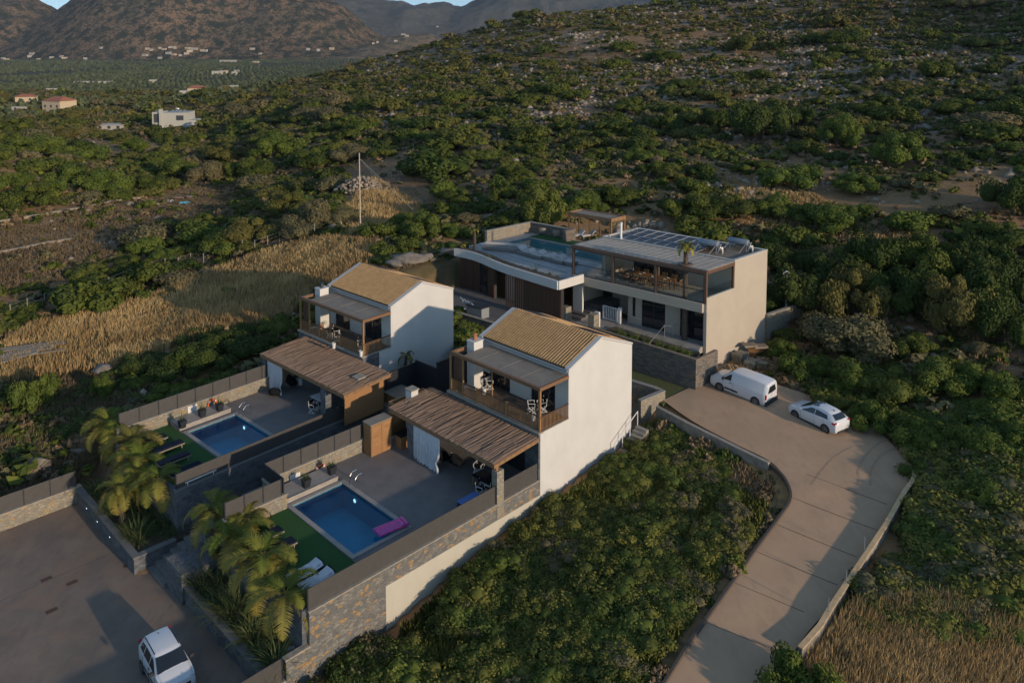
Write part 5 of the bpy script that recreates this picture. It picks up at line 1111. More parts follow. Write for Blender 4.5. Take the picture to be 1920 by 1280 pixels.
# ---------------------------------------------------------------- vehicles (front at +x, z=0 ground)
def car(name, lab, cat, st, win_side, ws, rw, wheels, wr, trims, van=False, plate=True):
    T = Thing(W, name, lab, cat); n = len(st)
    def sec(s): 
        x, w, z0, zb_, zr, rwid = s
        return [(x, w*.90, z0), (x, w*.985, z0+.12), (x, w, z0+(zb_-z0)*.55), (x, w*.985, zb_-.06), (x, w*.955, zb_), (x, rwid+(w*.955-rwid)*.08, zr-.07), (x, rwid*.93, zr-.015), (x, rwid*.55, zr+.012), (x, 0, zr+.02)]
    g = MB(); S_ = [sec(s) for s in st]; k = len(S_[0]); rows = [s+[(p[0], -p[1], p[2]) for p in s[-2::-1]] for s in S_]; m = len(rows[0])
    g.add([p for r in rows for p in r], [(i*m+j, i*m+j+1, (i+1)*m+j+1, (i+1)*m+j) for i in range(n-1) for j in range(m-1)]+[tuple(range(m))[::-1], tuple((n-1)*m+j for j in range(m))]+[((i+1)*m, (i+1)*m+m-1, i*m+m-1, i*m) for i in range(n-1)])
    T.part('body', g, carw, smooth=33)
    def at_x(x):
        for i in range(n-1):
            if st[i][0] <= x <= st[i+1][0] or st[i][0] >= x >= st[i+1][0]:
                t = (x-st[i][0])/(st[i+1][0]-st[i][0]); return [st[i][j]+(st[i+1][j]-st[i][j])*t for j in range(6)]
    def side(x, t, s):
        q = at_x(x); w = q[1]*.955; r_ = q[5]+(w-q[5])*.08; zb_, zt = q[3], q[4]-.07; return (x, s*(w+(r_-w)*t+.012), zb_+(zt-zb_)*t+.0)
    for s in (-1, 1):
        for P in win_side:
            g = MB(); mid = [side(x, t, s) for x, t in P]; g.add([(p[0], p[1]-.01*s, p[2]) for p in mid]+mid, [tuple(range(len(P))), tuple(range(len(P), 2*len(P)))]+[(i, (i+1) % len(P), len(P)+(i+1) % len(P), len(P)+i) for i in range(len(P))]); T.part('side_window', g, carg, nonrm=False)
    for nm_, Q in (('windscreen', ws), ('rear_window', rw)):
        if not Q: continue
        g = MB(); (xa, wa, za), (xb, wb, zb_) = Q; nx, nz = (zb_-za), -(xb-xa); L = math.hypot(nx, nz); nx, nz = nx/L, nz/L
        if nz < 0 and not (van and nm_ == 'rear_window'): nx, nz = -nx, -nz
        if van and nm_ == 'rear_window': nx, nz = -1, 0
        bow = .05; vs = []
        for t in (0, .5, 1):
            for j in range(7):
                y = -1+2*j/6; w = wa+(wb-wa)*t; vs.append((xa+(xb-xa)*t+nx*.02-(1 if xb < xa else -1)*bow*(y*y-.45)*.9, y*w, za+(zb_-za)*t+nz*.02))
        g.add(vs, [(r*7+j, r*7+j+1, (r+1)*7+j+1, (r+1)*7+j) for r in range(2) for j in range(6)]); T.part(nm_, g, carg, nonrm=True)
    for x in wheels:
        for s in (-1, 1):
            y = s*(at_x(x)[1]-.10); g = MB(); g.lathe([(wr*.98, -.012+s*0), (wr*1.14, 0), (wr*1.14, .02), (.02, .02)], 20, (x, s*(at_x(x)[1]-.0)-(.005 if s > 0 else .015), wr), 'y'); T.part('wheel_arch', g, carp)
            g = MB(); g.lathe([(wr*.62, -.1), (wr*.95, -.1), (wr, -.06), (wr, .06), (wr*.95, .105), (wr*.62, .105)], 24, (x, y+s*.02, wr), 'y'); wo = T.part('wheel', g, cart, smooth=40)
            g = MB(); g.lathe([(.0, .0), (wr*.18, .0), (wr*.2, -.02)], 10, (x, y+s*.115, wr), 'y'); g.lathe([(wr*.58, .0), (wr*.64, .0), (wr*.64, .02), (wr*.58, .02)], 20, (x, y+s*.11, wr), 'y')
            for k in range(5 if not van else 8): a = k*2*math.pi/(5 if not van else 8)+.3; g.bar((x, y+s*.112, wr), (x+wr*.6*math.cos(a), y+s*.112, wr+wr*.6*math.sin(a)), .05 if not van else .045, .02)
            T.part('rim', g, rimm, wo)
    for nm_, q, mt in trims:
        g = MB()
        if isinstance(q[0], (list, tuple)):
            for qq in q: g.box(*qq)
        else: g.box(*q)
        T.part(nm_, g, mt, bev=.008)
    return T.e
def two(x0, x1, y0, y1, z0, z1): return [(x0, x1, y0, y1, z0, z1)], [(x0, x1, -y1, -y0, z0, z1)]
# large van (long wheelbase)
vst = [(2.35,.70,.42,.62,.66,.55),(2.28,.82,.26,.80,.86,.66),(2.05,.89,.22,.98,1.06,.74),(1.45,.92,.2,1.08,1.20,.78),(1.30,.92,.2,1.10,1.24,.80),(.62,.92,.2,1.14,1.76,.70),(.3,.92,.2,1.15,1.84,.70),(-1.2,.92,.2,1.16,1.87,.70),(-2.1,.92,.22,1.16,1.85,.70),(-2.3,.90,.25,1.15,1.80,.68),(-2.38,.86,.32,1.1,1.68,.66)]
van = car('delivery_van', 'white panel van parked in front, facing the tall sunlit house wall', 'van', vst, [[(1.18,.02),(.50,.02),(.50,.82),(.72,.82)]],
    ((1.36,.74,1.18),(.66,.62,1.74)), ((-2.385,.64,1.12),(-2.36,.60,1.60)), (1.40,-1.57), .33,
    [('door_gap', [(.30,.31,s*.925-.006,s*.925+.006,.3,1.12),(1.18,1.19,s*.925-.006,s*.925+.006,.35,1.08)], carp) for s in (-1, 1)]+[('front_bumper', (2.2,2.39,-.8,.8,.24,.52), carp), ('rear_bumper', (-2.46,-2.3,-.88,.88,.26,.56), carp)]+
    [('tail_lamp', (-2.40,-2.28,s*.84-.05,s*.84+.05,.72,1.08), redl) for s in (-1, 1)]+[('headlamp', (2.1,2.26,s*.68-.13,s*.68+.13,.72,.92), lampg) for s in (-1, 1)]+
    [('door_handle', (.42,.62,s*.925-.02,s*.925+.02,.98,1.02), carp) for s in (-1, 1)]+[('mirror', (1.0,1.16,s*1.02-.1,s*1.02+.1,1.12,1.32), carp) for s in (-1, 1)]+
    [('side_moulding', (-.1,1.0,s*.925-.02,s*.925+.02,.42,.54), carp) for s in (-1, 1)]+[('number_plate', (-2.42,-2.38,-.25,.25,.66,.77), whitem), ('door_seam', (-2.395,-2.38,-.006,.006,.6,1.7), carp)], van=True)
x, y = 17.55, 58.75; place(van, x, y, .22, math.atan2(2.29, -2.28)); van.rotation_euler = (0, R(-3.2), math.atan2(2.29, -2.28)); van.location.z = .24
hst = [(2.02,.60,.34,.52,.56,.45),(1.93,.76,.22,.70,.76,.60),(1.6,.84,.19,.84,.92,.68),(1.05,.865,.18,.92,1.02,.72),(.9,.865,.18,.94,1.05,.72),(.15,.865,.18,.98,1.42,.57),(-.25,.865,.18,.99,1.475,.57),(-1.1,.865,.19,1.01,1.45,.56),(-1.5,.86,.2,1.02,1.38,.54),(-1.85,.83,.22,1.0,1.08,.60),(-1.98,.78,.28,.9,.95,.62),(-2.03,.70,.36,.7,.76,.55)]
hatch = car('hatchback_car', 'white hatchback with black alloy wheels parked behind the van', 'car', hst, [[(.74,.04),(-.28,.04),(-.28,.84),(.08,.84)],[(-.34,.04),(-1.38,.10),(-1.2,.74),(-.34,.84)]],
    ((.98,.68,1.04),(.2,.54,1.40)), ((-1.86,.56,1.08),(-1.55,.50,1.36)), (1.27,-1.22), .32,
    [('door_gap', [(-.31,-.30,s*.868-.006,s*.868+.006,.25,.95),(.80,.81,s*.868-.006,s*.868+.006,.3,.9),(-1.08,-1.07,s*.868-.006,s*.868+.006,.55,.95)], carp) for s in (-1, 1)]+[('sunroof', (-.35,.12,-.42,.42,1.470,1.488), carg)]+[('tail_lamp', (-1.97,-1.72,s*.72-.13,s*.72+.13,.86,.98), redl) for s in (-1, 1)]+[('headlamp', (1.62,1.9,s*.66-.1,s*.66+.1,.68,.80), lampg) for s in (-1, 1)]+
    [('mirror', (.62,.78,s*.96-.1,s*.96+.1,.98,1.1), carw) for s in (-1, 1)]+[('door_handle', (-.22,-.02,s*.868-.015,s*.868+.015,.86,.89), carw) for s in (-1, 1)]+
    [('number_plate', (-2.05,-2.0,-.24,.24,.66,.76), whitem), ('rear_diffuser', (-2.04,-1.85,-.6,.6,.24,.40), carp), ('roof_fin', (-1.35,-1.2,-.02,.02,1.42,1.49), carp), ('side_sill', [(-.9,.95,-.875,-.85,.18,.30),(-.9,.95,.85,.875,.18,.30)], carp)])
place(hatch, 21.75, 54.55, .02, math.atan2(2.39, -1.49)+.0)
pst = [(1.80,.60,.40,.60,.64,.50),(1.72,.74,.26,.84,.90,.60),(1.45,.80,.22,.96,1.02,.66),(.98,.82,.2,1.02,1.10,.70),(.86,.82,.2,1.03,1.13,.70),(.28,.82,.2,1.05,1.50,.60),(0,.82,.2,1.06,1.555,.60),(-1.0,.82,.2,1.07,1.56,.59),(-1.5,.81,.22,1.06,1.50,.57),(-1.74,.78,.26,1.04,1.2,.60),(-1.82,.74,.34,.9,.96,.60)]
city = car('city_car', 'small white city car parked in the shaded car park, lower left', 'car', pst, [[(.74,.03),(-.05,.03),(-.05,.84),(.2,.84)],[(-.12,.03),(-.85,.03),(-.85,.84),(-.12,.84)],[(-.92,.05),(-1.42,.12),(-1.38,.75),(-.92,.84)]],
    ((.92,.70,1.09),(.32,.60,1.49)), ((-1.74,.55,1.12),(-1.55,.5,1.42)), (1.15,-1.15), .29,
    [('door_gap', [(-.09,-.08,s*.823-.006,s*.823+.006,.25,1.02),(.80,.81,s*.823-.006,s*.823+.006,.3,1.0),(-.93,-.92,s*.823-.006,s*.823+.006,.5,1.02)], carp) for s in (-1, 1)]+[('roof_rail', (-1.35,.1,s*.555-.02,s*.555+.02,1.53,1.575), carp) for s in (-1, 1)]+[('front_bumper', (1.66,1.84,-.68,.68,.25,.5), carp), ('grille', (1.62,1.815,-.5,.5,.62,.74), carp)]+[('headlamp', (1.5,1.70,s*.60-.12,s*.60+.12,.74,.93), lampg) for s in (-1, 1)]+
    [('mirror', (.62,.76,s*.93-.1,s*.93+.1,1.04,1.2), carp) for s in (-1, 1)]+[('tail_lamp', (-1.78,-1.68,s*.68-.06,s*.68+.06,.9,1.3), redl) for s in (-1, 1)]+[('door_handle', (-.05,.12,s*.825-.015,s*.825+.015,.92,.95), carp) for s in (-1, 1)]+
    [('aerial', (-1.2,-1.16,-.02,.02,1.56,1.62), carp), ('number_plate', (1.83,1.85,-.24,.24,.42,.52), whitem), ('side_moulding', [(-.8,.75,-.835,-.815,.5,.6),(-.8,.75,.815,.835,.5,.6)], carp)])
place(city, -16.5, 35.75, -3.3, math.atan2(-.75, .66))
# ---------------------------------------------------------------- foliage tools
def arr_mesh(name, V, Q, tint=None, mats=(), Tri=None, mi=None):
    me = bpy.data.meshes.new(name); me.vertices.add(len(V)); me.vertices.foreach_set('co', np.ascontiguousarray(V, np.float32).ravel())
    li = Q.ravel(); ls = np.arange(len(Q))*4
    if Tri is not None and len(Tri): ls = np.r_[ls, len(li)+np.arange(len(Tri))*3]; li = np.r_[li, Tri.ravel()]
    me.loops.add(len(li)); me.loops.foreach_set('vertex_index', li.astype(np.int32)); me.polygons.add(len(ls)); me.polygons.foreach_set('loop_start', ls.astype(np.int32))
    for m in mats: me.materials.append(m)
    if mi is not None: me.polygons.foreach_set('material_index', np.asarray(mi, np.int32))
    me.update(calc_edges=True)
    if tint is not None:
        a = me.attributes.new('tint', 'FLOAT', 'POINT'); a.data.foreach_set('value', np.ascontiguousarray(tint, np.float32))
    return me
def quads(c, nrm, size, rng, asp=1.5):
    n = len(c); r = rng.normal(size=(n, 3)); a = np.cross(nrm, r); a /= np.linalg.norm(a, axis=1)[:, None]+1e-9; b_ = np.cross(nrm, a); b_ /= np.linalg.norm(b_, axis=1)[:, None]+1e-9
    s_ = (np.asarray(size)*rng.uniform(.6, 1.25, n))[:, None]; a = a*s_*.5; b_ = b_*s_*.5*asp
    V = np.stack([c-b_, c+a*.9, c+b_, c-a*.9], 1).reshape(-1, 3); return V, np.arange(4*n).reshape(-1, 4)
def cloud(rng, n, leaf, nl=7, flat=.75, spread=.6, up=.25, core=True, clump=.22, lr=(.34, .52)):
    # a bush about 2 wide and 1.3 high made of leaf faces on lumpy lobes; returns verts, quads, tint
    L = []
    for i in range(nl):
        a = rng.uniform(0, 6.28); r = spread*math.sqrt(rng.uniform(0, 1)); L.append((r*math.cos(a), r*math.sin(a), rng.uniform(.22, .66)*(1.15-r*.55), rng.uniform(*lr)))
    L = np.array(L); k = rng.integers(0, nl, n); d = rng.normal(size=(n, 3)); d[:, 2] = np.abs(d[:, 2])*1.1-.25; d /= np.linalg.norm(d, axis=1)[:, None]
    # small clumps
    q = rng.normal(size=(60, 3)); q /= np.linalg.norm(q, axis=1)[:, None]; cs = q[rng.integers(0, 60, n)]; bumpy = 1+clump*(np.max(d@q.T, axis=1)-.86)*3.2
    rad = L[k, 3]*bumpy*rng.uniform(.86, 1.05, n); c = L[k, :3]+d*rad[:, None]*np.array([1, 1, flat+.2]); c[:, 2] = np.maximum(c[:, 2], .02)
    nr = d+rng.normal(size=(n, 3))*.42; nr /= np.linalg.norm(nr, axis=1)[:, None]
    V, Q = quads(c, nr, leaf, rng); tl = rng.uniform(0, 1, nl)[k]*.62+rng.uniform(0, .28, n); t = np.repeat(tl, 4)
    if core:
        for (x, y, z, r) in L:
            u = np.linspace(0, 2*math.pi, 8)[:-1]; vs = []; 
            for ph in (-.9, -.1, .7): vs += [(x+.8*r*math.cos(ph)*math.cos(a), y+.8*r*math.cos(ph)*math.sin(a), max(0, z+.72*r*math.sin(ph))) for a in u]
            vs.append((x, y, z+.74*r)); b0 = len(V); fs = [(b0+j*7+i, b0+j*7+(i+1) % 7, b0+(j+1)*7+(i+1) % 7, b0+(j+1)*7+i) for j in range(2) for i in range(7)]+[(b0+14+i, b0+14+(i+1) % 7, b0+21, b0+21) for i in range(7)]
            V = np.r_[V, vs]; Q = np.r_[Q, fs]; t = np.r_[t, np.full(len(vs), .2)]
    return V, Q, t
def fixq(Q):
    bad = Q[:, 2] == Q[:, 3]; return Q[~bad], Q[bad][:, :3]
fol = foliagem('scrub_leaves', (.028, .048, .008), (.130, .145, .022), (.16, .11, .04)); fol_n = foliagem('thicket_leaves', (.048, .060, .012), (.185, .175, .034), rnd=False)
fol_b = foliagem('bright_leaves', (.036, .064, .010), (.135, .165, .026), (.13, .12, .03))
fol_g = foliagem('grey_leaves', (.075, .072, .036), (.165, .145, .065), (.15, .11, .05))
fol_d = foliagem('dark_leaves', (.018, .036, .007), (.075, .10, .016), (.07, .08, .02))
fol_p = foliagem('palm_leaves', (.10, .135, .02), (.38, .29, .07), (.2, .13, .04), .22)
fol_s = foliagem('strap_leaves', (.03, .06, .016), (.17, .19, .075), (.1, .1, .04), .1)
straw = foliagem('dry_grass', (.34, .225, .10), (.60, .43, .20), (.3, .2, .1), .12); twig = foliagem('dry_twigs', (.13, .09, .05), (.25, .18, .10))
rng = np.random.default_rng(7)
def bush_mesh(name, n, leaf, mat, **k):
    V, Q, t = cloud(rng, n, leaf, **k); q, tr = fixq(Q); return arr_mesh(name, V, q, t, [mat], tr)
NEARB = [bush_mesh('bush', 9500, .047, m, nl=nl*3, lr=(.13, .34), spread=.78, clump=.35) for m, nl in ((fol, 7), (fol, 9), (fol_b, 8), (fol_b, 10), (fol_g, 7), (fol_d, 9))]
MIDB = [bush_mesh('bush_mid', 2200, .088, m, nl=nl*2, lr=(.18, .4), spread=.72, clump=.3) for m, nl in ((fol, 7), (fol, 9), (fol_b, 8), (fol, 10), (fol_g, 7), (fol_d, 9))]
def inst(protos, P, S3, rot, mats, name, pick):
    # one merged mesh out of many placed copies (for what nobody could count)
    Vs, Qs, Ts, MI, TR, TMI = [], [], [], [], [], []; base = 0
    for k, (V, Q, t) in enumerate(protos):
        ii = np.nonzero(pick == k)[0]
        if not len(ii): continue
        c, s_ = np.cos(rot[ii]), np.sin(rot[ii]); X = V[None, :, 0]*S3[ii, 0, None]; Y = V[None, :, 1]*S3[ii, 1, None]
        o = np.stack([X*c[:, None]-Y*s_[:, None]+P[ii, 0, None], X*s_[:, None]+Y*c[:, None]+P[ii, 1, None], V[None, :, 2]*S3[ii, 2, None]+P[ii, 2, None]], -1).reshape(-1, 3)
        q = (Q[None]+(np.arange(len(ii))*len(V))[:, None, None]).reshape(-1, 4)+base; base += len(o)
        tt = np.clip(np.repeat(rng.uniform(-.25, .3, len(ii)), len(V))+np.tile(t, len(ii)), 0, 1); bad = q[:, 2] == q[:, 3]
        Vs.append(o); Qs.append(q[~bad]); TR.append(q[bad][:, :3]); Ts.append(tt); MI.append(np.full((~bad).sum(), mats[k][1])); TMI.append(np.full(bad.sum(), mats[k][1]))
    ml = []; [ml.append(m) for m, _ in mats if m not in ml]
    return arr_mesh(name, np.concatenate(Vs), np.concatenate(Qs), np.concatenate(Ts), ml, np.concatenate(TR), np.concatenate(MI+TMI))
def mo(name, me, label=None, cat=None, group=None, kind=None, loc=(0, 0, 0)):
    o = bpy.data.objects.new(name, me); C.objects.link(o); o.location = loc; return tag(o, label, cat, group, kind)
def keep_clear(x, y, pad=.6):
    r = np.zeros(len(x), bool); nr = (y < 110) & (np.abs(x) < 60)
    for P in [rect(F2, -13.8, .05, -18.5, 9.8), rect(F1, -7.2, 4.6, -16, 9.8), rect(F2, -24.2, .2, -50, -17.7), rect(F2, -23.8, -13, -19.6, -16), rect(F3, -29, .2, -7, 11.5), ROADP, LAWNP, rect(F3, -25.2, -18.3, 12, 15.4)]:
        r[nr] |= dpoly(x[nr], y[nr], P) < pad
    return r
# ---------------------------------------------------------------- hillside scrub
def sample(n, y0, y1, seed):
    g_ = np.random.default_rng(seed); y = np.exp(g_.uniform(math.log(y0+40), math.log(y1+40), n))-40
    # area-uniform in x across the view (a little wider than the frame)
    y = y0+(y1-y0)*np.sqrt(g_.uniform((0 if y0 < 1 else (y0/y1)**2), 1, n)) if False else y
    x = g_.uniform(-.78, .78, n)*(y+6); return x, y, g_
def density(x, y, z):
    px, py = pr(x, y, z); d = .35+.9*fbm(x, y, 16, 4, 3)-.2; d = d+.9*(fbm(x, y, 7, 6, 2)-.5)
    d = np.where(inz(px, py, Z_BARE), d-.95, d); d = np.where(inz(px, py, Z_GRASS[:2]), -1, d); d = np.where(inz(px, py, Z_DARK[:1]), d-.6, d); d = np.where(inz(px, py, Z_DARK[1:]), d-.55, d)
    low = (px < 720) & (py > 180) & (py < 420); d = np.where(low, d+.3, d); rocky = (py < 230) & (px > 1000) & (py > 60); d = np.where(rocky, d-.26, d); d = np.where(py < 60, d+.25, d)
    rt = (px > 1430) & (py > 440) & (py < 900); d = np.where(rt, d+.8, d); return d, px, py
x, y, g_ = sample(24000, 34, 560, 5); _y2 = np.sqrt(g_.uniform(130**2, 620**2, 52000)); _x2 = g_.uniform(-.75, .78, 52000)*_y2; x = np.r_[x, _x2]; y = np.r_[y, _y2]; z = hs(x, y); d, px, py = density(x, y, z)
sc = g_.lognormal(.16, .58, len(x))*np.clip(.9+.25*(fbm(x, y, 40, 9)-.5)*2, .5, 2)
ok = (g_.uniform(0, 1, len(x)) < np.clip(d, 0, 1)) & ~keep_clear(x, y, .9) & (y > 30)
FC = [(690,1200),(1010,960),(1183,840),(1232,790),(1440,885),(1480,930),(1395,1070),(1235,1290),(1100,1500),(500,1500)]
ok &= ~inpoly(px, py, FC)
ok &= ~((py > 640) & (px < 1240)) & (py < 1500) & ~((px > 1400) & (py > 900)) & (y > 36)
# thin out overlaps: accept by a coarse grid with size-based spacing
idx = np.nonzero(ok)[0]; idx = idx[np.argsort(-sc[idx])]; cell = {}; kp = []
for i in idx:
    cx, cy = int(x[i]//6), int(y[i]//6); hit = False
    for a in (-1, 0, 1):
        for b_ in (-1, 0, 1):
            for j in cell.get((cx+a, cy+b_), ()):
                if (x[i]-x[j])**2+(y[i]-y[j])**2 < (.62*(sc[i]+sc[j]))**2: hit = True; break
            if hit: break
        if hit: break
    if not hit: cell.setdefault((cx, cy), []).append(i); kp.append(i)
kp = np.array(kp); 
# explicit large crowns measured in the picture: px, py of the foot, width in px, height ratio, mesh index
BIG = [(1425,262,118,.8,5),(1345,240,60,.8,5),(1570,278,98,.7,2),(1500,238,70,.7,5),(1690,312,122,.55,2),(1810,215,130,.4,0),(1610,358,110,.5,2),(1735,300,60,.6,2),(1640,215,90,.5,0),(1480,345,150,.5,3),(1410,325,90,.55,0),(1540,425,150,.5,2),(1600,405,100,.5,3),(1300,405,140,.6,0),
 (1230,330,70,.5,0),(1180,210,70,.5,0),(1240,115,80,.5,0),(1280,165,70,.5,5),(1560,85,110,.5,5),(1850,90,100,.4,5),(1210,300,90,.5,3),(1120,300,70,.55,0),(1090,400,120,.55,2),(1140,380,110,.6,0),(1020,425,110,.8,2),(985,428,60,.7,5),(960,330,70,.6,0),(900,300,80,.5,3),(870,380,90,.5,0),(1380,400,110,.6,0),(1460,405,110,.6,2),
 (1900,400,120,.8,5),(1890,460,140,.6,0),(1470,500,110,.8,5),(1560,520,130,.8,5),(1640,510,120,.8,5),(1740,520,130,.8,0),(1840,530,130,.8,5),(1900,560,120,.8,5),(1500,580,120,.9,5),(1600,600,140,.9,0),(1690,590,140,.9,5),(1790,620,150,.9,0),(1880,640,140,.9,5),(1850,560,110,.8,5),
 (1510,700,110,.7,3),(1470,670,80,.7,2),(1590,720,130,.65,2),(1560,760,90,.6,3),(1670,740,140,.7,3),(1760,730,150,.7,2),(1860,740,150,.7,3),(1640,800,120,.6,2),(1740,830,140,.6,3),(1830,850,150,.6,2),(1900,840,120,.6,2),(1740,900,110,.5,3),(1840,930,140,.5,2),(1900,920,120,.5,3),
 (800,440,110,.65,2),(760,425,90,.5,2),(850,440,80,.5,3),(590,425,110,.8,4),(640,420,80,.7,4),(540,400,100,.7,0),(480,450,130,.6,0),(430,470,120,.5,2),(560,440,120,.5,4),(390,430,90,.6,0),(160,518,80,.55,3),(200,520,80,.45,0),(250,502,75,.5,0),(320,482,85,.45,3),(380,470,85,.4,0),(110,560,60,.5,4),(60,540,50,.4,0),(40,600,70,.5,0),
 (30,250,90,.6,0),(60,290,120,.5,2),(110,260,90,.5,0),(150,300,110,.5,3),(250,285,70,.6,2),(130,345,100,.6,2),(200,360,120,.6,2),(60,385,120,.6,0),(20,350,90,.6,3),(270,355,90,.6,0),(330,330,100,.6,2),(400,340,110,.6,4),(470,330,110,.6,0),(520,290,120,.6,2),(430,300,90,.6,0),(590,310,120,.5,0),(660,300,100,.5,4),
 (270,690,110,.5,5),(340,700,130,.55,5),(400,680,140,.6,5),(460,660,110,.6,5),(370,640,90,.5,5),(520,620,90,.6,3),(500,655,80,.5,0),(330,740,110,.4,3),(410,720,100,.4,3),(260,720,70,.5,3),(190,740,60,1.1,2),(68,760,95,1.3,3),(300,765,90,.3,3)]
TREE = {0,1,2,3,4,14,24,31,35,36,37,38,39,40,41,42,43,44}
big = []
for q in BIG: X, Y, Z = gat(q[0], q[1]); big.append((X, Y, Z, q[2]/F_PX*math.hypot(1, 0)*Y/2, q[3], q[4]))
bx = np.array([[b_[0], b_[1], b_[3]] for b_ in big])
far = np.array([((x[i]-bx[:, 0])**2+(y[i]-bx[:, 1])**2 > (bx[:, 2]*.85+sc[i]*.4)**2).all() for i in kp]); kp = kp[far]
def zone_label(px, py, kind):
    if px > 1430 and py > 640: return 'bright green rounded shrub on the slope right of the parked cars', 'shrubs right of the road'
    if px > 1400 and py > 440: return 'dark green shrub in the thicket right of the modern house', 'shrubs of the dark thicket'
    if px < 560 and py > 600: return 'dark glossy shrub on the bank left of the left villa', 'shrubs beside the left villa'
    if px < 720 and py > 390: return 'olive green shrub along the dry grass field at left', 'shrubs along the dry field'
    if px < 720: return 'rounded grey green shrub in the valley scrub at left', 'shrubs of the valley scrub'
    if py > 300: return 'rounded green shrub on the slope just behind the houses', 'shrubs behind the houses'
    return 'small shrub on the rocky upper hillside', 'shrubs of the upper hillside'
names = ('dusty green', 'olive green', 'bright green', 'fresh green', 'greyish', 'dark green')
for i, (X, Y, Z, r, hr, mi) in enumerate(big):
    q = BIG[i]; ppx, ppy = q[0], q[1]
    if i in TREE:
        T = Thing(W, 'evergreen_tree', '%s broad crowned tree %s' % (names[mi], 'on the open hillside, wider than the shrubs around it' if ppy < 440 else 'in the thicket right of the modern house'), 'tree', 'broad trees on the hillside' if ppy < 440 else 'trees of the thicket', org=(X, Y, Z-.1))
        g = MB(); 
        for a in (0, 2.1, 4.2): g.tube([(X, Y, Z-.3), (X+.1*r*math.cos(a), Y+.1*r*math.sin(a), Z+r*.3), (X+.45*r*math.cos(a), Y+.45*r*math.sin(a), Z+r*.75)], .07*r, 6, .03*r)
        T.part('trunk', g, trunkm); o = bpy.data.objects.new('crown', NEARB[mi]); C.objects.link(o); o.parent = T.e; o.scale = (r, r, r*hr*1.75+.2); o.location = (0, 0, .12*r); o.rotation_euler = (0, 0, i*1.3)
    else:
        lb, gp = zone_label(ppx, ppy, mi); o = mo('shrub', NEARB[mi], lb, 'shrub', gp, None, (X, Y, Z-.08)); o.scale = (r, r*.9, r*hr*1.35); o.rotation_euler = (0, 0, i*1.9)
size = sc[kp]/y[kp]; order = kp[np.argsort(-size)]; vis = (px[order] > -10) & (px[order] < 1930) & (py[order] > -5)
ind = order[vis][:298-len([1 for i in range(len(BIG)) if i not in TREE])]; st_ind = set(ind.tolist())
for i in ind:
    lb, gp = zone_label(px[i], py[i], 0); k = int(g_.choice([0, 0, 1, 1, 2, 3, 4, 5])); o = mo('shrub', MIDB[k] if y[i] > 75 else NEARB[k], lb, 'shrub', gp, None, (x[i], y[i], z[i]-.1)); s_ = sc[i]; o.scale = (s_, s_*g_.uniform(.8, 1.1), s_*g_.uniform(.55, .95)); o.rotation_euler = (0, 0, g_.uniform(0, 6.28))
rest = np.array([i for i in kp if i not in st_ind])
def protos(n, leaf, core, K=6): return [cloud(rng, n, leaf, nl=9+2*k, core=core, flat=.6, lr=(.2, .45), spread=.7, clump=.3) for k in range(K)]
mt = [(fol, 0), (fol_b, 1), (fol, 0), (fol_g, 2), (fol, 0), (fol_d, 3)]
for nm_, lo, hi, n_, lf, core in (('scrub', 0, 120, 1300, .09, True), ('scrub', 120, 240, 560, .14, True), ('scrub', 240, 700, 170, .25, False)):
    ii = rest[(y[rest] >= lo) & (y[rest] < hi)]
    if not len(ii): continue
    s_ = sc[ii]; S3 = np.stack([s_, s_*g_.uniform(.8, 1.1, len(ii)), s_*g_.uniform(.5, .95, len(ii))], 1)
    me = inst(protos(n_, lf, core), np.stack([x[ii], y[ii], z[ii]-.1], 1), S3, g_.uniform(0, 6.28, len(ii)), mt, nm_, g_.integers(0, 6, len(ii)))
    mo('hillside_scrub', me, 'countless low green shrubs covering the hillside', 'scrub', None, 'stuff')
print('shrubs', len(kp), 'rest', len(rest))
# small low tufts between the shrubs
x, y, g_ = sample(26000, 34, 330, 11); z = hs(x, y); d, px, py = density(x, y, z); sc = g_.lognormal(-.75, .35, len(x))*(1+y/260)
ok = (g_.uniform(0, 1, len(x)) < np.clip(d+.35, .05, .9)) & ~keep_clear(x, y, .5) & ~inpoly(px, py, FC) & (py < 1000); ok &= ~((px > 600) & (px < 1330) & (py > 600))
ii = np.nonzero(ok)[0]; s_ = sc[ii]
me = inst([cloud(rng, 46, .42, nl=3, core=False, flat=.6) for k in range(5)], np.stack([x[ii], y[ii], z[ii]-.05], 1), np.stack([s_, s_, s_*.8], 1), g_.uniform(0, 6.28, len(ii)), [(fol, 0), (fol_g, 1), (twig, 2), (fol, 0), (fol_g, 1)], 'tufts', g_.integers(0, 5, len(ii)))
mo('low_undergrowth', me, 'low tufts of undergrowth between the hillside shrubs', 'undergrowth', None, 'stuff')
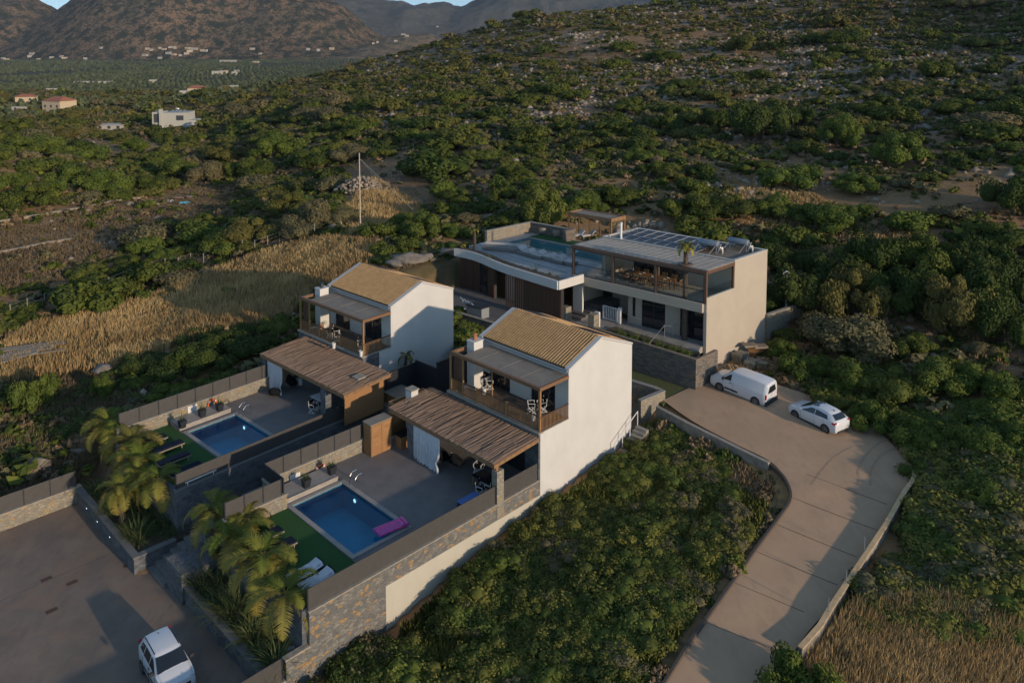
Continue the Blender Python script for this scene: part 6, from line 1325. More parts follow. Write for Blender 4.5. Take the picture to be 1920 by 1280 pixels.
# ---------------------------------------------------------------- near thicket between villa wall and road, and right of the road
def thicket(P, n, seed, sz, label, mats_, hz=1., pad=.35, nleaf=240, leaf=.2):
    g_ = np.random.default_rng(seed); W_ = []; xs, ys = zip(*P); x = []; 
    px = g_.uniform(min(xs), max(xs), n*3); py = g_.uniform(min(ys), max(ys), n*3); k = inpoly(px, py, P); px, py = px[k], py[k]
    z = np.full(len(px), -1.); 
    for _ in range(6): X, Y = at(px, py, z); z = hs(X, Y)
    w = (Y/40)**2; keep = g_.uniform(0, 1, len(X)) < w/w.max(); X, Y, z = X[keep][:n], Y[keep][:n], z[keep][:n]
    ok = ~keep_clear(X, Y, pad); X, Y, z = X[ok], Y[ok], z[ok]; gap = fbm(X, Y, 2.4, seed+9, 2) > .27; X, Y, z = X[gap], Y[gap], z[gap]; big_ = fbm(X, Y, 5, seed, 3); s_ = sz*(.55+1.1*big_)*g_.uniform(.7, 1.3, len(X)); k = fbm(X, Y, 6, seed+3, 2)
    pick = np.clip((k+g_.normal(0, .1, len(X)))*len(mats_)*1.5-len(mats_)*.25, 0, len(mats_)-1).astype(int)
    me = inst([cloud(rng, nleaf, leaf, nl=14, core=True, flat=.7, lr=(.16, .42), spread=.72, clump=.3) for _ in mats_], np.stack([X, Y, z-.1], 1), np.stack([s_, s_, s_*hz*(.5+big_)], 1), g_.uniform(0, 6.28, len(X)), mats_, 'thicket', pick)
    return mo('thicket', me, label, 'undergrowth', None, 'stuff')
thicket([(690,1200),(860,1080),(1010,965),(1183,845),(1235,800),(1330,850),(1430,1000),(1395,1070),(1235,1290),(1100,1420),(500,1420)], 1150, 3, .95, 'dense dark green thicket between the long villa wall and the curving road', [(fol_n, 0), (fol_g, 1), (fol_n, 0), (fol_b, 2), (fol_n, 0), (fol_d, 3), (fol_n, 0), (fol_g, 1), (fol_n, 0)], .7, pad=.95, nleaf=900, leaf=.082)
thicket([(1640,800),(1735,880),(1700,960),(1640,1080),(1560,1180),(1930,1190),(1930,780),(1800,760)], 1000, 13, 1.05, 'mixed green and dry undergrowth on the slope right of the road', [(fol_b, 0), (fol_n, 1), (fol_b, 0), (fol_n, 1), (fol_g, 2), (fol_n, 1)], .6, pad=1.15, nleaf=520, leaf=.11)
thicket([(1420,660),(1500,640),(1700,760),(1720,850),(1640,800),(1500,730),(1440,700)], 120, 23, .8, 'bright undergrowth on the bank above the parked cars', [(fol_b, 0), (fol, 1), (twig, 2), (fol_b, 0)], .6, .5, 300, .16)
thicket([(855,570),(900,595),(950,640),(900,690),(860,660),(850,600)], 60, 33, .9, 'green and yellow shrubbery in the bed between the two villas', [(fol_b, 0), (fol, 1), (fol_b, 0)], .8, -9, 300, .15)
thicket([(1235,785),(1330,830),(1440,885),(1482,940),(1400,1075),(1300,1215),(1240,1300),(1215,1290),(1360,1070),(1440,950),(1330,880),(1232,820)], 200, 43, .42, 'broad leaved weeds along the inner edge of the road', [(fol_b, 0), (twig, 1), (fol_g, 2)], 1.3, .22, 130, .3)
thicket([(-20,700),(230,700),(330,740),(230,790),(130,880),(-20,960)], 260, 53, .55, 'sparse low scrub on the dark slope at lower left', [(fol, 0), (fol_g, 1), (fol_d, 2)], .5, .4, 160, .25)
X, Y, Z = gat(1490, 1290); 
for i, (dx_, dy, r, hh) in enumerate(((0, 0, 1.9, 1.5), (-1.3, -1.3, 1.3, 1.1))): o = mo('shrub', NEARB[3], 'large leafy bright green shrub at the bottom edge, %s the road' % ('nearly touching' if i else 'overhanging'), 'shrub', 'shrubs at the bottom edge', None, (X+dx_, Y+dy-1, Z-.2)); o.scale = (r, r, r*hh)
# ---------------------------------------------------------------- dry grass
def grass(polys, n, seed, hgt, label, mat=straw, wid=.035, lean=(.3, .15)):
    g_ = np.random.default_rng(seed); Xs = []
    for P in polys:
        xs, ys = zip(*P); px = g_.uniform(min(xs), max(xs), n*3); py = g_.uniform(min(ys), max(ys), n*3); k = inpoly(px, py, P); px, py = px[k], py[k]; z = np.full(len(px), 0.)
        for _ in range(6): X, Y = at(px, py, z); z = hs(X, Y)
        w = np.clip((Y/Y.max()), 0, 1)**2; k = g_.uniform(0, 1, len(X)) < w; Xs.append(np.stack([X, Y, z], 1)[k][:n])
    P = np.concatenate(Xs); k = (fbm(P[:, 0], P[:, 1], 3.5, seed, 3)+g_.uniform(-.2, .2, len(P)) > .26) & ~keep_clear(P[:, 0], P[:, 1], .7); P = P[k]; m = 7
    c = np.repeat(P, m, 0)+np.c_[g_.normal(0, .13, (len(P)*m, 2)), np.zeros(len(P)*m)]; a = g_.uniform(0, 6.28, len(c)); hh = hgt*g_.uniform(.5, 1.3, len(c))*(.6+.8*np.repeat(fbm(P[:, 0], P[:, 1], 5, seed+7, 2), m))
    d = np.c_[np.cos(a), np.sin(a), np.zeros(len(c))]*wid; tip = c+np.c_[g_.normal(lean[0]*.4, .35, len(c))*hh*.6, g_.normal(lean[1]*.4, .35, len(c))*hh*.6, hh]; mid = (c+tip)/2+np.c_[np.zeros((len(c), 2)), hh*.12]
    V = np.stack([c-d, c+d, mid+d*.8, mid-d*.8, tip], 1).reshape(-1, 3); b0 = np.arange(len(c))[:, None]*5; Q = b0+np.array([[0, 1, 2, 3]]); Tr = b0+np.array([[3, 2, 4]])
    t = np.repeat(np.clip(np.repeat(fbm(P[:, 0], P[:, 1], 2.5, seed+1, 2), m)*1.3-.2+g_.uniform(-.25, .25, len(c)), 0, 1), 5); mo('dry_grass', arr_mesh('dry_grass', V, Q, t, [mat], Tr), label, 'grass', None, 'stuff')
grass(Z_GRASS[:1], 13000, 3, .75, 'golden dry grass on the field behind the left villa'); grass(Z_GRASS[1:2], 1600, 4, .7, 'golden dry grass around the foot of the tall pole')
grass([Z_GRASS[2]], 5200, 5, .75, 'tall straw coloured grass on the slope at the bottom right', lean=(.9, .5), wid=.022)
grass([Z_GRASS[3]], 450, 6, .35, 'rusty dry weeds beside the low road wall', twig); grass(Z_BARE[:1], 5000, 7, .35, 'short brown grass on the bare terraces at left', twig, .05)
grass([[(700,1190),(860,1080),(1010,965),(1183,845),(1300,870),(1440,950),(1390,1070),(1235,1280),(1100,1400),(560,1400)]], 9000, 15, .32, 'low green weeds between the bushes of the near thicket', fol_n, .06)
grass([Z_BARE[2]], 2500, 8, .4, 'short straw grass on the clearing of the hillside', straw, .05); grass([[(1310,690),(1500,640),(1520,700),(1640,790),(1720,870),(1690,850),(1560,765),(1400,715)]], 1200, 9, .4, 'dry grass on the bank behind the parked cars', straw)
grass([[(560,520),(850,480),(860,560),(600,575)], [(560,560),(480,640),(550,640)], [(850,560),(930,600),(1000,660),(880,690)]], 1800, 12, .45, 'brown grass around the left villa', twig); grass([Z_DARK[0]], 3500, 14, .3, 'thin grass on the dark slope at lower left', twig, .04)
# ---------------------------------------------------------------- rocks
def rock_v(rng_, sub=1):
    b = bmesh.new(); bmesh.ops.create_icosphere(b, subdivisions=sub, radius=1); V = np.array([v.co[:] for v in b.verts]); F = np.array([[v.index for v in f.verts] for f in b.faces]); b.free()
    V = V*(1+rng_.uniform(-.38, .34, (len(V), 1)))*np.array([1, rng_.uniform(.6, 1), rng_.uniform(.45, .8)]); return V, np.c_[F, F[:, 2]], rng_.uniform(0, 1, len(V))
rockm = foliagem('rock_stuff', (.15, .12, .09), (.36, .295, .225), (.3, .2, .15), rnd=False); rk = [rock_v(rng) for _ in range(6)]
x, y, g_ = sample(60000, 60, 480, 21); z = hs(x, y); px, py = pr(x, y, z); w = (py < 240)*(px > 690)*.9+(px > 900)*(py < 420)*.22+.04+inz(px, py, [[(700,450),(860,450),(860,500),(720,510)], [(520,540),(560,540),(560,570),(510,565)], [(1150,410),(1260,415),(1260,440),(1150,440)], [(1380,330),(1900,370),(1900,395),(1380,390)]])*.7
w = w*np.clip((fbm(x, y, 22, 31)-.40)*6, 0.05, 1); ok = (g_.uniform(0, 1, len(x)) < w) & ~keep_clear(x, y, .4); ii = np.nonzero(ok)[0]; s_ = np.clip(g_.lognormal(-1.15, .5, len(ii)), 0, .75)*(.8+y[ii]/330)
mo('hillside_rocks', inst(rk, np.stack([x[ii], y[ii], z[ii]], 1), np.stack([s_, s_, s_], 1), g_.uniform(0, 6.28, len(ii)), [(rockm, 0)]*6, 'rocks', g_.integers(0, 6, len(ii))), 'pale limestone rocks strewn over the hillside', 'rocks', None, 'stuff')
def pile(lab, px, py, w, hgt, n, seed, s0, name='rock_pile', mat=rockm):
    X, Y, Z = gat(px, py); g_ = np.random.default_rng(seed); r = w/2*np.sqrt(g_.uniform(0, 1, n)); a = g_.uniform(0, 6.28, n); P = np.c_[r*np.cos(a), r*np.sin(a)*.6, hgt*np.clip(1-(r/(w/2))**1.3, 0, 1)*g_.uniform(.55, 1, n)]; s_ = s0*g_.uniform(.5, 1.4, n)
    mo(name, inst(rk, P, np.stack([s_]*3, 1), a, [(mat, 0)]*6, name, g_.integers(0, 6, n)), lab, 'rock pile', None, None, (X, Y, Z-.1))
pile('heap of reddish stones behind the tall pole', 676, 357, 8.5, 2.6, 420, 1, .34); pile('small heap of pale rubble left of the left villa', 542, 562, 2.6, .5, 160, 2, .16); pile('heap of pale stones behind the flat solar roof', 1215, 424, 3.8, .8, 120, 3, .3)
pile('scatter of pale stones beside the upper field track', 207, 368, 4.5, .5, 90, 4, .3); pile('line of stones in the dry grass left of the left villa', 490, 528, 4, .4, 60, 5, .25)
def boulder(lab, px, py, r, seed):
    V, Q, t = rock_v(np.random.default_rng(seed), 2); V = V*np.array([r*1.3, r*.8, r*.9]); X, Y, Z = gat(px, py); me = arr_mesh('boulder', V, Q[:0], None, [boul], Q[:, :3]); mo('boulder', me, lab, 'rock', None, None, (X, Y, Z+r*.2))
boulder('sunlit orange boulder at the edge of the left field', 195, 697, .75, 3); boulder('craggy grey outcrop behind the left villa, widest of the group', 768, 492, 1.5, 31); boulder('low grey outcrop at the left of the group behind the left villa', 742, 498, .9, 32); boulder('small grey outcrop nearest the curved terrace, behind the left villa', 798, 488, .8, 33); boulder('grey outcrop left of the curved roof terrace', 838, 476, .9, 8); boulder('pale boulder on the dark slope at lower left', 60, 885, 1.0, 6); boulder('small white boulder under the palms at left', 148, 845, .45, 9); boulder('grey rock on the dark bank beside the left field', 310, 640, .7, 12)
boulder('pale rock on the hillside clearing at upper right', 1735, 243, 1.1, 13); boulder('weathered stone stump on the right hillside', 1845, 235, 1.2, 15)
# ---------------------------------------------------------------- palms
def palm(name_lab, hgt, nf, L, seed, grp, lean=(0, 0), thin=False, tr=.16, drop=1., upr=.0, wsc=1.):
    g_ = np.random.default_rng(seed); T = Thing(W, 'palm_tree', name_lab, 'palm', grp); g = MB(); n = 7; pts = [(lean[0]*(k/n)**2, lean[1]*(k/n)**2, hgt*k/n-.3*(k == 0)) for k in range(n+1)]; vs = []
    g.tube(pts, tr*1.15, 9, tr*.8)
    for k in range(int(hgt/.16)):
        t = k*.16/hgt; c = (lean[0]*t*t, lean[1]*t*t, hgt*t); r = tr*(1.2-.35*t); a0 = k*.7
        for q in range(5): a = a0+q*1.257; g.bar((c[0]+r*.7*math.cos(a), c[1]+r*.7*math.sin(a), c[2]), (c[0]+r*1.2*math.cos(a), c[1]+r*1.2*math.sin(a), c[2]+.12), .07, .03)
    T.part('trunk', g, trunkm); top = np.array([lean[0], lean[1], hgt]); V = []; Q = []; tt = []
    for f in range(nf):
        a = f*2.399+g_.uniform(-.2, .2); el = (1.25-1.5*(f/nf)**.8+g_.uniform(-.12, .12))+upr; ln = L*g_.uniform(.8, 1.1)*(.75+.35*(f/nf)); m = 16; p = top.copy(); sp = []; e = el; ft = np.clip((f/nf)*.9+g_.uniform(-.25, .2), 0, 1)
        for k in range(m+1): sp.append(p.copy()); st_ = ln/m; p = p+st_*np.array([math.cos(a)*math.cos(e), math.sin(a)*math.cos(e), math.sin(e)]); e -= drop*(.075+.105*(k/m))*1.2
        sp = np.array(sp); side_ = np.array([-math.sin(a), math.cos(a), 0])
        for k in range(m):   # rachis
            b0 = len(V); w_ = .022*(1-k/m)+.008; V += [sp[k]-side_*w_, sp[k]+side_*w_, sp[k+1]+side_*w_, sp[k+1]-side_*w_]; Q.append((b0, b0+1, b0+2, b0+3)); tt += [.9]*4
        for k in range(2, m):
            for sub in (0, .25, .5, .75):
                q = sp[k]*(1-sub)+sp[min(k+1, m)]*sub; t = (k+sub)/m; fwd = sp[min(k+1, m)]-sp[k]; fwd /= np.linalg.norm(fwd); ll = L*.20*wsc*math.sin(math.pi*min(1, t*.9+.12))**.7*(1.0 if not thin else .6)
                for s_ in (-1, 1):
                    upv = np.array([0, 0, 1.]); dr = side_*s_*.82+fwd*.45+upv*(.30-.35*g_.random()); dr /= np.linalg.norm(dr); tip = q+dr*ll*g_.uniform(.8, 1.1)+np.array([0, 0, -ll*.14]); mid = q+dr*ll*.5; wd = fwd*.016*(1.2 if not thin else 1.6)
                    b0 = len(V); V += [q-wd, q+wd, mid+wd, mid-wd]; Q.append((b0, b0+1, b0+2, b0+3)); V += [mid-wd, mid+wd, tip+wd*.2, tip-wd*.2]; Q.append((b0+4, b0+5, b0+6, b0+7)); tt += [ft]*8
    me = arr_mesh('fronds', np.array(V), np.array(Q), np.array(tt), [fol_p]); o = bpy.data.objects.new('fronds', me); C.objects.link(o); o.parent = T.e; return T.e
pf = [palm('', 2.0, 15, 3.0, 1, None, (.15, .1)), palm('', 2.5, 14, 2.9, 2, None, (-.2, .1)), palm('', 1.5, 15, 2.7, 3, None, (.1, -.1))]
g1, g2 = 'palms of the planter by the left villa', 'palms of the planter by the near villa'
# px, py of the crown heart, z of the heart, prototype, scale
PAL = [(212,800,.6,0,1.,'palm at the far corner of the left planter bed, nearest the open slope',g1),(246,832,.3,1,1.,'palm second from the open slope in the left planter bed',g1),(262,872,-.1,2,1.05,'palm in the middle of the left planter bed, leaning on the loungers',g1),(300,905,-.2,0,.95,'palm of the left planter bed nearest the passage wall',g1),(228,925,-.6,2,.8,'short palm low at the front of the left planter bed',g1),
 (405,965,.1,1,.95,'palm beside the steps in the near planter bed',g2),(440,1010,0,2,1.0,'palm behind the strappy plants in the near planter bed',g2),(462,985,.2,0,.75,'slim palm against the screen wall of the near planter bed',g2),(500,1050,.2,0,1.05,'largest palm of the near planter bed, fronds over the white towels',g2),(545,1120,-.2,1,.95,'palm at the corner of the near planter bed beside the tall stone wall',g2)]
for px, py, zz, k, s_, lb, gp in PAL:
    X, Y = at(px, py, zz); hh = (2.0, 2.5, 1.5)[k]; zz += .35; X, Y = at(px, py-8, zz); s2 = (zz+2.5)/hh; o = place(pf[k], X, Y, -2.5, px*.37, lb, gp); o.scale = (s_, s_, s2*1.0)
    for ch in o.children:
        if ch.name.startswith('fronds'): ch.scale = (1, 1, s_/s2); ch.location = (0, 0, hh*(1-s_/s2))
yp = palm('young palm standing in the passage by the shaded villa wall', 2.6, 7, 1.5, 6, None, (.1, 0), True, .1, 1.5); X, Y = at(760, 722, -.2); place(yp, X, Y, -.4, .5)
# roof palm through the pergola
vp_ = v_at(F3, 1285, .45, 7.); x0, y0 = F3.w(vp_, .45); zt = z_at(F3, vp_, .45, 462)
rp = palm('tall palm rising through the louvred pergola of the modern house', zt-G3, 13, 1.25, 8, None, (0, 0), False, .2, 1.1, .25, .9); place(rp, x0, y0, G3, 0)
g = MB(); g.lathe([(.25, 8.68), (.55, 8.7), (.55, 8.78), (.3, 8.78)], 16, (vp_, .45, 0)); solo(F3, 'palm_collar', g, brn, 'round brown collar where the tall palm pierces the pergola roof', 'collar', org=(vp_, .45, 8.68))
for px, py, ph, lb, sd in ((890, 470, 2.2, 'palm at the left tip of the curved roof terrace, taller of two', 11), (868, 470, .7, 'small palm at the left tip of the curved roof terrace', 12)):
    X, Y = at(px, py, 5.95); place(palm(lb, ph, 9, .9 if ph > 1 else .6, sd, None, (0, 0), False, .13 if ph > 1 else .07, 1.3, .1), X, Y, 5.9, 0)
# ---------------------------------------------------------------- strappy and small plants
def strap(seed, n=46, L=.95, wd=.045, mat=fol_s, stiff=.7):
    g_ = np.random.default_rng(seed); V = []; Q = []; tt = []
    for i in range(n):
        a = g_.uniform(0, 6.28); e = g_.uniform(.55, 1.45); ll = L*g_.uniform(.6, 1.15); p = np.array([.06*math.cos(a), .06*math.sin(a), 0]); sd_ = np.array([-math.sin(a), math.cos(a), 0]); t0 = g_.uniform(0, 1)
        for k in range(5):
            q = p+ll/5*np.array([math.cos(a)*math.cos(e), math.sin(a)*math.cos(e), math.sin(e)]); e -= (1-stiff)*1.1; w0, w1 = wd*(1-.18*k), wd*(1-.18*(k+1)); b0 = len(V)
            V += [p-sd_*w0/2, p+sd_*w0/2, q+sd_*w1/2, q-sd_*w1/2]; Q.append((b0, b0+1, b0+2, b0+3)); tt += [t0]*4; p = q
    return arr_mesh('leaves', np.array(V), np.array(Q), np.array(tt), [mat])
SM = [strap(1), strap(2, 38, 1.15, .05, fol_s, .85), strap(3, 60, .75, .035, fol_s, .6)]
g_ = np.random.default_rng(77)
def strapbed(fr, v0, v1, u0, u1, n, z, lab, gp, skip=()):
    for i in range(n):
        v, u = g_.uniform(v0, v1), g_.uniform(u0, u1); X, Y = fr.w(v, u); o = mo('strappy_plant', SM[int(g_.integers(0, 3))], lab, 'plant', gp, None, (X, Y, z+fr.z)); s_ = g_.uniform(1., 1.6); o.scale = (s_, s_, s_); o.rotation_euler = (0, 0, g_.uniform(0, 6.28))
strapbed(F2, -23.2, -14.1, -18.9, -16.4, 46, -2.52, 'strappy leaved plant in the planter bed below the left palms', 'strappy plants below the left palms'); strapbed(F2, -8.9, -.5, -17.9, -16.6, 48, -2.52, 'strappy leaved plant in the planter bed below the near palms', 'strappy plants below the near palms')
def small(fr, px, py, z, k, s_, lab, gp, name='garden_plant'): X, Y = at(px, py, z+fr.z); o = mo(name, SM[k], lab, 'plant', gp, None, (X, Y, z+fr.z)); o.scale = (s_, s_, s_); o.rotation_euler = (0, 0, px)
for i, px in enumerate(range(905, 1070, 14)): py = 484+(px-905)*.268; small(F3, px, py, 5.95, i % 3, .55+.3*(i % 2), 'small leafy plant in the planter along the curved roof edge', 'plants along the curved roof edge')
for i, px in enumerate(range(1152, 1300, 12)): py = 624+(px-1152)*.292; small(F3, px, py, 2.5, i % 3, .7+.25*(i % 3), 'leafy plant in the long bed above the ledge stone wall', 'plants above the ledge stone wall')
LB = bush_mesh('leafy_bush', 400, .16, fol_b, nl=5)
for i, px in enumerate(range(1165, 1300, 24)): X, Y = at(px, 628+(px-1152)*.292, 2.5); o = mo('garden_bush', LB, 'low green bush in the long bed above the ledge stone wall', 'bush', 'bushes above the ledge stone wall', None, (X, Y, 2.45)); o.scale = (.55, .55, .5)
# potted plants
def planter(lab, gp, k): T = Thing(W, 'planter_box', lab, 'planter', gp); g = MB(); g.add([(-.2,-.2,0),(.2,-.2,0),(.2,.2,0),(-.2,.2,0),(-.28,-.28,.6),(.28,-.28,.6),(.28,.28,.6),(-.28,.28,.6)], [(0,3,2,1),(4,5,6,7),(0,1,5,4),(1,2,6,5),(2,3,7,6),(3,0,4,7)]); T.part('box', g, grey_m if 0 else dark_m); o = bpy.data.objects.new('plant', SM[k]); C.objects.link(o); o.parent = T.e; o.location = (0, 0, .58); o.scale = (.7, .7, .75); return T.e
for fr, px, py, lab in ((F2, 574, 912, 'planter box beside the white notice board of the near pool'), (F2, 622, 888, 'planter box behind the near lifebuoy'), (F1, 342, 801, 'planter box left of the left notice board'), (F1, 379, 780, 'planter box between the left notice board and lifebuoy'), (F1, 412, 769, 'planter box behind the left lifebuoy')):
    v, u = fr.p(px, py, .3); fplace(planter(lab, 'grey planter boxes by the pools', 1 if fr is F1 else 0), fr, v, u, .3, 0, sc=.85)
v, u = F1.p(603, 615, 3.05); X, Y = F1.w(v, u); o = mo('potted_fern', SM[2], 'leafy potted fern beside the chimney on the left balcony', 'plant', None, None, (X, Y, 3.6)); g = MB(); g.lathe([(.0, 0), (.16, 0), (.22, .4), (.0, .38)], 12); pp = bpy.data.objects.new('pot', mesh_of('pot', g, terra, W, (0, 0, 0))); C.objects.link(pp); pp.parent = o; pp.location = (0, 0, -.38)
# ---------------------------------------------------------------- poles, fences, pallets, lumber
T = Thing(W, 'wooden_pole', 'tall slim pale pole with stay wires in front of the stone heap', 'pole', org=gat(676, 445)); X, Y, Z = T.org; zt = Z; 
while pr(X, Y, zt)[1] > 287: zt += .1
g = MB(); g.tube([(X, Y, Z-.5), (X, Y, zt)], .09, 8, .06); T.part('shaft', g, M('pale_pole', (.42, .36, .29), .8), smooth=True)
for q in ((640, 400), (770, 408), (815, 432)): A = gat(*q); g = MB(); g.tube([(X, Y, zt-.6), A], .018, 4); T.part('stay_wire', g, zinc)
T = Thing(W, 'wire_fence', 'wire fence on thin posts crossing the dry grass field', 'fence', org=gat(20, 596)); fp = [(20,596),(52,585),(84,575),(116,570),(147,562),(175,551),(205,544),(232,532),(260,529),(285,513),(310,506),(335,505),(358,497),(382,497),(408,479),(455,472),(478,472),(502,464),(524,455),(546,450),(590,442),(640,436)]
fpw = [gat(*q) for q in fp]
for p in fpw: g = MB(); g.tube([(p[0], p[1], p[2]-.3), (p[0], p[1], p[2]+1.45)], .045, 5); T.part('post', g, M('grey_post', (.26, .24, .21), .8) if 'grey_post' not in bpy.data.materials else bpy.data.materials['grey_post'])
g = MB()
for a, b_ in zip(fpw[:-1], fpw[1:]):
    for hh in (.4, .9, 1.35): g.bar((a[0], a[1], a[2]+hh), (b_[0], b_[1], b_[2]+hh), .012)
T.part('wires', g, zinc)
T = Thing(W, 'wire_fence', 'fence of slim posts at the foot of the dark thicket', 'fence', org=gat(1500, 600))
for q in ((1482,596),(1500,592),(1545,640),(1606,650),(1570,612),(1660,668),(1518,575)): p = gat(*q); g = MB(); g.tube([(p[0], p[1], p[2]-.3), (p[0], p[1], p[2]+1.9)], .035, 5); T.part('post', g, bpy.data.materials['grey_post'])
for i, P in enumerate(([(-10,419),(80,404),(150,392),(210,380),(268,371)], [(-10,477),(30,470),(85,458),(145,449)])):
    wallline('field_kerb', [(lambda w_: (w_[0], w_[1], w_[2]+.35))(gat(*q)) for q in P], 0, -101.3, .5, M('track_concrete', (.33, .27, .20), .9, (.24, .19, .14), 2) if not i else bpy.data.materials['track_concrete'], None, ('upper', 'lower')[i]+' pale concrete kerb line across the bare terraces at left')
T = Thing(W, 'timber_stack', 'long weathered planks lying loose in the dry grass, far left', 'timber', org=gat(60, 670)); rr = random.Random(5)
for i in range(13): a = gat(-8+rr.uniform(-5, 20), 664+i*2.6); b_ = gat(62+rr.uniform(0, 66), 650+i*2.2); g = MB(); g.bar((a[0], a[1], a[2]+.5+.02*i), (b_[0], b_[1], b_[2]+.55+.02*i), .3, .07); T.part('plank', g, wood_g)
T = Thing(W, 'timber_stack', 'few thin poles lying in the middle of the dry grass field', 'timber', org=gat(160, 610)); 
for i in range(4): a = gat(122+i*9, 618-i*1.5); b_ = gat(175+i*8, 606-i*2); g = MB(); g.bar((a[0], a[1], a[2]+.2), (b_[0], b_[1], b_[2]+.25), .1, .05); T.part('plank', g, wood_g)
T = Thing(W, 'debris_heap', 'dumped sheets with a torn blue tarpaulin at the end of the field track', 'debris', org=gat(335, 378))
for q, c_, s_ in (((347,383), (.10,.32,.40), .8), ((318,380), (.3,.3,.3), .7), ((336,374), (.22,.15,.13), .9), ((355,372), (.25,.2,.2), .6)):
    p = gat(*q); g = MB(); rr = random.Random(q[0]); n = 6; vs = [(p[0]+s_*(i/n-.5)*2, p[1]+s_*(j/n-.5)*1.4, p[2]+.25+rr.uniform(-.15, .25)) for i in range(n+1) for j in range(n+1)]; g.add(vs, [(i*(n+1)+j, i*(n+1)+j+1, (i+1)*(n+1)+j+1, (i+1)*(n+1)+j) for i in range(n) for j in range(n)]); T.part('sheet', g, M('debris%d' % q[0], c_, .8))
def pallet(px, py, z, rz, lab, tl=0):
    T = Thing(W, 'wooden_pallet', lab, 'pallet', 'pallets by the house wall'); g = MB()
    for k in range(7): g.box(-.6+k*.175, -.6+k*.175+.12, -.4, .4, .12, .144)
    for y_ in (-.36, 0, .36): g.box(-.6, .57, y_-.05, y_+.05, 0, .12)
    T.part('boards', g, wood_g if not tl else wood_o); x_, y_ = at(px, py, z); place(T.e, x_, y_, z, rz); T.e.rotation_euler = (tl, 0, rz)
pallet(1413, 656, .95, .3, 'tilted orange pallet lying on the stone blocks behind the van', .35); pallet(1425, 650, 1.25, .1, 'pallet topmost of the stack behind the van'); pallet(1405, 648, 1.35, .2, 'pallet covered with a flat sheet behind the van')
def blocks(px, py, z, n, lab, seed, hgt=3):
    T = Thing(W, 'stone_block_stack', lab, 'stone stack', 'stone stacks by the house wall'); rr = random.Random(seed); g = MB()
    for i in range(n):
        for k in range(hgt): g.mbox(Matrix.Translation((rr.uniform(-.03, .03)-.5+i*.2, rr.uniform(-.04, .04), .12+k*.22)) @ Matrix.Rotation(rr.uniform(-.1, .1), 4, 'X'), -.085, .085, -.45, .45, -.11, .1)
    T.part('slabs', g, stone_l); x_, y_ = at(px, py, z); place(T.e, x_, y_, z, .4+seed*.3)
blocks(1388, 680, .2, 6, 'wrapped stack of stone slabs closest to the white wall', 1, 4); blocks(1408, 690, .2, 6, 'stack of grey stone slabs in the middle, behind the van', 2, 3); blocks(1430, 690, .15, 6, 'stack of pale upright stone slabs furthest from the wall', 3, 3)
pile('spilled rubble at the foot of the white wall behind the van', 1372, 690, 2.6, .4, 90, 7, .14, 'rubble_heap')
T = Thing(W, 'lamp_post', 'slim white lamp post with small heads right of the modern house', 'lamp post'); X, Y, Z = gat(1473, 600); zt = Z
while pr(X, Y, zt)[1] > 510: zt += .1
g = MB(); g.tube([(0, 0, -.3), (0, 0, zt-Z)], .05, 8); T.part('post', g, whitem, smooth=True)
for s_ in (-1, 1): g = MB(); g.bar((0, 0, zt-Z), (s_*.3, 0, zt-Z-.25), .1, .14); T.part('lamp_head', g, whitem)
g = MB(); g.box(-.2, .2, -.1, .1, zt-Z-1.1, zt-Z-.95); T.part('bracket', g, whitem); T.e.location = (X, Y, Z)
for i, (px, py) in enumerate(((1620, 1046), (1586, 1104), (1553, 1150))):
    X, Y = at(px, py, -.7); Z = float(rz(X, Y)); g = MB(); g.tube([(0, 0, 0), (0, 0, 1.15)], .02, 6); T = Thing(W, 'marker_post', 'thin metal rod on the sunlit kerb wall, %s' % ('highest up the road', 'middle one of three', 'lowest down the road')[i], 'rod', 'thin rods along the kerb wall'); T.part('rod', g, zinc); T.e.location = (X, Y, Z)
# white vent hoods on the bed by the near steps
g = MB(); [g.box(-.22, .22, -.22+k*.07, -.19+k*.07, .0, .3) for k in range(7)]; o = solo(W, 'vent_grille', g, whitem, 'white slatted vent grille beside the palm at the stone corner', 'vent'); X, Y = at(545, 1222, -2.3); o.location = (X, Y, -2.45); o.rotation_euler = (.4, 0, .6)
# ---------------------------------------------------------------- far plain: groves and houses
g_ = np.random.default_rng(91); rows = []
Yg = 235.
while Yg < 2550:
    stp = 7.5*(1+Yg/1500); xs = np.arange(-1.0*Yg, .12*Yg, stp); rows.append(np.stack([xs+g_.uniform(-1.2, 1.2, len(xs)), np.full(len(xs), Yg)+g_.uniform(-1.3, 1.3, len(xs))+xs*.12], 1)); Yg += 8.5*(1+Yg/900)
P = np.concatenate(rows); z = hs(P[:, 0], P[:, 1]); px, py = pr(P[:, 0], P[:, 1], z+2); ridge = np.interp(px, [-100,0,60,200,330,420,520,560,600,650,690,760,850], [232,225,212,205,190,178,160,150,140,128,116,98,72])
ok = (py < ridge+3) & (px > -500) & (px < 900) & (fbm(P[:, 0], P[:, 1], 130, 41, 2) > .36) & (z < 6); P, z, px = P[ok], z[ok], px[ok]
s_ = g_.uniform(1.6, 2.6, len(P))*(1+P[:, 1]/2600); n = len(P); print('grove trees', n)
mo('olive_grove', inst([cloud(rng, 40, .62, nl=3, core=False, flat=.9, spread=.35) for k in range(4)], np.stack([P[:, 0], P[:, 1], z-.2], 1), np.stack([s_, s_, s_*1.15], 1), g_.uniform(0, 6.28, n), [(foliagem('olive_leaves', (.050, .070, .034), (.12, .14, .07), rnd=False), 0)]*4, 'grove', g_.integers(0, 4, n)), 'rows of olive trees covering the distant plain', 'olive grove', None, 'stuff')
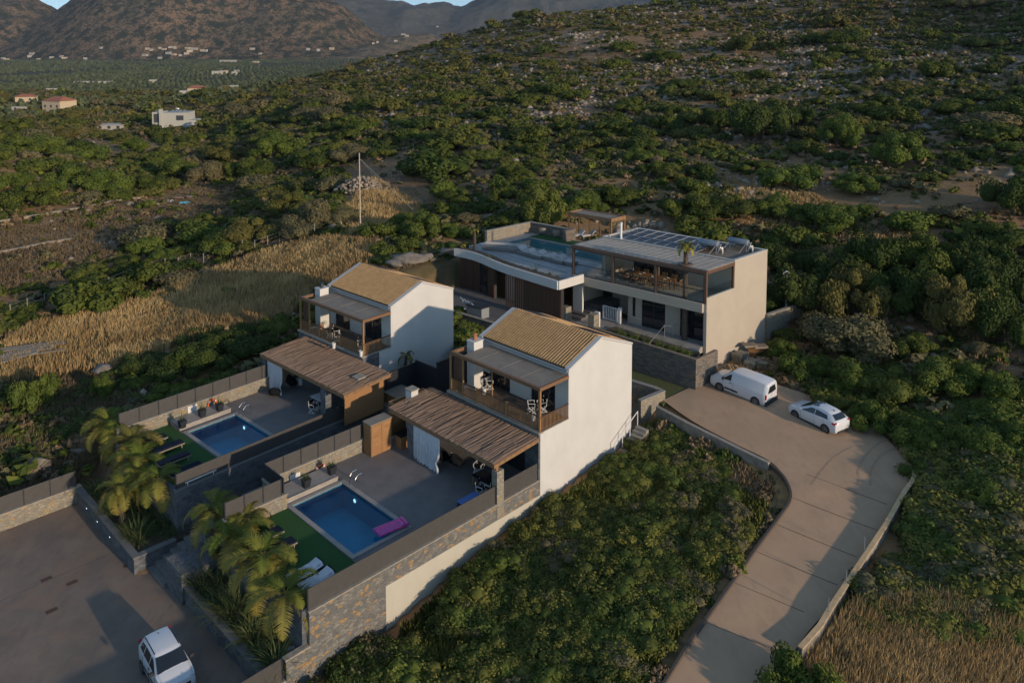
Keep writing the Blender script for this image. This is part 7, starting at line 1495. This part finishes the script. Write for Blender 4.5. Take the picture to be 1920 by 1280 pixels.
HM = {'w': M('far_white', (.40, .37, .32), .9), 'c': M('far_cream', (.50, .40, .27), .9), 'r': M('far_red_roof', (.32, .12, .07), .9), 'k': M('far_dark', (.05, .055, .06), .5)}
def far_house(lab, px, py, w, d_, hgt, wall_='w', roof='flat', wins=3, rz_=.3, name='farmhouse'):
    X, Y, Z = (mhit(px, py) if py < 111 else None) or gat(px, py); T = Thing(W, name, lab, 'house'); g = MB(); g.box(-w/2, w/2, -d_/2, d_/2, -2, hgt); T.part('wall', g, HM[wall_]); g = MB()
    if roof == 'hip': g.add([(-w/2-.4, -d_/2-.4, hgt), (w/2+.4, -d_/2-.4, hgt), (w/2+.4, d_/2+.4, hgt), (-w/2-.4, d_/2+.4, hgt), (-w/4, 0, hgt+d_*.22), (w/4, 0, hgt+d_*.22)], [(0,1,5,4),(1,2,5),(2,3,4,5),(3,0,4),(3,2,1,0)]); T.part('roof', g, HM['r'])
    else: g.box(-w/2-.15, w/2+.15, -d_/2-.15, d_/2+.15, hgt, hgt+.3); T.part('roof', g, HM['w'])
    for k in range(wins): g = MB(); x_ = -w/2+w*(k+.5)/wins; g.box(x_-.5, x_+.5, -d_/2-.05, -d_/2, hgt*.35, hgt*.35+1.2); T.part('window', g, HM['k'])
    T.e.location = (X, Y, Z); T.e.rotation_euler = (0, 0, rz_); return T
# the cubic white house in the valley
X, Y, Z = gat(330, 240); T = Thing(W, 'cubic_house', 'modern cubic white house standing alone in the valley scrub', 'house'); sc_ = Y/F_PX; u_ = lambda a: a*sc_
g = MB(); g.box(u_(-18), u_(29), -4, 4, -3, u_(36)); g.box(u_(-36), u_(-20), -3.5, 3.5, u_(14), u_(37)); g.box(u_(29), u_(46), -4, 3, -3, u_(22)); g.box(u_(-22), u_(-17), -4.4, -3, -3, u_(43)); T.part('wall', g, M('pale_render', (.42, .41, .36), .9))
g = MB(); g.box(u_(-33), u_(-24), -3.58, -3.5, u_(18), u_(34)); T.part('window', g, HM['k']); g = MB(); g.box(u_(8), u_(21), -4.08, -4, u_(22), u_(31)); T.part('window', g, HM['k']); g = MB(); g.box(u_(22), u_(24), -4.5, -4.1, -1, u_(10)); T.part('pillar', g, HM['w'])
g = MB(); [g.bar((u_(-5+k*7), -2, u_(36)), (u_(-2+k*7), -1, u_(40)), .8, .1) for k in range(4)]; g.lathe([(.1, u_(40)), (.7, u_(41)), (.7, u_(43))], 10, (u_(4), 0, 0)); T.part('roof_equipment', g, alu); T.e.location = (X, Y, Z-1); T.e.rotation_euler = (0, 0, .1)
far_house('cream farmhouse with red hipped roof at the left edge of the groves', 112, 207, 11, 9, 4.6, 'c', 'hip', 3, -.35); far_house('low white outbuilding left of the red roofed farmhouse', 46, 208, 12, 5, 1.8, 'w', wins=2, rz_=.1); far_house('small house with reddish roof behind the low outbuilding', 50, 192, 9, 6, 3, 'c', 'hip', 2)
far_house('white shed far behind the red roofed farmhouse', 98, 174, 7, 5, 3, 'w', wins=1); far_house('long low white wall building across the groves', 172, 156, 52, 6, 2.2, 'w', wins=0, rz_=.02, name='long_farm_building'); far_house('white chapel like building beside the long wall', 287, 155, 9, 7, 3.5, 'w', wins=1); far_house('low dark roofed house in the scrub before the cubic house', 212, 243, 9, 6, 1.6, 'w', wins=3, rz_=.05)
far_house('white long warehouse in the far groves', 428, 118, 42, 14, 7, 'w', wins=0, rz_=0, name='warehouse'); far_house('small white house below the warehouse', 444, 136, 9, 6, 4, 'w', wins=1); far_house('white house among shrubs left of the hill foot', 438, 169, 9, 6, 4.2, 'w', wins=2); far_house('cream and orange house right behind the cubic house', 370, 178, 10, 7, 4, 'c', 'hip', 1); far_house('pale house beside the cream one behind the cubic house', 352, 182, 8, 6, 3.5, 'w', wins=1)
vill = [(6,111),(12,113),(56,108),(60,104),(72,112),(98,110),(116,110),(122,110),(160,112),(190,96),(276,93),(284,96),(300,93),(308,95),(320,92),(328,92),(352,95),(358,93),(366,95),(380,98),(384,97),(316,104),(326,105),(338,105),(350,103),(356,101),(272,108),(300,110),(472,93),(476,95),(488,105),(480,118),(578,96),(597,96),(622,93),(408,140),(440,141),(420,138),(708,82),(742,78),(756,66),(763,69),(820,52),(700,84)]
for i, (a, b_) in enumerate(vill):
    rr = random.Random(i*7+3); far_house('far off %s building of the hamlet below the mountain' % ('cream' if i % 3 == 1 else 'white') if b_ < 107 else 'tiny %s house in the distant groves' % ('cream' if i % 3 == 1 else 'white'), a, b_, rr.uniform(8, 19), 9, rr.uniform(3.5, 6.5), 'c' if i % 3 == 1 else 'w', 'hip' if i % 4 == 2 else 'flat', 2, rr.uniform(-.3, .3), 'distant_house').e['group'] = 'hamlet buildings' if b_ < 107 else 'houses of the distant groves'
for i, (px, p0, p1) in enumerate(((131,184,166),(167,190,175),(214,190,184))): X, Y, Z = gat(px, p0); zt = (p0-p1)/F_PX*Y; T = Thing(W, 'utility_pole', 'thin utility pole in the groves, %s' % ('left of the long white wall', 'in the middle of the three', 'rightmost and shortest')[i], 'pole', 'utility poles in the groves'); g = MB(); g.tube([(0, 0, -1), (0, 0, zt)], .2, 6); T.part('shaft', g, trunkm); g = MB(); g.box(-1, 1, -.08, .08, zt-.9, zt-.7); T.part('crossarm', g, trunkm); T.e.location = (X, Y, Z)
# ---------------------------------------------------------------- haze over the far valley
g = MB(); g.box(-9000, 9000, -300, 8200, -45, 1500)
hm, hn, hl, hb = newmat('haze'); hn.remove(hb); pvn = N(hn, 'ShaderNodeVolumePrincipled'); pvn.inputs['Color'].default_value = (.55, .68, .9, 1); pvn.inputs['Density'].default_value = .00004; hl.new(pvn.outputs[0], hn['Material Output'].inputs['Volume'])
solo(W, 'haze', g, hm, kind='stuff')
